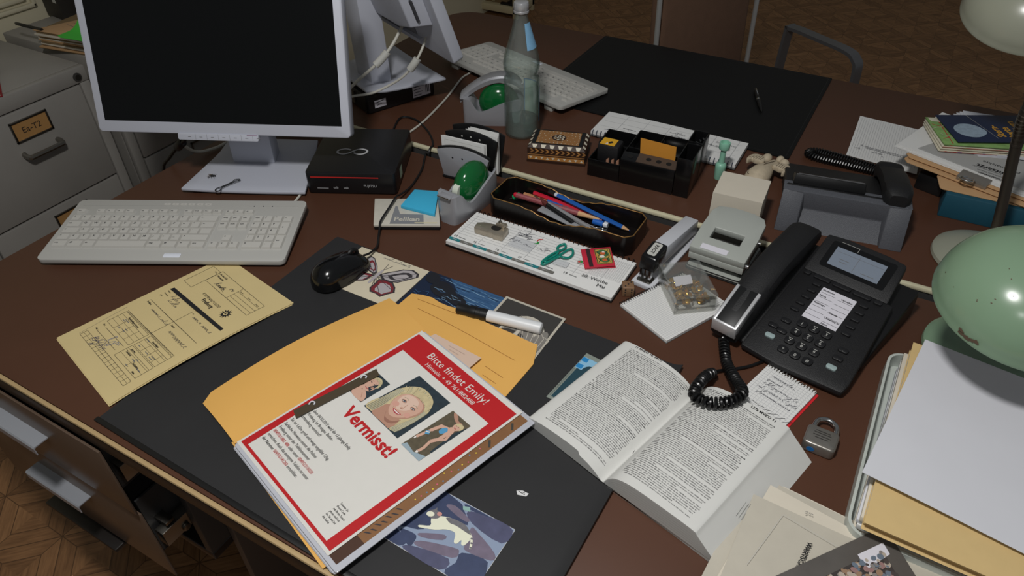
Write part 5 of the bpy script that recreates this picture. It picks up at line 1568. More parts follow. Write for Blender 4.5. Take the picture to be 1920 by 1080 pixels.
# --- black capped marker
mk = thing('marker', 'white marker with black cap lying across the seascape photo', 'marker', (-0.433, 0.6905, 0.0122), 0)
d = Vector((0.139, 0.0225, 0)).normalized()
p0 = Vector((-0.070, -0.0010, 0.0))
A = lambda s, dz=0: tuple(p0 + d * s + Vector((0, 0, dz)))
MB().tube([A(0.0), A(0.001), A(0.02), A(0.022), A(0.032), A(0.0325), A(0.040), A(0.0405), A(0.052)], [0.0075, 0.0088, 0.0090, 0.0097, 0.0097, 0.0090, 0.0090, 0.0097, 0.0097], BLACKPL, 20).build('cap', mk, ang=30)
MB().tube([A(0.052), A(0.136), A(0.139), A(0.1405)], [0.0094, 0.0094, 0.0088, 0.006], mat('white_marker_barrel', (216, 218, 220), 0.4), 20).cyl(A(0.1403), A(0.1408), 0.0045, GREYPL, 14).build('barrel', mk, ang=30)

# --- open book
BOOKP = mat('thin_book_paper', (208, 208, 204), 0.8, var=0.02)
bo = thing('book', 'thick open book with dense print lying on the blotter edge', 'book', (-0.135, 0.605, 0.0005), -15.5)
PROF = [(-0.1455, 0.0), (-0.1420, 0.0140), (-0.130, 0.0195), (-0.105, 0.0235), (-0.070, 0.0255), (-0.042, 0.0230), (-0.025, 0.0165), (-0.014, 0.0085), (-0.009, 0.0085), (-0.004, 0.0185), (0.006, 0.0300), (0.022, 0.0365), (0.045, 0.0385), (0.080, 0.0380), (0.1135, 0.0360), (0.1215, 0.0300), (0.1560, 0.0)]
def bz(x):
    for (xa, za), (xb, zb) in zip(PROF, PROF[1:]):
        if xa <= x <= xb:
            return za + (zb - za) * (x - xa) / (xb - xa)
    return 0.0
pr = [(p.x, p.y) for p in spline([(x, z, 0) for x, z in PROF], 4)]
pr = [(x, max(z, 0)) for x, z in pr]
def by(x, top):
    return (0.103 + 0.0055 * max(0, (x + 0.03) / 0.15) if x > -0.01 else 0.0985 - 0.055 * (x + 0.01) * 0.9) if top else (-0.1035 + 0.006 * (x > 0) * x / 0.15 + 0.004 * (x < -0.05))
n = len(pr)
v = [(x, by(x, False), z) for x, z in pr] + [(x, by(x, True), z) for x, z in pr]
b = MB().add(v, [(i, i + 1, n + i + 1, n + i) for i in range(n - 1)] + [tuple(range(n))[::-1], tuple(range(n, 2 * n)), (0, n, 2 * n - 1, n - 1)], BOOKP)
b.build('pages', bo, ang=50)
pl = MB()
for k in range(1, 9):
    f_ = k / 9
    q = [(x, z * f_) for x, z in pr if -0.004 < x < 0.150]
    for (xa, za), (xb, zb) in zip(q, q[1:]):
        pl.add([(xa, by(xa, False) - 0.0003, za), (xb, by(xb, False) - 0.0003, zb), (xb, by(xb, False) - 0.0003, zb + 0.00035), (xa, by(xa, False) - 0.0003, za + 0.00035)], [(0, 1, 2, 3)], GREYPL)
pl.build('page_lines', bo, flat=True)
b = MB()
rn = random.Random(2)
fine = spline([(x, z, 0) for x, z in PROF], 4)
fx_, fz_ = [p.x for p in fine], [p.y for p in fine]
def bz2(x):
    for i in range(len(fx_) - 1):
        if fx_[i] <= x <= fx_[i + 1]:
            t = (x - fx_[i]) / max(1e-9, fx_[i + 1] - fx_[i])
            return fz_[i] + (fz_[i + 1] - fz_[i]) * t
    return 0
INKB = mat('book_ink', (62, 62, 64), 0.9)
for xa, xb, ytop in ((-0.1215, -0.0215, 0.0920), (0.0045, 0.1035, 0.0965)):
    line = 0
    y = ytop
    short = False
    while y > -0.0905:
        end = xb if rn.random() > 0.17 else xa + (xb - xa) * rn.uniform(0.15, 0.75)
        x = xa + (0.004 if short else 0)
        short = end < xb
        bold = rn.random() < 0.06
        while x < end - 0.002:
            wl = rn.randint(2, 9)
            for k in range(wl):
                if x > end:
                    break
                h = 0.0012 if rn.random() > 0.25 else 0.0017
                skew = 0.0
                z_ = bz2(x) + 0.00025
                z2_ = bz2(x + 0.0008) + 0.00025
                w_ = 0.00034 if not bold else 0.0005
                for dx in ((0, 0.00062) if rn.random() < 0.75 else (0.0003,)):
                    za = bz2(x + dx) + 0.0003
                    zb = bz2(x + dx + w_) + 0.0003
                    b.add([(x + dx, y, za), (x + dx + w_, y, zb), (x + dx + w_, y + h, zb), (x + dx, y + h, za)], [(0, 1, 2, 3)], INKB)
                if rn.random() < 0.7:
                    yy = y + rn.choice((0, 0.0009, 0.0005))
                    b.add([(x, yy, z_), (x + 0.0008, yy, z2_), (x + 0.0008, yy + 0.0003, z2_), (x, yy + 0.0003, z_)], [(0, 1, 2, 3)], INKB)
                x += 0.00135
            x += 0.0010
        y -= 0.00315
        line += 1
def onpage(x, y, s, al):
    t = MB().text(s, 0.0058, x, y, 0, INK, 'b', al)
    t.V = [(p[0], p[1], bz2(p[0]) + 0.0004) for p in t.V]
    o_ = len(b.V)
    i_ = b.mi(INK)
    b.V += t.V
    b.F += [tuple(o_ + k for k in f_) for f_ in t.F]
    b.I += [i_] * len(t.F)
onpage(-0.1195, 0.0985, '11 MVZO 10. 36-37', 'l')
onpage(0.1010, 0.1015, '137a MVZO 11', 'r')
b.build('printed_text', bo, flat=True)
# ================================================================== ACCESSORIES
# --- glass bottle
GLASS = thin_clear('bottle_glass', (0.95, 0.98, 0.965), 0.055, 0.03, (0.46, 0.56, 0.52))
WATER = thin_clear('water', (0.88, 0.97, 0.93), 0.05, 0.02, (0.5, 0.66, 0.6))
bt = thing('bottle', 'tall glass water bottle with blue label standing on the far desk', 'bottle', (-0.708, 1.266, 0))
prof = [(0.030, 0.0), (0.0355, 0.002), (0.0375, 0.008), (0.0378, 0.03), (0.0378, 0.112), (0.0385, 0.120), (0.0375, 0.128), (0.0345, 0.135), (0.0350, 0.141), (0.0375, 0.150), (0.0382, 0.160), (0.0370, 0.172), (0.0335, 0.186), (0.0285, 0.202), (0.0235, 0.219), (0.0185, 0.236), (0.0145, 0.252), (0.0132, 0.262), (0.0130, 0.284)]
pp_ = [(p.x, p.y) for p in spline([(r_, z, 0) for r_, z in prof], 3)]
def wall(k):
    return 0.0024
inner = [(max(0.0005, r_ - 0.0026), max(z, 0.006)) for r_, z in pp_ if z > 0.004]
b = MB()
b.lathe([(0.0005, 0.003), (0.022, 0.003), (0.026, 0.0)] + pp_ + inner[::-1] + [(0.020, 0.0075), (0.0005, 0.009)], GLASS, 48, cap=False)
b.build('glass', bt, ang=60)
wp = [(0.0005, 0.0093), (0.020, 0.0078)] + [(r_ - 0.0027, z) for r_, z in pp_ if 0.0075 < z < 0.036] + [(0.0350, 0.0365), (0.0005, 0.0365)]
MB().lathe(wp, WATER, 48, cap=False).build('water', bt, ang=60)
LBL = mat('pale_blue_label', (128, 178, 214), 0.6, var=0.10, vscale=120)
LBLB = mat('label_back', (198, 210, 202), 0.8)
def label_patch(z0, z1, a0, a1, m, rough=0.0006, slope=None, n=18):
    v = []
    rows = 10
    rz_ = lambda z: next((ra + (rb - ra) * (z - za) / max(1e-9, zb - za) for (ra, za), (rb, zb) in zip(pp_, pp_[1:]) if za <= z <= zb), 0.03)
    for j in range(rows + 1):
        z = z0 + (z1 - z0) * j / rows
        for i in range(n + 1):
            t = i / n
            a = R(a0 + (a1 - a0) * t)
            zz = z + (slope or 0) * (t - 0.5)
            r_ = rz_(zz) + rough
            v.append((r_ * math.cos(a), r_ * math.sin(a), zz))
    return v, [(j * (n + 1) + i, j * (n + 1) + i + 1, (j + 1) * (n + 1) + i + 1, (j + 1) * (n + 1) + i) for j in range(rows) for i in range(n)]
v, f = label_patch(0.196, 0.246, -38, 40, LBL)
MB().add(v, f, LBL).build('neck_label', bt)
v, f = label_patch(0.032, 0.110, 14, 112, LBL)
MB().add(v, f, mat('blue_body_label', (96, 140, 190), 0.6)).build('body_label', bt)
v, f = label_patch(0.034, 0.108, 18, 108, LBLB, 0.0002)
MB().add(v, [q[::-1] for q in f], LBLB).build('label_back', bt)
MB().lathe([(0.0145, 0.264), (0.0158, 0.2645), (0.0158, 0.268), (0.0150, 0.2688), (0.0156, 0.270), (0.0156, 0.281), (0.0145, 0.2845), (0.0125, 0.2855), (0.0005, 0.2852)], mat('aluminium_cap', (206, 206, 208), 0.3, 0.6), 40).build('cap', bt, ang=30)

# --- tape dispensers
SILV = mat('silver_plastic', (158, 159, 164), 0.34, 0.2)
GRN = mat('glossy_green_plastic', (16, 92, 44), 0.14, spec=0.6)
def tape_dispenser(label, loc, rz, arch=False):
    t = thing('tape_dispenser', label, 'tape dispenser', loc, rz)
    # outline loft along y: (y, half width, top height left/right)
    st = [(-0.068, 0.012, 0.058), (-0.064, 0.0195, 0.060), (-0.052, 0.024, 0.060), (-0.046, 0.0255, 0.054), (-0.038, 0.027, 0.040), (-0.028, 0.0285, 0.034), (-0.010, 0.030, 0.040), (0.010, 0.031, 0.050), (0.030, 0.031, 0.058), (0.050, 0.0285, 0.062), (0.062, 0.022, 0.060), (0.068, 0.013, 0.052)]
    b = MB()
    v = []
    P = spline([(y, w, h) for y, w, h in st], 3)
    nr = 16
    for p in P:
        y, w, h = p
        ring = []
        for k in range(nr + 1):
            s = -1 + 2 * k / nr
            x = w * math.copysign(abs(s) ** 0.55, s)
            lip = h - (0.012 if abs(s) < 0.7 and y > -0.04 else 0.0)
            ring.append((x, y, lip))
        side = [(w * 1.04, y, h * 0.5), (w * 0.98, y, 0.010), (w * 0.90, y, 0.0), (-w * 0.90, y, 0.0), (-w * 0.98, y, 0.010), (-w * 1.04, y, h * 0.5)]
        v += ring + side
    m_ = nr + 1 + 6
    f = []
    for i in range(len(P) - 1):
        for k in range(m_):
            l = (k + 1) % m_
            f.append((i * m_ + k, i * m_ + l, (i + 1) * m_ + l, (i + 1) * m_ + k))
    f.append(tuple(range(m_))[::-1])
    f.append(tuple((len(P) - 1) * m_ + k for k in range(m_)))
    b.add(v, f, SILV)
    b.build('body', t, ang=50)
    MB().box(-0.014, 0.014, -0.0735, -0.058, 0.0575, 0.0605, SILV).box(-0.0135, 0.0135, -0.0745, -0.0725, 0.0575, 0.062, STEEL).build('cutter', t, bev=0.0008)
    g = MB().ball((0, 0.012, 0.046), (0.0265, 0.045, 0.043), GRN, 26)
    g.V = [(x, y, max(z, 0.018)) for x, y, z in g.V]
    g.build('tape_cover', t, ang=60)
    None if arch else MB().lathe([(0.006, -0.006), (0.013, -0.006), (0.013, 0.006), (0.006, 0.006)], mat('white_tape_core', (206, 212, 198), 0.6), 28, Matrix.Translation((-0.001, -0.026, 0.050)) @ Matrix.Rotation(R(90), 4, 'Y')).build('tape_roll', t)
    if arch:
        a = MB()
        v, f = [], []
        pts = spline([(-0.074, 0.056), (-0.058, 0.070), (-0.03, 0.089), (0.0, 0.101), (0.03, 0.103), (0.055, 0.092), (0.070, 0.066), (0.072, 0.04)], 5) if False else [(p.x, p.y) for p in spline([(-0.074, 0.056, 0), (-0.058, 0.070, 0), (-0.03, 0.089, 0), (0.0, 0.101, 0), (0.03, 0.103, 0), (0.055, 0.092, 0), (0.070, 0.066, 0), (0.072, 0.04, 0)], 5)]
        for y, z in pts:
            for x, dz in ((0.006, -0.010), (-0.030, -0.010), (-0.031, 0.0), (-0.026, 0.004), (0.004, 0.004), (0.0075, 0.0)):
                v.append((x, y, z + dz))
        for i in range(len(pts) - 1):
            for k in range(6):
                l = (k + 1) % 6
                f.append((i * 6 + k, (i + 1) * 6 + k, (i + 1) * 6 + l, i * 6 + l))
        f += [tuple(range(6)), tuple((len(pts) - 1) * 6 + k for k in range(6))[::-1]]
        a.add(v, f, SILV)
        a.build('arch_cover', t, ang=45)
    return t
tape_dispenser('silver tape dispenser with green dome in front of the letter rack', (-0.652, 0.958, 0), -4)
tape_dispenser('silver and green tape dispenser left of the glass bottle, seen from the side', (-0.792, 1.287, 0), -62, True)

# --- letter rack
RACKB = mat('black_rack_plastic', (20, 20, 21), 0.35)
lr = thing('letter_rack', 'silver and black letter rack holding white cards beside the mini computer', 'letter rack', (-0.712, 1.056, 0), 3)
def panel(y, w0, w1, h, m, name, lean=0.006, arc=0.012, holes=None, hm=None):
    pts = [(-w0 / 2, 0.002)] + [(w0 / 2, 0.002)] + [(w1 / 2, h - arc)] + [(w1 / 2 * math.cos(R(a)) if False else (w1 / 2) * (1 - 2 * k / 12), h - arc + arc * (1 - (1 - 2 * k / 12) ** 2)) for k, a in enumerate(range(13)) if 0 < k < 12] + [(-w1 / 2, h - arc)]
    T = Matrix.Translation((0, y, 0)) @ Matrix.Rotation(R(90), 4, 'X') @ Matrix.Rotation(R(-3), 4, 'X')
    b = MB().prism(pts, -0.002, 0.002, m)
    if holes:
        for x, z in holes:
            b.prism(circ(x, z, 0.0022, n=12), 0.0018, 0.0023, hm)
    b.xf(T)
    return b.build(name, lr, bev=0.0008)
panel(-0.026, 0.086, 0.116, 0.070, SILV, 'front_panel', holes=[(-0.022, 0.048), (0, 0.050), (0.022, 0.048)], hm=BLACKPL)
panel(-0.0285 + 0.007, 0.090, 0.119, 0.0735, RACKB, 'front_backing')
panel(0.010, 0.096, 0.118, 0.092, RACKB, 'middle_panel', holes=[(-0.020, 0.078), (0, 0.080), (0.020, 0.078)], hm=GREYPL)
panel(0.040, 0.10, 0.120, 0.092, RACKB, 'back_panel')
MB().box(-0.047, 0.047, -0.03, 0.045, 0.0, 0.006, RACKB).build('base', lr, bev=0.002)
cd = thing('card', 'white cards in the front slot of the letter rack', 'cards', (-0.712, 1.056, 0.006), 3)
for k in range(3):
    MB().box(-0.053 + 0.001 * k, 0.043 + 0.001 * k, -0.013 + 0.003 * k, -0.0122 + 0.003 * k, 0.0, 0.0785 - 0.001 * k, PAPER).build('card_sheet', cd)
P = plane_M((0, -0.0132, 0), (1, 0, 0), (0, 0, 1))
MB().frame(-0.045, 0.036, 0.02, 0.072, 0.0006, 0.0, GREYPL, P).build('printed_frame', cd, flat=True)
en = thing('envelope', 'white envelopes standing in the rear slot of the letter rack', 'envelopes', (-0.712, 1.056, 0.006), 3)
for k in range(4):
    MB().box(-0.02 + 0.003 * k, 0.056 - 0.001 * k, 0.018 + 0.0042 * k, 0.0188 + 0.0042 * k, 0.0, 0.083 + 0.0008 * k, PAPER).build('sheet', en)

# --- inlaid wooden box
WALNUT = mat('dark_inlay_wood', (52, 32, 22), 0.4, var=0.1)
TANW = mat('tan_inlay_wood', (150, 106, 62), 0.45, var=0.22, vscale=250)
BONE = mat('bone_inlay', (214, 206, 186), 0.45)
AMBER = mat('amber_inlay', (178, 124, 66), 0.45)
ib = thing('jewellery_box', 'small inlaid wooden box with bone pattern right of the glass bottle', 'box', (-0.591, 1.216, 0), 17.5)
b = MB()
b.box(-0.061, 0.061, -0.040, 0.040, 0.0, 0.005, WALNUT).box(-0.059, 0.059, -0.038, 0.038, 0.005, 0.0195, WALNUT)
Pf = plane_M((0, -0.0381, 0), (1, 0, 0), (0, 0, 1))
b.rect(-0.059, 0.059, 0.006, 0.0145, 0.0, AMBER, Pf)
for k in range(10):
    x = -0.053 + 0.0118 * k
    pts = [(x - 0.0035, 0.013), (x + 0.0035, 0.013), (x, 0.008)] if k % 2 == 0 else [(x - 0.0035, 0.0075), (x + 0.0035, 0.0075), (x, 0.0125)]
    b.poly(pts, 0.0002, BONE, Pf)
b.rect(-0.059, 0.059, 0.0165, 0.0188, 0.0, TANW, Pf)
b.build('body', ib)
b = MB()
b.box(-0.060, 0.060, -0.039, 0.039, 0.0200, 0.0330, WALNUT)
# bevelled lid top
b.prism([(-0.060, -0.039), (0.060, -0.039), (0.060, 0.039), (-0.060, 0.039)], 0.0330, 0.0395, WALNUT, top=[(-0.052, -0.031), (0.052, -0.031), (0.052, 0.031), (-0.052, 0.031)])
Pl = plane_M((0, -0.0391, 0), (1, 0, 0), (0, 0, 1))
for k in range(11):
    x = -0.0555 + 0.0108 * k
    b.poly([(x, 0.0222), (x + 0.005, 0.0268), (x, 0.0314), (x + 0.0045, 0.0314), (x + 0.0095, 0.0268), (x + 0.0045, 0.0222)], 0.0, AMBER if k % 2 else TANW, Pl)
sl_ = plane_M((0, -0.0391, 0.0331), (1, 0, 0), (0, 0.0080, 0.0065))
for k in range(6):
    x = -0.045 + 0.018 * k
    b.poly([(x - 0.003, 0.001), (x + 0.003, 0.001), (x + 0.0055, 0.0085), (x - 0.0055, 0.0085)], 0.0003, BONE, sl_)
sb_ = plane_M((0, 0.0391, 0.0331), (1, 0, 0), (0, -0.0080, 0.0065))
for k in range(6):
    x = -0.045 + 0.018 * k
    b.poly([(x - 0.0055, 0.003), (x + 0.0055, 0.003), (x + 0.005, 0.009), (x - 0.005, 0.009)], -0.0003, BONE, sb_)
for sgn in (-1, 1):
    ss = plane_M((sgn * 0.0601, 0, 0.0331), (0, sgn, 0), (-sgn * 0.0080, 0, 0.0065))
    for k in range(4):
        y = -0.027 + 0.018 * k
        b.poly([(y - 0.003, 0.001), (y + 0.003, 0.001), (y + 0.0055, 0.0085), (y - 0.0055, 0.0085)], 0.0003, BONE, ss)
b.rect(-0.052, 0.052, -0.031, 0.031, 0.0397, BLACKPL)
b.rect(-0.0445, 0.0445, -0.027, 0.027, 0.0399, TANW)
zt = 0.0401
def dot(x, y, s=0.0012):
    b.poly([(x - s, y), (x, y - s), (x + s, y), (x, y + s)], zt, BONE)
for k in range(11):
    dot(-0.040 + 0.008 * k, 0.0235); dot(-0.040 + 0.008 * k, -0.0235)
for k in range(6):
    dot(-0.0415, -0.018 + 0.0072 * k); dot(0.0415, -0.018 + 0.0072 * k)
b.poly(circ(0, 0, 0.0150, 0.0135, 24), 0.0400, WALNUT)
for k in range(6):
    a = R(60 * k)
    rd = lambda r_, w: (r_ * math.cos(a + w), 0.9 * r_ * math.sin(a + w))
    b.poly([rd(0.0012, 0), rd(0.0040, -0.42), rd(0.0062, 0), rd(0.0040, 0.42)], zt, BONE)
    b.poly([rd(0.0075, 0.30), rd(0.0105, 0.12), rd(0.0128, 0.42), rd(0.0102, 0.78), rd(0.0075, 0.62)], zt, BONE)
    b.poly([rd(0.0075, -0.18), rd(0.0100, -0.10), rd(0.0100, 0.02), rd(0.0075, 0.08)], zt, AMBER)
    dot(0.0175 * math.cos(a), 0.0155 * math.sin(a)); dot(0.0215 * math.cos(a + .5), 0.0185 * math.sin(a + .5))
for x, y in ((-0.033, 0.012), (-0.029, 0.004), (-0.034, -0.008), (0.033, 0.010), (0.029, 0.001), (0.034, -0.012), (-0.026, -0.014), (0.026, -0.014), (0.025, 0.015), (-0.025, 0.016)):
    dot(x, y)
b.build('lid', ib)

# --- black pen organizer
GB = mat('gloss_black_tray', (14, 14, 15), 0.22)
og = thing('desk_organizer', 'black plastic desk organizer with an orange card and pen compartments on the far desk', 'desk organizer', (-0.504, 1.1705, 0), 3)
def trough(x0, x1, y0, y1, h, t_=0.0022, floor=0.004):
    b = MB()
    b.box(x0, x1, y0, y0 + t_, 0, h, GB).box(x0, x1, y1 - t_, y1, 0, h, GB).box(x0, x0 + t_, y0 + t_, y1 - t_, 0, h, GB).box(x1 - t_, x1, y0 + t_, y1 - t_, 0, h, GB).box(x0 + t_, x1 - t_, y0 + t_, y1 - t_, 0, floor, GB)
    return b
trough(0.0, 0.066, 0.0, 0.055, 0.038).build('low_tray', og, bev=0.0008)
trough(0.0, 0.066, 0.056, 0.118, 0.048).build('rear_tray', og, bev=0.0008)
b = MB()
b.box(0.067, 0.176, 0.0, 0.020, 0, 0.052, GB)
b.box(0.067, 0.176, 0.020, 0.118, 0, 0.040, GB)
b.hexa([(0.067, 0.0, 0.050), (0.176, 0.0, 0.050), (0.176, 0.022, 0.052), (0.067, 0.022, 0.052)], [(0.067, 0.001, 0.054), (0.176, 0.001, 0.054), (0.176, 0.022, 0.060), (0.067, 0.022, 0.060)], GB)
b.box(0.067, 0.069, 0.022, 0.118, 0.04, 0.060, GB).box(0.120, 0.122, 0.040, 0.118, 0.04, 0.060, GB).box(0.067, 0.176, 0.116, 0.118, 0.04, 0.060, GB).box(0.069, 0.176, 0.040, 0.042, 0.04, 0.060, GB)
b.build('middle_block', og, bev=0.0008)
sl_ = plane_M((0.067, 0.001, 0.0543), (1, 0, 0), (0, 0.021, 0.006))
for k, x in enumerate((0.016, 0.038, 0.060, 0.080, 0.099)):
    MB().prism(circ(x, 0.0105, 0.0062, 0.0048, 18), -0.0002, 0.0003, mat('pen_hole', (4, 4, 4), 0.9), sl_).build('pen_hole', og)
MB().hexa([(0.098, 0.0005, 0.0535), (0.1765, 0.0005, 0.0535), (0.1765, 0.0235, 0.0605), (0.098, 0.0235, 0.0605)], [(0.098, 0.0003, 0.0547), (0.1765, 0.0003, 0.0547), (0.1765, 0.0235, 0.0614), (0.098, 0.0235, 0.0614)], mat('worn_brown_strip', (70, 56, 46), 0.6)).build('name_strip', og)
sl2 = plane_M((0.067, 0.0006, 0.0550), (1, 0, 0), (0, 0.0225, 0.0066))
hb = MB()
for x in (0.053, 0.073, 0.093):
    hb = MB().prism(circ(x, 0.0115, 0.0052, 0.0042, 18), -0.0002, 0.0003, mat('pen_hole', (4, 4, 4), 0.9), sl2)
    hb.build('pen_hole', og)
trough(0.177, 0.207, 0.0, 0.066, 0.082).build('tall_tray', og, bev=0.0008)
trough(0.177, 0.207, 0.067, 0.118, 0.085).build('tall_tray', og, bev=0.0008)
oc = thing('card', 'orange index card standing upright in the black organizer', 'card', (-0.504, 1.1705, 0), 3)
MB().hexa([(0.099, 0.026, 0.042), (0.168, 0.026, 0.042), (0.168, 0.0268, 0.042), (0.099, 0.0268, 0.042)], [(0.096, 0.024, 0.093), (0.167, 0.024, 0.090), (0.167, 0.0248, 0.090), (0.096, 0.0248, 0.093)], mat('orange_card', (206, 140, 48), 0.7, var=0.05)).build('card_sheet', oc)
stp = thing('rubber_stamp', 'black rubber stamp with yellow top in the left tray of the organizer', 'stamp', (-0.504, 1.1705, 0.004), 3)
b = MB().box(0.012, 0.056, 0.016, 0.050, 0.024, 0.062, BLACKTEX)
b.build('housing', stp, bev=0.004)
b = MB().rect(0.016, 0.046, 0.018, 0.046, 0.0622, mat('signal_yellow', (222, 168, 40), 0.5))
b.poly([(0.034, 0.024), (0.040, 0.030), (0.036, 0.036), (0.030, 0.030)], 0.0624, INK).poly([(0.026, 0.021), (0.032, 0.023), (0.029, 0.028)], 0.0624, LABELW)
b.build('top_label', stp, flat=True)
MB().box(0.016, 0.050, 0.018, 0.046, 0.0, 0.024, GREYINK).build('leg_frame', stp, bev=0.001)
for k, (x, y) in enumerate(((0.050, 0.0085), (0.040, 0.0075), (0.060, 0.010))):
    tag(MB().hexa([(x - 0.006, y - 0.003, 0), (x + 0.004, y - 0.003, 0), (x + 0.004, y + 0.004, 0), (x - 0.006, y + 0.004, 0)], [(x - 0.004, y - 0.002, 0.036), (x + 0.001, y - 0.002, 0.040), (x + 0.001, y + 0.003, 0.040), (x - 0.004, y + 0.003, 0.036)], mat('brown_eraser', (150, 110, 88), 0.8)).build('eraser', bev=0.001, loc=(-0.504, 1.1705, 0.0045), rz=R(3)),
        ('brown wedge eraser in the organizer left tray, the middle one', 'brown wedge eraser in the organizer left tray, the left one', 'brown wedge eraser in the organizer left tray, the right one')[k], 'eraser', 'erasers in the organizer')
for k in range(3):
    x = 0.190 + 0.004 * k
    y = 0.078 + 0.010 * k
    tag(MB().tube(spline([(x, y, 0.03), (x, y, 0.092), (x + 0.003, y + 0.002, 0.099), (x + 0.006, y + 0.003, 0.092), (x + 0.005, y + 0.003, 0.06), (x + 0.0025, y + 0.002, 0.05)], 5), 0.0009, CHROME, 6).tube(spline([(x, y + 0.006, 0.03), (x, y + 0.006, 0.088), (x + 0.003, y + 0.006, 0.095), (x + 0.006, y + 0.007, 0.088)], 5), 0.0009, CHROME, 6).build('paper_clip', loc=(-0.504, 1.1705, -0.020), rz=R(3)),
        ('silver bulldog clip wire in the organizer tall tray, nearest the camera', 'silver clip wire in the organizer tall tray, the middle one', 'silver clip wire in the organizer tall tray, the rearmost')[k], 'clip', 'clips in the organizer')

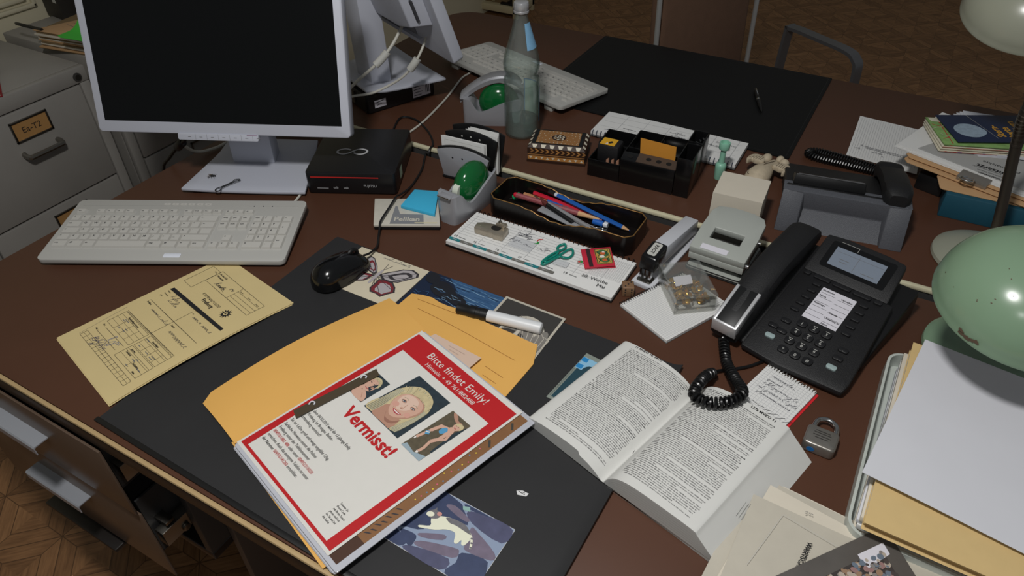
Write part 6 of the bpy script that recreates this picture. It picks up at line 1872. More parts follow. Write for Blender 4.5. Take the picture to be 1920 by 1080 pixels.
# --- calendars
GRID = mat('calendar_grid_ink', (176, 178, 180), 0.8)
TEAL = mat('teal_tab_print', (36, 122, 128), 0.6)
TAUPE = mat('taupe_tab_print', (110, 108, 102), 0.6)
def calendar(label, loc, rz, near):
    t = thing('calendar', label, 'calendar', loc, rz)
    w, d = 0.320, 0.106
    sg = 1 if near else -1
    MB().box(-w / 2, w / 2, -d / 2, d / 2, 0, 0.0045, BLOTEDGE if near else GREYINK).build('cover', t, bev=0.0008)
    b = MB()
    nx = 24
    v = []
    for z in (0.0045, None):
        for j, y in enumerate((-d / 2 + 0.0012, d / 2 - 0.0012)):
            for i in range(nx + 1):
                x = -w / 2 + 0.001 + (w - 0.002) * i / nx
                zz = 0.0045 if z is not None else 0.0112 + 0.0012 * math.sin(5 * i / nx) * (1 if (j == 0) == near else 0.3)
                v.append((x, y, zz))
    n = nx + 1
    f = []
    for i in range(nx):
        f += [(2 * n + i, 2 * n + i + 1, 3 * n + i + 1, 3 * n + i), (i, n + i, n + i + 1, i + 1), (i, i + 1, 2 * n + i + 1, 2 * n + i), (n + i, 3 * n + i, 3 * n + i + 1, n + i + 1)]
    f += [(0, 2 * n, 3 * n, n), (nx, n + nx, 3 * n + nx, 2 * n + nx)]
    b.add(v, f, PAPER)
    b.build('pages', t, ang=30)
    zt = 0.0127
    b = MB()
    if near:
        for k in range(7):
            b.line([(-0.150 + 0.0456 * k, -0.030), (-0.148 + 0.0456 * k, 0.040)], 0.0004, zt, GRID)
        for k in range(9):
            b.line([(-0.156, -0.022 + 0.0075 * k), (0.118, -0.022 + 0.0075 * k)], 0.00035, zt, GRID)
        b.rect(-0.056, -0.012, -0.012, 0.018, zt - 0.0002, mat('light_grey_block', (196, 198, 200), 0.8))
        b.rect(0.036, 0.062, -0.020, -0.004, zt - 0.0002, mat('light_grey_block', (196, 198, 200), 0.8))
        for k in range(16):
            b.line([(0.098, -0.012 + 0.0035 * k), (0.156, -0.012 + 0.0035 * k)], 0.00025, zt, GRID)
            b.line([(0.100 + 0.0036 * k, -0.012), (0.100 + 0.0036 * k, 0.042)], 0.00025, zt, GRID)
        for s, x in (('14', -0.152), ('15', -0.1117), ('16', -0.0656), ('17', -0.0213), ('18', 0.022), ('19', 0.0657)):
            b.text(s, 0.0075, x - 0.003, -0.0345, zt, INK).line([(x + 0.008, -0.0325), (x + 0.022, -0.0330)], 0.001, zt, GREYINK)
        b.text('20. Woche', 0.0105, 0.140, -0.0265, zt, INK, align='r').text('Mai', 0.0105, 0.140, -0.0385, zt, INK, align='r')
        xs = [-0.158, -0.135, -0.1085, -0.080, -0.0555, -0.0300, -0.0048, 0.0215, 0.0505]
        for k, (xa, xb) in enumerate(zip(xs, xs[1:])):
            b.poly([(xa, -0.0455), (xb - 0.0005, -0.0455), (xb - 0.0005, -0.0385), (xa, -0.0385)], zt, TEAL if k % 2 == 0 else TAUPE)
            b.line([(xa + 0.007, -0.042), (xa + 0.016, -0.042)], 0.0012, zt + 0.0002, GRID)
        b.line([(-0.030, 0.0395), (-0.055, 0.020), (-0.062, 0.002)], 0.0007, zt, PEN).line([(-0.046, 0.036), (-0.030, 0.020)], 0.0006, zt, PEN).line([(-0.052, 0.041), (-0.038, 0.043), (-0.042, 0.028)], 0.0006, zt, PEN)
        for x, y, l, h, s in ((-0.060, 0.007, 0.022, 0.009, 51), (-0.034, 0.003, 0.022, 0.008, 52), (-0.058, 0.024, 0.03, 0.007, 53), (-0.006, 0.004, 0.014, 0.007, 54), (0.004, 0.008, 0.012, 0.006, 55), (-0.06, 0.030, 0.028, 0.005, 56)):
            b.scrawl(x, y, l, h, zt, PEN, 0.0005, -4, s)
        b.poly([(p.x, p.y) for p in spline([(-0.0085, 0.033, 0), (-0.0150, 0.031, 0), (-0.0175, 0.026, 0), (-0.0150, 0.0225, 0), (-0.0148, 0.027, 0)], 3, True)], zt + 0.0001, mat('red_crayon', (196, 50, 44), 0.8))
        b.poly([(p.x, p.y) for p in spline([(-0.0145, 0.0225, 0), (-0.0105, 0.0205, 0), (-0.0120, 0.0160, 0), (-0.0185, 0.0145, 0), (-0.0145, 0.0180, 0)], 3, True)], zt + 0.0001, mat('green_crayon', (40, 140, 62), 0.8))
    else:
        for k in range(6):
            b.line([(-0.11 + 0.05 * k, -0.040), (-0.108 + 0.05 * k, 0.048)], 0.0005, zt, GRID)
        for k in range(3):
            b.line([(-0.150, -0.020 + 0.025 * k), (0.150, -0.018 + 0.025 * k)], 0.0004, zt, GRID)
        for x, y, l, h, s in ((-0.10, -0.012, 0.03, 0.004, 61), (-0.052, -0.004, 0.03, 0.006, 62), (-0.004, 0.016, 0.03, 0.008, 63), (-0.004, 0.004, 0.034, 0.008, 64), (0.05, 0.006, 0.042, 0.006, 65), (0.096, 0.020, 0.044, 0.006, 66), (0.042, -0.016, 0.03, 0.005, 67), (0.09, 0.002, 0.04, 0.006, 68), (-0.01, -0.022, 0.03, 0.006, 69)):
            b.scrawl(x, y, l, h, zt, PEN, 0.0005, -3, s)
        for x in (-0.135, 0.132):
            b.scrawl(x, -0.034, 0.012, 0.010, zt, mat('blue_ballpoint_ink', (44, 50, 96), 0.8), 0.0007, 0, 70)
    b.build('printing', t, flat=True)
    yb = sg * (d / 2)
    n_ring = 34
    for k in range(n_ring):
        x = -0.153 + 0.306 * k / (n_ring - 1)
        if near and k == 0:
            pass
        path = [(x, yb - sg * 0.004, 0.0115), (x, yb - sg * 0.003, 0.0145), (x, yb + sg * 0.0005, 0.0152), (x, yb + sg * 0.004, 0.010), (x, yb + sg * 0.003, 0.004), (x, yb - sg * 0.001, 0.002)]
        MB().tube(path, 0.00075, BLACKPL if near else mat('blue_grey_wire', (84, 92, 112), 0.4, 0.4), 5).build('wire_ring', t)
    return t
calendar('spiral desk calendar with teal tabs in front of the pen tray', (-0.4607, 0.8828, 0), -0.3, True)
calendar('spiral desk calendar with handwritten notes behind the black organizer', (-0.408, 1.3755, 0.003), 0.8, False)

# --- pen tray with its contents
TRAYB = mat('black_lacquer_tray', (18, 14, 13), 0.3)
BRASSR = mat('worn_gold_rim', (150, 112, 62), 0.4, 0.5)
TX, TY = -0.4640, 0.9950
tr_ = thing('pen_tray', 'black lacquered pen tray with wavy gold rim behind the near calendar', 'pen tray', (TX, TY, 0), 0)
W2, D2 = 0.1425, 0.043
outl = []
for (xa, ya), (xb, yb_) in zip([(-W2 + .012, -D2), (W2 - .012, -D2), (W2, -D2 + .012), (W2, D2 - .012), (W2 - .012, D2), (-W2 + .012, D2), (-W2, D2 - .012), (-W2, -D2 + .012)], [(W2 - .012, -D2), (W2, -D2 + .012), (W2, D2 - .012), (W2 - .012, D2), (-W2 + .012, D2), (-W2, D2 - .012), (-W2, -D2 + .012), (-W2 + .012, -D2)]):
    m_ = 40 if abs(xa - xb) > 0.1 else 4
    for k in range(m_):
        outl.append((xa + (xb - xa) * k / m_, ya + (yb_ - ya) * k / m_))
def rimz(x, y):
    if abs(y) > D2 - 0.002:
        u = abs(x) / 0.075
        if u < 1:
            c_ = 0.5 + 0.5 * math.cos(math.pi * u)
            return 0.0395 - 0.0125 * c_ - 0.0022 * math.sin(u * 9.4) ** 2
    return 0.0395
n = len(outl)
ins = [(x * (1 - 0.0028 / W2), y * (1 - 0.0028 / D2)) for x, y in outl]
b = MB()
v = [(x, y, 0.0) for x, y in outl] + [(x, y, rimz(x, y)) for x, y in outl] + [(ins[i][0], ins[i][1], rimz(*outl[i])) for i in range(n)] + [(x, y, 0.005) for x, y in ins]
f = []
for i in range(n):
    j = (i + 1) % n
    f += [(i, j, n + j, n + i), (n + i, n + j, 2 * n + j, 2 * n + i), (2 * n + i, 2 * n + j, 3 * n + j, 3 * n + i)]
f += [tuple(range(n))[::-1], tuple(3 * n + i for i in range(n))]
b.add(v, f, TRAYB)
b.build('shell', tr_, ang=50)
MB().tube([((x + a) / 2, (y + c_) / 2, rimz(x, y) + 0.0002) for (x, y), (a, c_) in zip(outl, ins)], 0.0011, BRASSR, 6, True).build('gold_rim', tr_, ang=60)
def stick(name, label, cat, p0, p1, segs, n=6):
    """segs: list of (t0, t1, r0, r1, material, part name)"""
    o = Vector((TX, TY, 0))
    a, c_ = Vector(p0), Vector(p1)
    t = thing(name, label, cat, o + a, 0)
    for t0, t1, r0, r1, m, nm in segs:
        q0, q1 = (c_ - a) * t0, (c_ - a) * t1
        MB().cyl(tuple(q0), tuple(q1), r0, m, n, r1).build(nm, t, ang=30)
    return t
WOOD = mat('pencil_wood', (206, 164, 120), 0.7)
ROSE = mat('dusty_rose_lacquer', (146, 76, 80), 0.45); TANP = mat('tan_lacquer', (190, 134, 92), 0.5); PRD = mat('pencil_red', (200, 26, 52), 0.4); PBL = mat('pencil_blue', (24, 88, 168), 0.4)
stick('crayon', 'dusty rose wooden crayon with red end in the pen tray', 'crayon', (-0.114, 0.008, 0.0245), (0.062, 0.020, 0.016), [(0, 0.03, 0.0040, 0.0052, PRD, 'end'), (0.03, 0.74, 0.0052, 0.0052, ROSE, 'barrel'), (0.74, 0.97, 0.0052, 0.0022, WOOD, 'cone'), (0.97, 1.0, 0.0022, 0.0012, ROSE, 'lead')], 10)
stick('pencil', 'tan wooden pencil lying behind the dusty rose crayon', 'pencil', (-0.106, 0.032, 0.014), (0.02, 0.034, 0.0105), [(0, 0.93, 0.0040, 0.0040, TANP, 'barrel'), (0.93, 1.0, 0.0040, 0.0008, WOOD, 'tip')])
stick('pencil', 'red pencil lying under the blue pencil in the tray', 'pencil', (-0.086, 0.034, 0.022), (0.085, 0.030, 0.0105), [(0, 0.93, 0.0040, 0.0040, PRD, 'barrel'), (0.93, 0.985, 0.0040, 0.0012, WOOD, 'tip'), (0.985, 1.0, 0.0012, 0.0004, PRD, 'lead')])
stick('pencil', 'blue pencil with black and white end on top of the pens', 'pencil', (-0.054, 0.034, 0.0350), (0.118, 0.018, 0.0125), [(0, 0.08, 0.0042, 0.0042, BLACKPL, 'end_cap'), (0.08, 0.11, 0.0042, 0.0042, WHITEPL, 'white_ring'), (0.11, 0.91, 0.0042, 0.0042, PBL, 'barrel'), (0.91, 0.985, 0.0042, 0.0010, WOOD, 'tip'), (0.985, 1.0, 0.0010, 0.0004, PBL, 'lead')])
stick('pen', 'black pen with maroon grip at the front of the pen tray', 'pen', (-0.076, 0.019, 0.026), (0.018, -0.010, 0.0150), [(0, 0.14, 0.0012, 0.0018, STEEL, 'tip'), (0.14, 0.34, 0.0040, 0.0056, mat('maroon_rubber', (92, 36, 32), 0.6), 'grip'), (0.34, 1.0, 0.0046, 0.0042, BLACKPL, 'barrel')], 12)
stick('pen', 'silver grey pen next to the maroon grip pen', 'pen', (-0.044, 0.012, 0.0240), (0.064, -0.014, 0.0140), [(0, 0.9, 0.0040, 0.0044, mat('silver_grey_plastic', (160, 160, 162), 0.3, 0.4), 'barrel'), (0.9, 1.0, 0.0044, 0.0030, STEEL, 'end')], 12)
stick('ballpoint_pen', 'clear ballpoint pen with blue cap lying low in the tray', 'pen', (-0.052, 0.026, 0.0185), (0.052, 0.022, 0.0125), [(0, 0.3, 0.0034, 0.0034, PBL, 'cap'), (0.3, 0.8, 0.0032, 0.0032, mat('smoke_clear_barrel', (96, 100, 108), 0.15), 'barrel'), (0.8, 1.0, 0.0034, 0.0034, WHITEPL, 'white_sleeve')], 10)
stick('correction_pen', 'short blue tube with white cap at the right end of the tray', 'pen', (0.047, 0.016, 0.0115), (0.076, 0.016, 0.0115), [(0, 0.68, 0.0056, 0.0056, mat('mid_blue_plastic', (32, 96, 184), 0.35), 'barrel'), (0.68, 0.76, 0.003, 0.003, WHITEPL, 'neck'), (0.76, 1.0, 0.0060, 0.0052, WHITEPL, 'cap')], 14)
rl = thing('ruler', 'clear plastic ruler with grey edge lying in the pen tray', 'ruler', (TX + 0.006, TY - 0.004, 0.0118), -9)
MB().box(-0.062, 0.066, -0.013, 0.013, 0, 0.0018, mat('cloudy_clear_plastic', (150, 152, 156), 0.2)).build('strip', rl, bev=0.0004, rot=(0, R(2.5), 0))
pin = thing('push_pin', 'green push pin at the left end of the pen tray', 'pin', (TX - 0.1215, TY + 0.017, 0.0055), 0)
GP = mat('green_plastic', (30, 150, 96), 0.35)
MB().cyl((0.001, 0, 0.005), (0.006, 0.002, 0.009), 0.0050, GP, 14, 0.0046).cyl((0.005, 0.0015, 0.008), (0.010, 0.003, 0.0115), 0.0026, GP, 12).cyl((0.0095, 0.003, 0.0115), (0.012, 0.004, 0.0135), 0.0048, GP, 14).build('head', pin, ang=30)
MB().cyl((0.001, 0, 0.005), (-0.007, -0.003, 0.001), 0.0006, STEEL, 6).build('needle', pin)
ck = thing('paper_clip', 'tangle of steel paper clips at the right end of the tray', 'clips', (TX + 0.066, TY + 0.000, 0.0055), 0)
for k in range(6):
    a = R(57 * k); x, y = 0.008 * math.cos(a * 1.7), 0.006 * math.sin(a)
    pts = [(x + 0.010 * math.cos(a + t) * (1 if i < 4 else 0.7), y + 0.004 * math.sin(a + t * 1.4), 0.001 + 0.0012 * k) for i, t in enumerate((0, 1, 2.2, 3.3, 4.2, 5.2))]
    MB().tube(spline(pts, 4), 0.0006, CHROME, 5).build('clip', ck)

# --- things on the near calendar
CX, CY, CZ = -0.4607, 0.8828, 0.0128
sh_ = thing('pencil_sharpener', 'dull metal double pencil sharpener on the left end of the near calendar', 'pencil sharpener', (CX - 0.098, CY + 0.006, CZ), 6)
NICK = mat('tarnished_nickel', (176, 166, 150), 0.36, 0.7, var=0.2, vscale=90)
b = MB().prism([(-0.030, -0.011), (-0.026, -0.0125), (0.008, -0.0145), (0.009, -0.0165), (0.027, -0.0165), (0.028, 0.010), (0.006, 0.012), (-0.020, 0.010), (-0.031, 0.004)], 0.0, 0.0125, NICK)
b.build('block', sh_, bev=0.0012)
MB().prism(circ(0.008, 0.001, 0.0092, 0.0075, 22), 0.0125, 0.0130, mat('sharpener_hole', (24, 22, 20), 0.6)).build('hole', sh_)
MB().hexa([(0.004, 0.006, 0.0128), (0.022, 0.003, 0.0128), (0.026, 0.013, 0.0128), (0.006, 0.016, 0.0128)], [(0.005, 0.007, 0.019), (0.021, 0.005, 0.0215), (0.024, 0.012, 0.0200), (0.007, 0.014, 0.0180)], NICK).build('blade_carrier', sh_, bev=0.001)
MB().cyl((0.012, 0.010, 0.0195), (0.012, 0.0105, 0.0225), 0.0034, STEEL, 14).box(0.0095, 0.0145, 0.0100, 0.0106, 0.0222, 0.0228, INK).build('screw', sh_, bev=0.0004)
gc = MB()
C1 = [(0.0265, 0.0300), (0.0322, 0.0335), (0.0365, 0.0290), (0.0350, 0.0200), (0.0265, -0.0014), (0.0190, -0.0258), (0.0235, -0.0330), (0.0300, -0.0260), (0.0345, -0.0128), (0.0400, 0.0120), (0.0455, 0.0240), (0.0530, 0.0250), (0.0580, 0.0160), (0.0560, 0.0040), (0.0480, -0.0020), (0.0400, -0.0010), (0.0310, -0.0180), (0.0260, -0.0270), (0.0225, -0.0245), (0.0260, -0.0120), (0.0330, 0.0020), (0.0300, 0.0130), (0.0245, 0.0180), (0.0240, 0.0250)]
pth = spline([(x * 0.92 + 0.003, y, 0.0026 + 0.0016 * math.sin(i * 1.9)) for i, (x, y) in enumerate(C1)], 5, True)
gc.tube(pth, 0.0021, mat('teal_green_plastic', (16, 128, 112), 0.3), 8, True)
o = gc.build('butterfly_clip', loc=(CX, CY, CZ), ang=60)
tag(o, 'large teal green butterfly paper clip on the near calendar', 'paper clip')
mb_ = thing('matchbook', 'red matchbook with green and gold ornament on the near calendar', 'matchbook', (CX + 0.0985, CY + 0.027, CZ), 33)
MB().box(-0.0255, 0.0265, -0.0255, 0.0255, 0, 0.0010, mat('matchbook_red', (196, 40, 62), 0.5)).build('back_cover', mb_)
MB().hexa([(-0.026, -0.026, 0.0012), (0.025, -0.026, 0.0035), (0.025, 0.025, 0.0035), (-0.026, 0.025, 0.0012)], [(-0.026, -0.026, 0.0038), (0.025, -0.026, 0.0062), (0.025, 0.025, 0.0062), (-0.026, 0.025, 0.0038)], mat('matchbook_red', (196, 40, 62), 0.5)).build('front_cover', mb_, bev=0.0006)
b = MB()
P = plane_M((0, 0, 0.0052), (1, 0, 0.047), (0, 1, 0))
b.rect(-0.018, -0.011, -0.0257, 0.0247, 0, mat('striker_brown', (52, 30, 32), 0.9), P)
b.rect(-0.004, 0.023, -0.021, 0.021, 0.0, mat('ornament_gold', (186, 156, 74), 0.5), P).frame(-0.003, 0.022, -0.020, 0.020, 0.0012, 0.0002, INK, P)
for pts, m in (([(-0.001, 0.012), (0.007, 0.018), (0.016, 0.014), (0.019, 0.003), (0.012, -0.002), (0.004, 0.004)], mat('ornament_green', (70, 110, 66), 0.5)), ([(0.0, -0.006), (0.006, -0.016), (0.015, -0.017), (0.019, -0.008), (0.010, -0.005)], mat('ornament_green', (70, 110, 66), 0.5)), ([(0.004, 0.010), (0.012, 0.012), (0.013, 0.005), (0.007, 0.004)], mat('ornament_orange', (200, 96, 50), 0.5)), ([(0.006, -0.008), (0.013, -0.007), (0.014, -0.013), (0.008, -0.014)], mat('ornament_orange', (200, 96, 50), 0.5)), ([(0.003, 0.001), (0.009, 0.003), (0.011, -0.003), (0.005, -0.004)], TEETH), ([(0.008, 0.011), (0.011, 0.014), (0.013, 0.010)], TEETH)):
    b.poly([(p.x, p.y) for p in spline([(x, y, 0) for x, y in pts], 3, True)], 0.0003, m, P)
b.line([(-0.001, 0.015), (0.004, 0.006), (-0.001, -0.002), (0.003, -0.010), (-0.001, -0.016)], 0.001, 0.0005, INK, P).line([(0.019, 0.016), (0.014, 0.007), (0.019, -0.001), (0.014, -0.010), (0.019, -0.016)], 0.001, 0.0005, INK, P)
b.build('ornament', mb_, flat=True)
mp_ = MB().prism(circ(0, 0, 0.0062, 0.0055, 18), 0, 0.0006, mat('badge_grey', (172, 166, 160), 0.6)).poly(circ(0.001, 0.001, 0.003, n=10), 0.0008, mat('green_crayon', (40, 140, 62), 0.8)).poly(circ(-0.002, -0.001, 0.002, n=10), 0.0009, mat('red_crayon', (196, 50, 44), 0.8))
tag(mp_.build('sticker', loc=(CX + 0.0765, CY + 0.005, CZ + 0.0001)), 'small round red and green sticker at the left of the red matchbook', 'sticker')

# --- stapler
STW = mat('stapler_pale_grey', (196, 198, 204), 0.35)
sp_ = thing('stapler', 'white stapler with black head right of the near calendar', 'stapler', (-0.264, 0.980, 0), -7)
b = MB().prism([(-0.018, -0.092), (0.016, -0.092), (0.020, -0.086), (0.020, 0.09), (0.016, 0.096), (-0.014, 0.096), (-0.018, 0.09)], 0.0, 0.0075, STW)
b.prism([(-0.016, -0.090), (0.016, -0.090), (0.016, 0.092), (-0.014, 0.092)], -0.0005, 0.001, BLACKPL)
b.build('base', sp_, bev=0.002)
MB().prism(rr(0.026, 0.020, 0.004, 4, 0.0, -0.076), 0.0075, 0.0088, STEEL).box(-0.004, 0.004, -0.078, -0.074, 0.0088, 0.0092, CHROME).build('anvil', sp_, bev=0.0004)
MB().hexa([(-0.0115, -0.066, 0.0300), (0.0125, -0.066, 0.0300), (0.0125, 0.088, 0.013), (-0.0115, 0.088, 0.013)], [(-0.0120, -0.045, 0.0560), (0.0130, -0.045, 0.0560), (0.0130, 0.086, 0.040), (-0.0120, 0.086, 0.040)], STW).build('arm', sp_, bev=0.002)
MB().hexa([(-0.0135, -0.083, 0.0300), (0.0145, -0.083, 0.0300), (0.0145, -0.040, 0.0270), (-0.0135, -0.040, 0.0270)], [(-0.0130, -0.076, 0.0530), (0.0140, -0.076, 0.0530), (0.0140, -0.036, 0.0590), (-0.0130, -0.036, 0.0590)], mat('gloss_black_head', (14, 14, 15), 0.25)).build('head', sp_, bev=0.003)
Ph = plane_M((0.0005, -0.056, 0.0565), (0, 0.9889, 0.1483), (-1, 0, 0))
MB().prism(rr(0.030, 0.015, 0.003, 3), 0.0, 0.0007, GREYPL, Ph).text('PACT', 0.0085, 0, -0.003, 0.0009, INK, 'b', 'c', M=Ph @ Matrix.Rotation(R(180), 4, 'Z')).build('name_plate', sp_, flat=True)
MB().box(-0.010, -0.006, -0.081, -0.074, 0.012, 0.031, CHROME).box(0.006, 0.010, -0.081, -0.074, 0.012, 0.031, CHROME).box(-0.0015, 0.0015, -0.081, -0.078, 0.014, 0.030, CHROME).build('staple_guide', sp_)
MB().hexa([(-0.010, -0.070, 0.0220), (0.011, -0.070, 0.0220), (0.011, 0.085, 0.011), (-0.010, 0.085, 0.011)], [(-0.010, -0.070, 0.0300), (0.011, -0.070, 0.0300), (0.011, 0.085, 0.016), (-0.010, 0.085, 0.016)], STEEL).build('magazine', sp_)

# --- hole punch
PG_ = mat('punch_grey_green', (166, 170, 164), 0.4)
hp_ = thing('hole_punch', 'pale grey hole punch standing at the desk joint beside the telephone', 'hole punch', (-0.1815, 0.980, 0), -3)
MB().prism(rr(0.098, 0.115, 0.008, 4, 0, 0.048), 0.0, 0.003, BLACKPL).prism(rr(0.095, 0.112, 0.007, 4, 0, 0.048), 0.003, 0.008, PG_).build('base', hp_, bev=0.0015)
b = MB()
# hollow handle with slot, swung up towards the back
T = Matrix.Translation((0, -0.006, 0.0420)) @ Matrix.Rotation(R(9), 4, 'X')
outer = [(-0.047, 0.0), (0.047, 0.0), (0.0485, 0.06), (0.047, 0.10), (0.040, 0.114), (0.022, 0.1195), (0.0, 0.121), (-0.022, 0.1195), (-0.040, 0.114), (-0.047, 0.10), (-0.0485, 0.06)]
slot = [(-0.0255, 0.034), (0.0255, 0.034), (0.0255, 0.061), (-0.0255, 0.061)]
no = len(outer)
for z in (0.0,):
    pass
v = [(x, y, 0.004) for x, y in outer] + [(x, y, 0.004) for x, y in slot] + [(x, y, -0.010) for x, y in outer] + [(x, y, -0.010) for x, y in slot]
def ring_faces(o0, s0):
    return [(o0 + 0, o0 + 1, s0 + 1, s0 + 0), (o0 + 1, o0 + 2, s0 + 1), (o0 + 2, o0 + 3, s0 + 2, s0 + 1), (o0 + 3, o0 + 4, s0 + 2), (o0 + 4, o0 + 5, s0 + 2), (o0 + 5, o0 + 6, s0 + 2), (o0 + 6, s0 + 3, s0 + 2), (o0 + 6, o0 + 7, s0 + 3), (o0 + 7, o0 + 8, s0 + 3), (o0 + 8, o0 + 9, s0 + 3), (o0 + 9, o0 + 10, s0 + 0, s0 + 3), (o0 + 10, o0 + 0, s0 + 0)]
f = ring_faces(0, no) + [q[::-1] for q in ring_faces(no + 4, 2 * no + 4)]
for i in range(no):
    j = (i + 1) % no
    f.append((no + 4 + i, no + 4 + j, j, i))
for i in range(4):
    j = (i + 1) % 4
    f.append((no + i, no + j, 2 * no + 4 + j, 2 * no + 4 + i))
b.add(v, f, PG_).xf(T)
b.build('handle', hp_, bev=0.0018)
MB().box(-0.0465, 0.0465, -0.0050, 0.030, 0.021, 0.0325, PG_).box(-0.0455, 0.0455, -0.0035, 0.028, 0.0325, 0.0345, GREYINK).build('front_beam', hp_, bev=0.001)
MB().box(-0.044, 0.044, 0.010, 0.050, 0.008, 0.026, BLACKPL).box(-0.043, 0.043, 0.050, 0.10, 0.008, 0.022, mat('mechanism_grey', (60, 60, 58), 0.7)).build('mechanism', hp_, bev=0.001)  # black front block and an evenly dark grey rear block
MB().rect(-0.030, 0.015, 0.0035, 0.0155, 0.0045, LABELW).xf(T).build('sticker', hp_, flat=True)
for y, z in ((0.004, 0.034), (0.058, 0.046)):
    MB().cyl((0.047, y, z), (0.052, y, z), 0.0035, CHROME, 14).build('pivot_screw', hp_, ang=30)

# --- memo cube
MEMO = mat('cream_memo_block', (206, 198, 182), 0.85, var=0.03)
tag(MB().box(-0.043, 0.043, -0.040, 0.040, 0, 0.070, MEMO).build('memo_block', loc=(-0.1965, 1.158, 0), rz=R(4)), 'cream memo paper block behind the grey hole punch', 'memo block')

# --- mint stamp holder
MINT = mat('mint_green_plastic', (138, 192, 168), 0.35)
st_ = thing('stamp_handle', 'mint green turned handle standing upright left of the memo block', 'handle', (-0.2675, 1.284, 0))
MB().lathe([(0.0085, 0.0), (0.0092, 0.002), (0.0105, 0.024), (0.0108, 0.030), (0.0095, 0.0335), (0.0062, 0.036)], MINT, 28).build('base', st_, ang=40)
MB().lathe([(0.0060, 0.036), (0.0056, 0.045), (0.0052, 0.066)], MINT, 24).build('stem', st_)
MB().lathe([(0.0055, 0.064), (0.0098, 0.066), (0.0106, 0.068), (0.0106, 0.079), (0.0101, 0.080), (0.0080, 0.080), (0.0070, 0.074), (0.0005, 0.0735)], MINT, 28).build('cup', st_, ang=40)

# --- carved figurine
IVORY = mat('aged_ivory_resin', (186, 172, 148), 0.6, var=0.25, vscale=120)
IVD = mat('dark_groove', (92, 78, 62), 0.8)
fg = thing('figurine', 'ivory carved winged animal figurine lying behind the memo block', 'figurine', (-0.193, 1.305, 0), 0)
b = MB()
T = Matrix.Rotation(R(-14), 4, 'Z')
v, f = [], []
P = [(-0.040, 0.006, 0.010), (-0.034, 0.017, 0.012), (-0.020, 0.023, 0.016), (-0.002, 0.0225, 0.019), (0.014, 0.018, 0.021), (0.028, 0.0125, 0.022), (0.040, 0.010, 0.021), (0.052, 0.0105, 0.019), (0.062, 0.009, 0.017), (0.068, 0.004, 0.015)]
P = spline(P, 3)
for y, r_, zc_ in P:
    for k in range(16):
        a = 2 * math.pi * k / 16
        v.append((r_ * math.cos(a), y, max(0.0, zc_ + r_ * 0.85 * math.sin(a))))
for i in range(len(P) - 1):
    for k in range(16):
        l = (k + 1) % 16
        f.append((i * 16 + k, (i + 1) * 16 + k, (i + 1) * 16 + l, i * 16 + l))
f += [tuple(range(16)), tuple((len(P) - 1) * 16 + k for k in range(16))[::-1]]
b.add(v, f, IVORY, T)
b.build('body', fg, ang=80)
for x, y, z, rx, ry, rz_ in ((-0.019, 0.060, 0.022, 0.0095, 0.012, 0.010), (0.004, 0.071, 0.022, 0.008, 0.010, 0.009), (0.018, 0.060, 0.024, 0.010, 0.0095, 0.0095)):
    MB().ball((x, y, z), (rx, ry, rz_), IVORY, 14, T).build('lobe', fg, ang=80)
for sgn in (-1, 1):
    w_ = MB()
    pts = [(0.010, 0.030), (0.020, 0.043), (0.034, 0.044), (0.042, 0.034), (0.042, 0.016), (0.036, 0.010), (0.033, 0.022), (0.026, 0.020), (0.020, 0.022), (0.012, 0.022)]
    pts = [(p.x * sgn, p.y) for p in spline([(x, y, 0) for x, y in pts], 3, True)]
    w_.prism(pts, 0.024, 0.034, IVORY, T)
    for k in range(6):
        x = 0.017 + 0.0042 * k
        w_.line([(x * sgn, 0.040 - 0.0006 * k * k), (x * sgn * 1.05, 0.024 - 0.0008 * k)], 0.0008, 0.0344, IVD, T)
    w_.build('wing', fg, bev=0.002)
g_ = MB().tube([(x, y, z) for x, y, z in [(-0.004, -0.030, 0.0272), (-0.001, -0.010, 0.0352), (0.0, 0.010, 0.0382), (0.001, 0.030, 0.0335), (0.003, 0.052, 0.0285)]], 0.0006, IVD, 5, M=T)
g_.tube([(-0.010 + 0.0062 * math.cos(R(a)), -0.022 + 0.0062 * math.sin(R(a)), 0.0285 + 0.001 * math.sin(R(a))) for a in range(0, 360, 20)], 0.0010, IVD, 6, True, T)
g_.ball((-0.010, -0.022, 0.0275), (0.0032, 0.0032, 0.002), IVD, 10, T)
g_.build('carved_lines', fg)

# --- spiral note pad, pin box, die
n1 = thing('note_pad', 'squared spiral note pad under the clear box of brass pins', 'note pad', (-0.2165, 0.8585, 0), 25)
# note pad axes: x from lower-left corner along the spiral, y into the sheet
c0, cB, cR, cT = Vector((-0.2867, 0.8291)), Vector((-0.1918, 0.7843)), Vector((-0.1306, 0.9100)), Vector((-0.2255, 0.9548))
def quad_pad(t, corners, th, m, z0=0.0):
    o = t.location
    q = [(c_.x - o.x, c_.y - o.y) for c_ in corners]
    Ri = Matrix.Rotation(-t.rotation_euler.z, 4, 'Z')
    q = [((Ri @ Vector((x, y, 0))).x, (Ri @ Vector((x, y, 0))).y) for x, y in q]
    return q
q1 = quad_pad(n1, (c0, cB, cR, cT), 0, None)
MB().prism(q1, 0.0, 0.0012, GREYINK).build('back_board', n1)
MB().prism(shrink(q1, 0.985), 0.0012, 0.0050, PAPER).build('pages', n1)
b = MB()
A_, B_, C_, D_ = [Vector(p) for p in shrink(q1, 0.975)]
for k in range(1, 26):
    t_ = k / 26
    p, q_ = A_.lerp(B_, t_), D_.lerp(C_, t_)
    b.line([tuple(p), tuple(q_)], 0.00035, 0.0052, GRID)
for k in range(1, 34):
    t_ = k / 34
    p, q_ = A_.lerp(D_, t_), B_.lerp(C_, t_)
    b.line([tuple(p), tuple(q_)], 0.00035, 0.0052, GRID)
b.build('squared_lines', n1, flat=True)
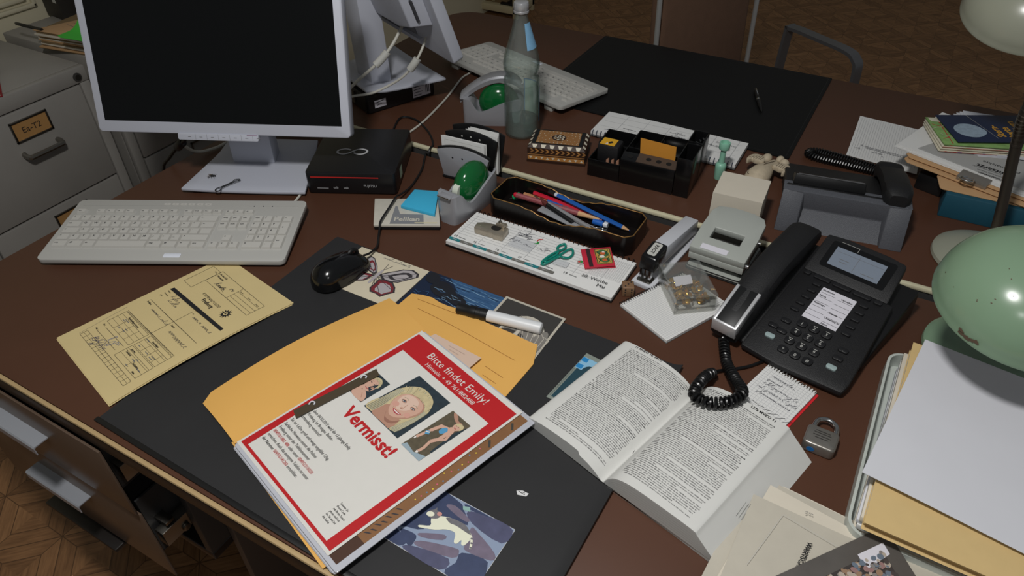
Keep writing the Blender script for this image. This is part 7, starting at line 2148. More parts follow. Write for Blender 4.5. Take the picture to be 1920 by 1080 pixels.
A_, D_ = Vector(q1[0]), Vector(q1[3])
nrm = (D_ - A_).normalized(); nrm = Vector((-nrm.y, nrm.x))
for k in range(30):
    p = A_.lerp(D_, (k + 0.5) / 30)
    i_ = p - nrm * 0.004
    o_ = p + nrm * 0.003
    MB().tube([(i_.x, i_.y, 0.0055), (p.x, p.y, 0.0078), (o_.x, o_.y, 0.0040), (p.x, p.y, 0.0006)], 0.0007, BLACKPL, 5).build('wire_ring', n1)

CLEARP = thin_clear('clear_plastic_box', (0.97, 0.97, 0.96), 0.05, 0.06)
BRASS = mat('polished_brass', (214, 172, 92), 0.24, 0.85)
pb_ = thing('pin_box', 'clear plastic box of brass pins standing on the squared note pad', 'box', (-0.2035, 0.900, 0.0053), 37.5)
w_, d_, h_ = 0.066, 0.088, 0.031
b = MB()
t_ = 0.0014
b.box(-w_ / 2, w_ / 2, -d_ / 2, -d_ / 2 + t_, 0, h_, CLEARP).box(-w_ / 2, w_ / 2, d_ / 2 - t_, d_ / 2, 0, h_, CLEARP).box(-w_ / 2, -w_ / 2 + t_, -d_ / 2 + t_, d_ / 2 - t_, 0, h_, CLEARP).box(w_ / 2 - t_, w_ / 2, -d_ / 2 + t_, d_ / 2 - t_, 0, h_, CLEARP).box(-w_ / 2 + t_, w_ / 2 - t_, -d_ / 2 + t_, d_ / 2 - t_, 0, t_, CLEARP)
b.build('tub', pb_, flat=True)
MB().box(-w_ / 2 - 0.0010, w_ / 2 + 0.0010, -d_ / 2 - 0.0010, d_ / 2 + 0.0010, h_ + 0.0004, h_ + 0.0018, CLEARP).box(-w_ / 2 - 0.001, -w_ / 2 - 0.0002, -d_ / 2, d_ / 2, h_ - 0.006, h_ + 0.0004, CLEARP).box(-w_ / 2, w_ / 2, -d_ / 2 - 0.001, -d_ / 2 - 0.0002, h_ - 0.006, h_ + 0.0004, CLEARP).build('lid', pb_, flat=True)
MB().hexa([(-0.018, 0.000, 0.0195), (0.012, 0.004, 0.0195), (0.012, 0.020, 0.0245), (-0.018, 0.018, 0.0245)], [(-0.018, 0.000, 0.0198), (0.012, 0.004, 0.0198), (0.012, 0.020, 0.0248), (-0.018, 0.018, 0.0248)], LABELW).build('label_slip', pb_)
rn = random.Random(17)
pins = MB()
pm = MB().lathe([(0.0002, 0.0), (0.0035, 0.0006), (0.0048, 0.0012), (0.0046, 0.0018), (0.0005, 0.0030)], BRASS, 10)
pm.cyl((0, 0, 0.001), (0, 0, -0.009), 0.0006, BRASS, 5, 0.0002)
pin0 = pm.build('drawing_pin', ang=50)
PINL = 'brass drawing pin inside the clear plastic pin box'
k_ = 0
for k in range(64):
    o = pin0 if k == 0 else pin0.copy()
    if k:
        COL.objects.link(o)
    u, s = rn.uniform(-0.027, 0.027), rn.uniform(-0.037, 0.030)
    lvl = 0.0055 + (k // 20) * 0.0042 + rn.uniform(0, 0.002)
    p = Matrix.Translation(pb_.location) @ Matrix.Rotation(pb_.rotation_euler.z, 4, 'Z') @ Vector((u, s * (1 - 0.006 * k) - 0.0002 * k, lvl))
    o.location = p
    tilt = rn.choice((0.3, 1.2, 1.5, 2.4, 2.9))
    if lvl < 0.0125 and tilt < 1.0:
        o.location.z += 0.006
    o.rotation_euler = (tilt, 0, rn.uniform(0, 6.28))
    tag(o, PINL, 'drawing pin', 'brass pins in the clear box')

dw = mat('brown_die_wood', (122, 92, 66), 0.6, var=0.15, vscale=120)
die = thing('die', 'small brown wooden die at the right front corner of the near calendar', 'die', (-0.2885, 0.8655, 0), 28)
b = MB().box(-0.0095, 0.0095, -0.0095, 0.0095, 0, 0.019, dw)
b.build('cube', die, bev=0.0018, seg=3)
b = MB()
for x, y in ((-0.005, -0.005), (0, 0), (0.005, 0.005)):
    b.poly(circ(x, y, 0.0015, n=10), 0.0192, INK)
Pd = plane_M((0, -0.0096, 0.0095), (1, 0, 0), (0, 0, 1))
for x, y in ((-0.005, -0.005), (-0.005, 0.005), (0.005, 0.005), (0.005, -0.005), (-0.005, 0), (0.005, 0)):
    b.poly(circ(x, y, 0.0014, n=10), 0.0001, INK, Pd)
Pd = plane_M((-0.0096, 0, 0.0095), (0, -1, 0), (0, 0, 1))
for x, y in ((0.0, 0.0), (0.005, 0.005), (-0.005, -0.005), (-0.005, 0.005), (0.005, -0.005)):
    b.poly(circ(x, y, 0.0014, n=10), 0.0001, INK, Pd)
b.build('pips', die, flat=True)

# --- red-backed note pad
n2 = thing('note_pad', 'small handwritten note pad with red back cover below the telephone', 'note pad', (-0.0206, 0.762, 0), -16.5)
MB().box(-0.038, 0.040, -0.066, 0.0385, 0.0, 0.0012, mat('bright_red_cover', (206, 36, 44), 0.5)).build('back_cover', n2)
MB().box(-0.0385, 0.0365, -0.065, 0.0375, 0.0012, 0.0052, PAPER).build('pages', n2)
b = MB()
for k in range(16):
    b.line([(-0.0385 + 0.005 * k, -0.064), (-0.0385 + 0.005 * k, 0.034)], 0.00035, 0.0054, GRID)
for k in range(20):
    b.line([(-0.038, -0.062 + 0.005 * k), (0.036, -0.062 + 0.005 * k)], 0.00035, 0.0054, GRID)
for x, y, l, h, s in ((-0.022, 0.020, 0.034, 0.008, 81), (-0.024, 0.011, 0.02, 0.006, 82), (-0.026, 0.001, 0.052, 0.010, 83), (-0.028, -0.010, 0.060, 0.009, 84), (-0.024, -0.019, 0.05, 0.006, 85)):
    b.scrawl(x, y, l, h * 0.7, 0.0056, PEN, 0.0004, -1, s)
for k in range(8):
    b.line([(-0.036 + 0.009 * k, -0.034 - 0.002 * k), (-0.030 + 0.010 * k, -0.041 + 0.001 * k)], 0.0007, 0.0056, INK)
b.build('handwriting', n2, flat=True)
for k in range(18):
    x = -0.036 + 0.0042 * k
    MB().tube([(x, 0.034, 0.0056), (x, 0.0365, 0.0078), (x + 0.0005, 0.0395, 0.004), (x, 0.038, 0.0004)], 0.0006, STEEL, 5).build('wire_ring', n2)
e_ = MB()
for k in range(15):
    x = -0.0375 + 0.005 * k
    e_.prism([(x, 0.0372), (x + 0.003, 0.0372), (x + 0.0022, 0.0408), (x + 0.0008, 0.0402)], 0.0046, 0.0052, PAPER)
e_.build('torn_edge', n2, flat=True, kind='stuff')

# --- padlock
LOCKM = mat('worn_padlock_steel', (148, 144, 138), 0.32, 0.7, var=0.22, vscale=60)
pk = thing('padlock', 'worn steel padlock with blue dot lying right of the open book', 'padlock', (0.0465, 0.700, 0), -2)
b = MB().prism(rr(0.040, 0.034, 0.006, 5), 0.0, 0.018, LOCKM)
b.build('body', pk, bev=0.003, seg=3)
b = MB().prism(rr(0.036, 0.029, 0.004, 4), 0.0178, 0.0188, LOCKM)
for k, (y, w0) in enumerate(((0.008, 0.018), (0.0045, 0.021), (0.000, 0.022), (-0.004, 0.016))):
    b.line([(-w0 / 2, y), (w0 / 2, y)], 0.0012, 0.0190, mat('embossed_line', (104, 100, 96), 0.4, 0.9))
b.build('face_plate', pk, bev=0.0005)
sk_ = MB().tube(spline([(-0.0125, 0.012, 0.0095), (-0.0125, 0.026, 0.0095), (-0.009, 0.036, 0.0095), (0.001, 0.0405, 0.0095), (0.011, 0.036, 0.0095), (0.0145, 0.026, 0.0095), (0.0145, 0.012, 0.0095)], 6), 0.0036, CHROME, 14)
sk_.build('shackle', pk)
Pk = plane_M((-0.008, -0.0171, 0.0075), (1, 0, 0), (0, 0, 1))
MB().prism(circ(0, 0, 0.0048, 0.0036, 16), 0.0, 0.0004, mat('blue_paint_dot', (24, 104, 172), 0.5), Pk).build('blue_dot', pk)

# --- ink pad tin with blue notes
TIN = mat('scuffed_white_tin', (196, 192, 180), 0.5, var=0.12, vscale=70)
ip = thing('ink_pad', 'white and grey ink pad tin left of the silver tape dispenser', 'ink pad', (-0.7390, 0.882, 0), 28)
c = [Vector((-0.8151, 0.8801)), Vector((-0.7626, 0.8092)), Vector((-0.6560, 0.8660)), Vector((-0.7085, 0.9370))]
q2 = quad_pad(ip, c, 0, None)
MB().prism(q2, 0.0, 0.0065, BLACKPL).build('base', ip, bev=0.001)
MB().prism(shrink(q2, 1.01), 0.0065, 0.0120, TIN).build('lid', ip, bev=0.0015)
b = MB()
A_, B_, C_, D_ = [Vector(p) for p in q2]
lp = lambda u, s: tuple((A_.lerp(B_, s)).lerp(D_.lerp(C_, s), u))
GREYB = mat('grey_band_print', (128, 130, 134), 0.5)
b.poly([lp(0.24, 0.97), lp(0.76, 0.97), lp(0.76, 0.62), lp(0.40, 0.60), lp(0.36, 0.30), lp(0.33, 0.30)], 0.0122, GREYB)
pa_ = Vector(lp(0.30, 0.86)); pb__ = Vector(lp(0.76, 0.86))
an = math.degrees(math.atan2((pb__ - pa_).y, (pb__ - pa_).x))
b.text('Pelikan', 0.0170, pa_.x, pa_.y, 0.0124, TIN, 'b', rot=an)
b.line([lp(0.62, 0.93), lp(0.96, 0.93)], 0.003, 0.0124, mat('pale_yellow_print', (206, 198, 160), 0.6))
b.build('lid_print', ip, flat=True)
CYAN = mat('cyan_sticky_paper', (58, 176, 216), 0.7)
tag(MB().prism([(-0.0364, 0.0264), (0.0081, 0.0429), (0.0459, -0.0249), (-0.0264, -0.0319)], 0, 0.0065, CYAN).build('sticky_notes', bev=0.0006, loc=(-0.7240, 0.908, 0.0123)), 'block of cyan sticky notes on the ink pad tin', 'sticky notes')

# --- fly and wire clip on the monitor stand
fy = thing('fly', 'dead fly lying on the white base of the large monitor', 'fly', (-1.153, 0.787, 0.0125), 30)
MB().ball((0, 0, 0.0025), (0.0045, 0.0022, 0.0020), INK, 10).ball((0.0052, 0, 0.0022), (0.0016, 0.0018, 0.0016), INK, 8).build('body', fy)
for sgn in (-1, 1):
    for k in range(3):
        MB().tube([(0.002 - 0.003 * k, 0.0015 * sgn, 0.002), (0.004 - 0.0045 * k, 0.0045 * sgn, 0.0035), (0.006 - 0.006 * k, 0.0075 * sgn, 0.0008)], 0.00035, INK, 5).build('leg', fy)
    MB().poly([(-0.001, 0.001 * sgn), (-0.008, 0.002 * sgn), (-0.0095, 0.0055 * sgn), (-0.003, 0.004 * sgn)], 0.0034, mat('fly_wing', (110, 96, 84), 0.3)).build('wing', fy)
wc = MB().tube(spline([(0.0, 0.026, 0.001), (0.005, 0.030, 0.001), (0.008, 0.025, 0.001), (0.006, 0.020, 0.001), (0.0045, 0.006, 0.001), (0.0045, -0.010, 0.001), (0.008, -0.017, 0.000), (0.005, -0.023, -0.001), (-0.001, -0.023, -0.001), (-0.003, -0.017, 0.000), (0.0005, -0.010, 0.001), (0.0015, 0.006, 0.001), (0.0005, 0.018, 0.001), (-0.002, 0.022, 0.001)], 4, True), 0.0010, mat('dark_clip_wire', (92, 94, 98), 0.25, 0.9), 6, True)
tag(wc.build('paper_clip', loc=(-1.1035, 0.775, 0.0135), rz=R(-10)), 'wire clip lying over the front edge of the large monitor base', 'clip')

# --- pen on the far blotter
fp_ = thing('ballpoint_pen', 'black and chrome ballpoint pen lying alone on the far blotter', 'pen', (-0.2895, 1.658, 0.0030), 112)
MB().tube([(-0.062, 0, 0.005), (-0.058, 0, 0.005), (-0.030, 0, 0.0052), (0.028, 0, 0.0052), (0.050, 0, 0.005)], [0.0008, 0.0022, 0.0046, 0.0048, 0.0044], BLACKPL, 14).build('barrel', fp_)
MB().tube([(0.050, 0, 0.005), (0.057, 0, 0.005)], [0.0026, 0.0022], CHROME, 12).build('button', fp_, ang=30)
MB().box(0.016, 0.053, -0.0012, 0.0012, 0.0105, 0.0116, CHROME).box(0.049, 0.053, -0.0012, 0.0012, 0.0085, 0.0108, CHROME).build('clip', fp_, bev=0.0004)
MB().tube([(-0.004, 0, 0.0052), (0.002, 0, 0.0052)], [0.0050, 0.0050], CHROME, 14).build('ring', fp_, ang=30)
# ================================================================== RIGHT-HAND SIDE: papers, lamps
# --- squared sheet on the far desk
sq = thing('paper_sheet', 'loose squared sheet with handwriting on the far desk', 'paper', (0.002, 1.592, 0.0003), 0)
b = MB()
nx, ny = 8, 8
v = []
for j in range(ny + 1):
    for i in range(nx + 1):
        u, s = i / nx, j / ny
        x = (-0.064 + 0.137 * u) + (-0.005 * s)
        y = -0.092 - 0.018 * u + (0.193 + 0.014 * u) * s
        v.append((x, y, 0.0006 + 0.003 * (1 - u) * s ** 3 + 0.0015 * u * (1 - s) ** 2))
b.add(v, [(j * (nx + 1) + i, j * (nx + 1) + i + 1, (j + 1) * (nx + 1) + i + 1, (j + 1) * (nx + 1) + i) for j in range(ny) for i in range(nx)], PAPER)
o = b.build('sheet', sq)
sm = o.modifiers.new('s', 'SOLIDIFY'); sm.thickness = 0.0003; sm.offset = -1
b = MB()
for k in range(1, 27):
    b.line([(-0.064 + 0.005 * k, -0.090), (-0.068 + 0.005 * k, 0.095)], 0.0004, 0.0042, GRID)
b.V = [(x, y, 0.0010 + 0.003 * max(0, 1 - (x + 0.068) / 0.137) * max(0, (y + 0.1) / 0.2) ** 3 + 0.0015 * max(0, min(1, (x + .066) / .137)) * max(0, 1 - (y + 0.1) / 0.2) ** 2) for x, y, z in b.V]
c2_ = len(b.V)
for x, y, l, s in ((-0.045, -0.040, 0.085, 91), (-0.035, -0.047, 0.095, 92), (-0.055, -0.055, 0.01, 93), (-0.02, -0.06, 0.02, 94), (0.0, -0.07, 0.004, 95)):
    b.scrawl(x, y, l, 0.005, 0.0030, PEN, 0.0005, -5, s)
b.build('lines', sq, flat=True)

# --- teal box, kraft folders, papers, maps on the far desk
TEALB = mat('dark_teal_board', (20, 74, 92), 0.55, var=0.06)
tb = thing('box', 'dark teal box under the brown folders beside the gooseneck lamp', 'box', (0.125, 1.347, 0), 1)
MB().box(0.0, 0.30, 0.0, 0.20, 0.0, 0.048, TEALB).build('case', tb, bev=0.002)
bd = thing('hinge_box', 'black box edge behind the teal box under the brown folders', 'box', (0.075, 1.43, 0), -18)
MB().box(0.0, 0.05, 0.0, 0.12, 0, 0.035, BLACKPL).build('case', bd, bev=0.002)
kf = thing('folder', 'brown kraft hanging folders on the teal box with a steel binder clip', 'folders', (0.04, 1.435, 0.0485), -19)
for k, (x0, y0, dz) in enumerate(((0.010, -0.030, 0.0), (0.003, -0.012, 0.0045), (0.0, 0.0, 0.009))):
    w = 0.30
    pts = [(x0 + 0.010, y0), (x0 + 0.19, y0 - 0.018 * (k == 0)), (x0 + w, y0 - 0.018 * (k == 0)), (x0 + w, y0 + 0.22), (x0, y0 + 0.22), (x0, y0 + 0.010)]
    if k == 0:
        c_, s_ = math.cos(R(19)), math.sin(R(19))
        pts = [((x - 0.04) * c_ - (y - 1.435) * s_, (x - 0.04) * s_ + (y - 1.435) * c_) for x, y in ((0.104, 1.40), (0.1125, 1.360), (0.118, 1.356), (0.33, 1.360), (0.33, 1.58), (0.13, 1.58))]
    MB().prism(pts, dz, dz + 0.0022, KRAFT).build('folder', kf, bev=0.0007)
ps = thing('paper_stack', 'stack of white papers with a printed grey cover on the brown folders', 'papers', (0.022, 1.458, 0.0605), -19)
for k in range(6):
    rn = random.Random(30 + k)
    MB().box(0.0 + rn.uniform(-.003, .003), 0.30, 0.0 + rn.uniform(-.003, .003), 0.20, 0.0012 * k, 0.0012 * k + 0.0009, PAPER).build('sheet', ps, rz=R(rn.uniform(-2.0, 1.5)))
MB().prism([(0.035, 0.012), (0.31, -0.004), (0.31, 0.155), (0.075, 0.165)], 0.0075, 0.0085, mat('grey_cover_card', (168, 168, 166), 0.75)).build('cover_sheet', ps)
gc_ = MB()
# printed upside down as seen from here
for s, sz, x, y, k_ in (('Amtsarzt', 0.0165, 0.198, 0.0375, 'b'), ('Personalakte', 0.0125, 0.203, 0.0580, 'n'), ('Untersuchungsbericht', 0.0056, 0.182, 0.026, 'n'), ('Vertraulich nach Einsicht', 0.0056, 0.200, 0.018, 'n'), ('Polizeidirektion', 0.0066, 0.190, 0.008, 'b')):
    gc_.text(s, sz, x, y, 0.0088, INK, k_, rot=183)
gc_.build('cover_text', ps, flat=True)
fan = thing('paper_stack', 'fan of white sheets sticking out behind the blue star map', 'papers', (0.190, 1.580, 0.0685), 12)
for k in range(4):
    MB().box(-0.06, 0.10, -0.09, 0.09, 0.0012 * k, 0.0012 * k + 0.0008, COOLPAPER).build('sheet', fan, rz=R(-4.0 * k + 6))
mg = thing('folded_map', 'folded green city map under the blue star map', 'map', (0.0551, 1.5610, 0.0720), 20)
MAPG = mat('map_green', (128, 164, 96), 0.6, var=0.35, vscale=90); MAPW = mat('map_paper', (210, 204, 184), 0.6, var=0.12, vscale=150); MAPR = mat('map_red', (188, 60, 54), 0.6)
for k in range(4):
    MB().hexa([(0.0 + 0.002 * k, -0.112, 0.0045 * k), (0.24, -0.112, 0.0045 * k), (0.24, 0.0, 0.0045 * k), (0.0, 0.0, 0.0045 * k)], [(0.0 + 0.002 * k, -0.113, 0.0045 * k + 0.0022), (0.24, -0.113, 0.0045 * k + 0.0022), (0.24, 0.0, 0.0045 * k + 0.0022), (0.0, 0.0, 0.0045 * k + 0.0022)], MAPW if k < 3 else MAPG).build('fold', mg, bev=0.0005)
b = MB()
zt = 0.0160
for pts in ([(0.004, -0.03), (0.03, -0.045), (0.06, -0.05)], [(0.01, -0.09), (0.04, -0.07), (0.06, -0.075)], [(0.02, -0.005), (0.022, -0.11)]):
    b.line(pts, 0.0016, zt, MAPR)
b.line([(0.0, -0.05), (0.05, -0.02)], 0.001, zt, MAPW).line([(0.01, -0.07), (0.05, -0.10)], 0.001, zt, MAPW).poly([(0.003, -0.002), (0.04, -0.002), (0.03, -0.02), (0.006, -0.018)], zt, MAPW)
Pm = plane_M((0, -0.1132, 0), (1, 0, 0), (0, 0, 1))
rn = random.Random(9)
for k in range(40):
    b.rect(*(lambda x: (x, x + rn.uniform(0.002, 0.008)))(rn.uniform(0.005, 0.22)), *(lambda z: (z, z + 0.0007))(0.0045 * rn.randint(0, 3) + rn.uniform(0.0002, 0.0014)), 0.0002, rn.choice((MAPR, MAPG, GREYINK, GREYINK, PBL)), Pm)
b.line([(0.004, 0.0005), (0.235, 0.0005)], 0.0007, 0.0003, MAPR, Pm).line([(0.004, 0.0105), (0.235, 0.0105)], 0.0007, 0.0003, MAPR, Pm)
b.build('map_print', mg, flat=True)
ms_ = thing('star_map', 'dark blue folded star map with a moon picture and orange title', 'map', (0.0712, 1.5695, 0.0905), 27)
NAVY = mat('navy_cover', (24, 36, 66), 0.5, var=0.08)
MB().prism([(0.0, 0.0), (-0.002, -0.111), (0.19, -0.111), (0.19, 0.0)], 0.0, 0.0022, NAVY).build('cover', ms_, bev=0.0005)
b = MB()
b.poly(circ(0.038, -0.066, 0.028, 0.028, 28), 0.0024, mat('moon_print', (150, 168, 184), 0.5, var=0.35, vscale=160))
b.poly(circ(0.047, -0.068, 0.021, 0.02, 24), 0.00245, mat('moon_print', (150, 168, 184), 0.5, var=0.35, vscale=160))
b.line([(0.058, -0.002), (0.078, -0.098)], 0.0006, 0.0024, GREYPL)
OR = mat('orange_title', (206, 152, 44), 0.5)
for s, x, y in (('Stern-', 0.096, -0.092), ('karte', 0.116, -0.092), ('rund um', 0.138, -0.092), ('das Jahr', 0.160, -0.092)):
    b.text(s, 0.021, x, y, 0.0025, OR, 'b', rot=92, sx=0.9)
b.build('cover_print', ms_, flat=True)
bc_ = thing('binder_clip', 'steel binder clip gripping the brown folders near the lamp neck', 'clip', (0.1370, 1.404, 0.0615), -20)
MB().hexa([(0.0, -0.010, -0.006), (0.052, -0.010, -0.006), (0.052, 0.010, -0.010), (0.0, 0.010, -0.010)], [(0.0, -0.010, 0.002), (0.052, -0.010, 0.002), (0.052, 0.012, 0.006), (0.0, 0.012, 0.006)], mat('spring_steel', (150, 144, 136), 0.3, 0.6)).build('jaw', bc_, bev=0.0008)
for dy in (0, 0.007):
    MB().tube(spline([(0.016, -0.008, 0.004), (0.010, -0.020 - dy, 0.008), (0.018, -0.028 - dy, 0.010), (0.028, -0.026 - dy, 0.011), (0.032, -0.018 - dy, 0.008), (0.026, -0.008, 0.004)], 5), 0.0018, CHROME, 8).build('handle', bc_)

# --- lamps
GLAMP = mat('sage_green_enamel', (122, 148, 122), 0.22, var=0.03, vscale=20, spec=0.5)
CLAMP_ = mat('cream_green_enamel', (152, 154, 138), 0.25, var=0.03, vscale=20, spec=0.5)
INLAMP = mat('white_lamp_inside', (214, 214, 206), 0.5)
CHIP = mat('chipped_enamel', (92, 74, 58), 0.7)
GOOSE = mat('dark_gooseneck_metal', (104, 98, 90), 0.35, 0.85)
def dome(r, h, m, n=56):
    pr_ = [(r, 0.0), (r * 1.005, 0.002), (r * 0.995, 0.005)]
    for k in range(1, 15):
        a = R(90 * k / 15)
        pr_.append((r * math.cos(a) ** 0.92, 0.005 + (h - 0.005) * math.sin(a)))
    pr_.append((0.018, h + 0.0005))
    b = MB().lathe(pr_, m, n, cap=False)
    b.lathe([(0.018, h - 0.002)] + [(p[0] - 0.0014, max(0.0, p[1] - 0.0014)) for p in pr_[::-1][1:-2]] + [(r, 0.0)], INLAMP, n, cap=False)
    return b
lg_ = thing('desk_lamp', 'sage green desk lamp with chipped dome shade over the white paper on the right', 'lamp', (0.218, 0.984, 0))
MB().lathe([(0.077, 0.0), (0.080, 0.002), (0.079, 0.008), (0.070, 0.015), (0.050, 0.023), (0.030, 0.028), (0.018, 0.030), (0.0005, 0.030)], GLAMP, 48).build('base', lg_, ang=40)
neck = spline([(0.030, 0.015, 0.026), (0.085, 0.025, 0.08), (0.155, 0.020, 0.20), (0.165, -0.01, 0.33), (0.11, -0.06, 0.375), (0.040, -0.110, 0.355), (0.004, -0.125, 0.310), (-0.005, -0.126, 0.278)], 8)
MB().tube(neck, 0.0075, GOOSE, 12).build('gooseneck', lg_)
dm = dome(0.102, 0.088, GLAMP)
DT = Matrix.Translation((-0.011, -0.109, 0.175)) @ Matrix.Rotation(R(3), 4, 'Y') @ Matrix.Rotation(R(10), 4, 'X')
dm.xf(DT)
dm.build('shade', lg_, ang=50)
MB().lathe([(0.020, 0.0), (0.021, 0.012), (0.012, 0.020)], GOOSE, 24, M=DT @ Matrix.Translation((0, 0, 0.085))).build('socket_cap', lg_, ang=40)
MB().ball((0, 0, 0.040), (0.026, 0.026, 0.030), mat('frosted_bulb', (220, 220, 214), 0.4), 18, DT).build('bulb', lg_)
ch_ = MB()
rn = random.Random(21)
def on_dome(az, el, lift=0.0004):
    a, e = R(az), R(el)
    r_ = 0.102 * math.cos(e) ** 0.92
    return DT @ Vector(((r_ + lift) * math.cos(a), (r_ + lift) * math.sin(a), 0.005 + 0.083 * math.sin(e) + lift))
for az, el, s in [(236 + rn.uniform(-5, 9), rn.uniform(0.2, 4), rn.uniform(0.0014, 0.0036)) for _ in range(16)] + [(250 - 10 * (k % 5) + rn.uniform(-20, 20), rn.uniform(14, 60), rn.uniform(0.0005, 0.0010)) for k in range(10)]:
    p = on_dome(az, el); q = on_dome(az + 0.6, el); w = on_dome(az, el + 0.6)
    ex, ey = (q - p).normalized(), (w - p).normalized()
    nn = rn.randint(5, 8)
    pts = [p + (ex * math.cos(6.28 * k / nn) * rn.uniform(0.5, 1.8) + ey * math.sin(6.28 * k / nn) * rn.uniform(0.4, 1.0)) * s for k in range(nn)]
    ch_.add([tuple(x) for x in pts], [tuple(range(nn))], CHIP)
ch_.build('paint_chips', lg_, flat=True)
lc = thing('desk_lamp', 'cream enamel desk lamp with gooseneck standing on the far desk', 'lamp', (0.205, 1.236, 0))
MB().lathe([(0.077, 0.0), (0.080, 0.002), (0.079, 0.008), (0.070, 0.014), (0.050, 0.021), (0.030, 0.026), (0.018, 0.028), (0.0005, 0.028)], CLAMP_, 48).build('base', lc, ang=40)
p_ = [(0.006, 0.030, 0.022), (0.0, 0.034, 0.07), (-0.0245, 0.031, 0.200), (-0.036, 0.000, 0.27), (-0.030, -0.020, 0.36), (-0.014, -0.010, 0.45), (-0.024, 0.04, 0.50), (-0.044, 0.12, 0.500), (-0.060, 0.180, 0.452)]
nk = spline(p_, 8)
MB().tube(nk, 0.0085, GOOSE, 14).build('gooseneck', lc)
rg = MB()
for k in range(40):
    i = 16 + k
    if i < len(nk):
        rg.tube([tuple(nk[i] - (nk[i] - nk[i - 1]) * 0.15), tuple(nk[i] + (nk[i] - nk[i - 1]) * 0.15)], 0.0093, GOOSE, 14)
rg.build('gooseneck_ribs', lc, ang=30)
dm2 = dome(0.106, 0.088, CLAMP_)
DT2 = Matrix.Translation((-0.060, 0.217, 0.340)) @ Matrix.Rotation(R(20), 4, 'X')
dm2.xf(DT2)
dm2.build('shade', lc, ang=50)
MB().lathe([(0.022, 0.0), (0.024, 0.018), (0.014, 0.034)], GOOSE, 24, M=DT2 @ Matrix.Translation((0, 0, 0.085))).build('socket_cap', lc, ang=40)

# --- letter tray with folders and sheet on the right
TRAYW = mat('milky_tray_plastic', (186, 192, 186), 0.3)
lt = thing('letter_tray', 'milky white letter tray full of folders at the right edge', 'letter tray', (0.2215, 0.735, 0), -0.5)
b = MB()
o_ = rr(0.250, 0.330, 0.022, 6)
i_ = rr(0.243, 0.323, 0.019, 6)
n = len(o_)
v = [(x, y, 0) for x, y in o_] + [(x, y, 0.026) for x, y in o_] + [(x, y, 0.026) for x, y in i_] + [(x, y, 0.003) for x, y in i_]
f = []
for k in range(n):
    l = (k + 1) % n
    f += [(k, l, n + l, n + k), (n + k, n + l, 2 * n + l, 2 * n + k), (2 * n + k, 2 * n + l, 3 * n + l, 3 * n + k)]
f += [tuple(range(n))[::-1], tuple(3 * n + k for k in range(n))]
b.add(v, f, TRAYW)
b.build('tray', lt, ang=50)
fl_ = thing('folder', 'buff card folder with papers in the letter tray under the white sheet', 'folder', (0.222, 0.735, 0.0035), -2)
BUFF = mat('buff_card', (206, 178, 124), 0.75, var=0.05)
zz = 0
for k, (th, m) in enumerate(((0.010, COOLPAPER), (0.006, OLDPAPER), (0.008, PAPER), (0.006, COOLPAPER), (0.008, OLDPAPER))):
    MB().box(-0.112, 0.112, -0.155, 0.145, zz, zz + th, m).build('papers', fl_, bev=0.0006, rz=R((-1) ** k * 0.5))
    zz += th + 0.0003
b = MB()
pf = [(0.152, 0.0), (-0.145, 0.0), (-0.162, 0.002), (-0.168, 0.006), (-0.163, 0.011), (-0.145, 0.0135), (0.152, 0.016)]
q = [(p.x, p.y) for p in spline([(y, z, 0) for y, z in pf], 3)]
v = []
for y, z in q:
    v += [(-0.108, y, zz + z), (0.114, y, zz + z)]
b.add(v, [(2 * k, 2 * k + 1, 2 * k + 3, 2 * k + 2) for k in range(len(q) - 1)], BUFF)
o = b.build('cover', fl_)
sm = o.modifiers.new('s', 'SOLIDIFY'); sm.thickness = 0.0007
MB().box(-0.107, 0.112, -0.153, 0.14, zz + 0.0015, zz + 0.0055, PAPER).box(-0.107, 0.112, -0.148, 0.14, zz + 0.006, zz + 0.011, mat('brownish_paper', (178, 146, 112), 0.8)).build('inner_papers', fl_, bev=0.0006)
wsheet = thing('paper_sheet', 'large blank white sheet on the letter tray under the green lamp shade', 'paper', (0.132, 0.898, 0.0625), -8)
b = MB()
nx, ny = 10, 12
v = []
for j in range(ny + 1):
    for i in range(nx + 1):
        x, y = 0.215 * i / nx, -0.2745 * j / ny
        v.append((x, y, 0.0015 + 0.0012 * math.sin(4 * i / nx + 1) * (j / ny)))
b.add(v, [(j * (nx + 1) + i, (j + 1) * (nx + 1) + i, (j + 1) * (nx + 1) + i + 1, j * (nx + 1) + i + 1) for j in range(ny) for i in range(nx)], COOLPAPER)
o = b.build('sheet', wsheet)
sm = o.modifiers.new('s', 'SOLIDIFY'); sm.thickness = 0.0004; sm.offset = -1

# --- papers at the lower right
mf = thing('folder', 'mustard yellow folder under the letter tray at the bottom right', 'folder', (0.215, 0.555, 0.0004), -22)
MB().prism([(-0.105, 0.0), (0.17, 0.035), (0.17, -0.12), (-0.09, -0.06)], 0.002, 0.010, mat('mustard_card', (188, 146, 40), 0.6, var=0.06)).build('cover', mf, bev=0.001)
NEWS = mat('newsprint', (186, 180, 166), 0.9, var=0.08, vscale=40)
op = thing('paper_stack', 'stack of old folded letters overlapping the corner of the open book', 'papers', (0.0048, 0.6085, 0), -5)
rn = random.Random(4)
zz = 0.0005
SH = [(0.022, 0.0, 0.16, -1.5), (0.006, 0.004, 0.15, 0.0), (-0.002, 0.0, 0.14, 1.2), (-0.016, -0.044, 0.15, 2.5), (-0.019, -0.052, 0.14, 0.5), (0.004, -0.012, 0.13, -3.0), (-0.008, -0.038, 0.14, 3.5)]
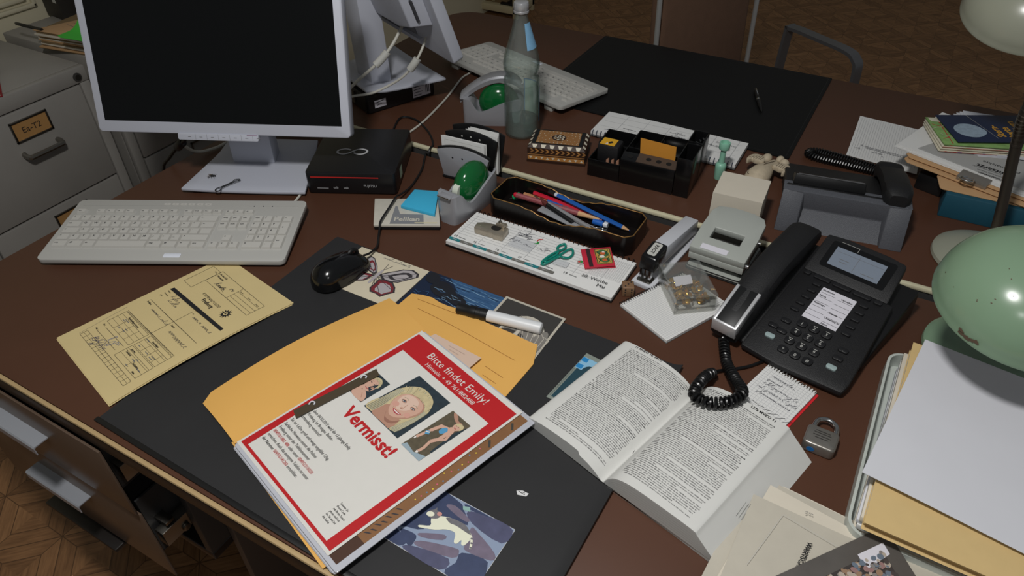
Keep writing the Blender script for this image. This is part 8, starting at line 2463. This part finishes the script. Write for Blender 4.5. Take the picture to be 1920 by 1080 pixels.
for k, (x0, y0, w, a) in enumerate(SH):
    b = MB()
    nn = 8
    v = []
    for j in range(nn + 1):
        for i in range(nn + 1):
            u, s = i / nn, j / nn
            v.append((w * u, -0.21 * s, zz + 0.0016 * math.sin(3 * u + k) * math.sin(2.5 * s + k * 0.7) + 0.0016))
    b.add(v, [(j * (nn + 1) + i, (j + 1) * (nn + 1) + i, (j + 1) * (nn + 1) + i + 1, j * (nn + 1) + i + 1) for j in range(nn) for i in range(nn)], OLDPAPER if k % 2 else NEWS)
    o = b.build('letter', op, loc=(x0, y0, 0), rz=R(a))
    sm = o.modifiers.new('s', 'SOLIDIFY'); sm.thickness = 0.0008; sm.offset = -1
    zz += 0.0030
b = MB()
zt = zz + 0.0022
b.line([(0.030, -0.048), (0.024, -0.09), (0.018, -0.13)], 0.0004, zt, GREYPL).line([(0.030, -0.048), (0.105, -0.055)], 0.0004, zt, GREYPL)
b.text('WARTSCHI', 0.0075, 0.0640, -0.0660, zt, INK, 'b', rot=-92)
for k in range(3):
    b.line([(-0.0115 + 0.0028 * k, -0.054), (-0.0145 + 0.0028 * k, -0.078)], 0.0005, zt - 0.0015, GREYPL)
b.scrawl(0.05, -0.03, 0.006, 0.004, zt, GREYINK, 0.0004, 0, 97)
b.build('printing', op, flat=True)
mz = thing('magazine', 'magazine with a pebble beach photo lying at the bottom right corner', 'magazine', (0.1335, 0.597, 0.027), 0)
u1 = Vector((-0.0865, -0.113)).normalized(); u2 = Vector((0.036, -0.045)).normalized()
def mp2(a, c_):
    p = u1 * a + u2 * c_
    return (p.x, p.y)
MB().prism([mp2(0, 0), mp2(0.26, 0), mp2(0.26, 0.19), mp2(0, 0.19)], -0.004, 0.0, mat('dark_grey_cover', (92, 88, 84), 0.4, var=0.25, vscale=30)).build('cover', mz, bev=0.0005)
b = MB()
b.poly([mp2(0.020, 0.022), mp2(0.24, 0.022), mp2(0.24, 0.17), mp2(0.020, 0.17)], 0.0003, mat('pebble_shadow_print', (62, 56, 54), 0.5))
b.poly([mp2(0.014, 0.016), mp2(0.050, 0.016), mp2(0.050, 0.034), mp2(0.014, 0.030)], 0.0004, LABELW)
PEB = [mat('pebble_print_%s' % nme, c_, 0.5) for nme, c_ in (('grey', (132, 126, 122)), ('brown', (150, 122, 98)), ('blue', (104, 116, 130)), ('dark', (74, 66, 64)), ('pale', (176, 164, 150)), ('rose', (148, 116, 112)))]
for k in range(300):
    a, c_ = rn.uniform(0.022, 0.125), rn.uniform(0.024, 0.075)
    x, y = mp2(a, c_)
    r_ = rn.uniform(0.0016, 0.0042)
    b.poly(circ(x, y, r_, r_ * rn.uniform(0.6, 0.95), 9, rot=rn.uniform(0, 180)), 0.0005 + 0.000003 * k, rn.choice(PEB))
b.poly([mp2(0.064, 0.058), mp2(0.12, 0.046), mp2(0.18, 0.10), mp2(0.09, 0.14), mp2(0.058, 0.10)], 0.0018, mat('navy_cloth_print', (26, 34, 54), 0.6))
x, y = mp2(0.052, 0.068)
b.poly(circ(x, y, 0.014, 0.010, 16, rot=40), 0.0020, mat('pale_pink_print', (206, 186, 190), 0.5)).poly(circ(x + 0.002, y - 0.002, 0.007, 0.004, 12, rot=60), 0.0021, mat('pink_print', (188, 120, 134), 0.5))
b.build('cover_print', mz, flat=True)
nw = thing('newspaper', 'grey newspaper peeking out between the magazine and the mustard folder', 'newspaper', (0.150, 0.600, 0.0125), -20)
MB().prism([(0.0, 0.0), (0.16, -0.005), (0.16, -0.12), (-0.02, -0.11)], 0.0, 0.005, NEWS).build('sheets', nw, bev=0.0006)
MB().text('Zeitung', 0.016, 0.022, -0.052, 0.0053, GREYINK, 'b', rot=-25).build('headline', nw, flat=True)
# crisp rims on all thin sheets
for _o in list(bpy.data.objects):
    if any(_m.type == 'SOLIDIFY' for _m in _o.modifiers):
        _e = _o.modifiers.new('rim', 'EDGE_SPLIT')
        _e.split_angle = R(40)
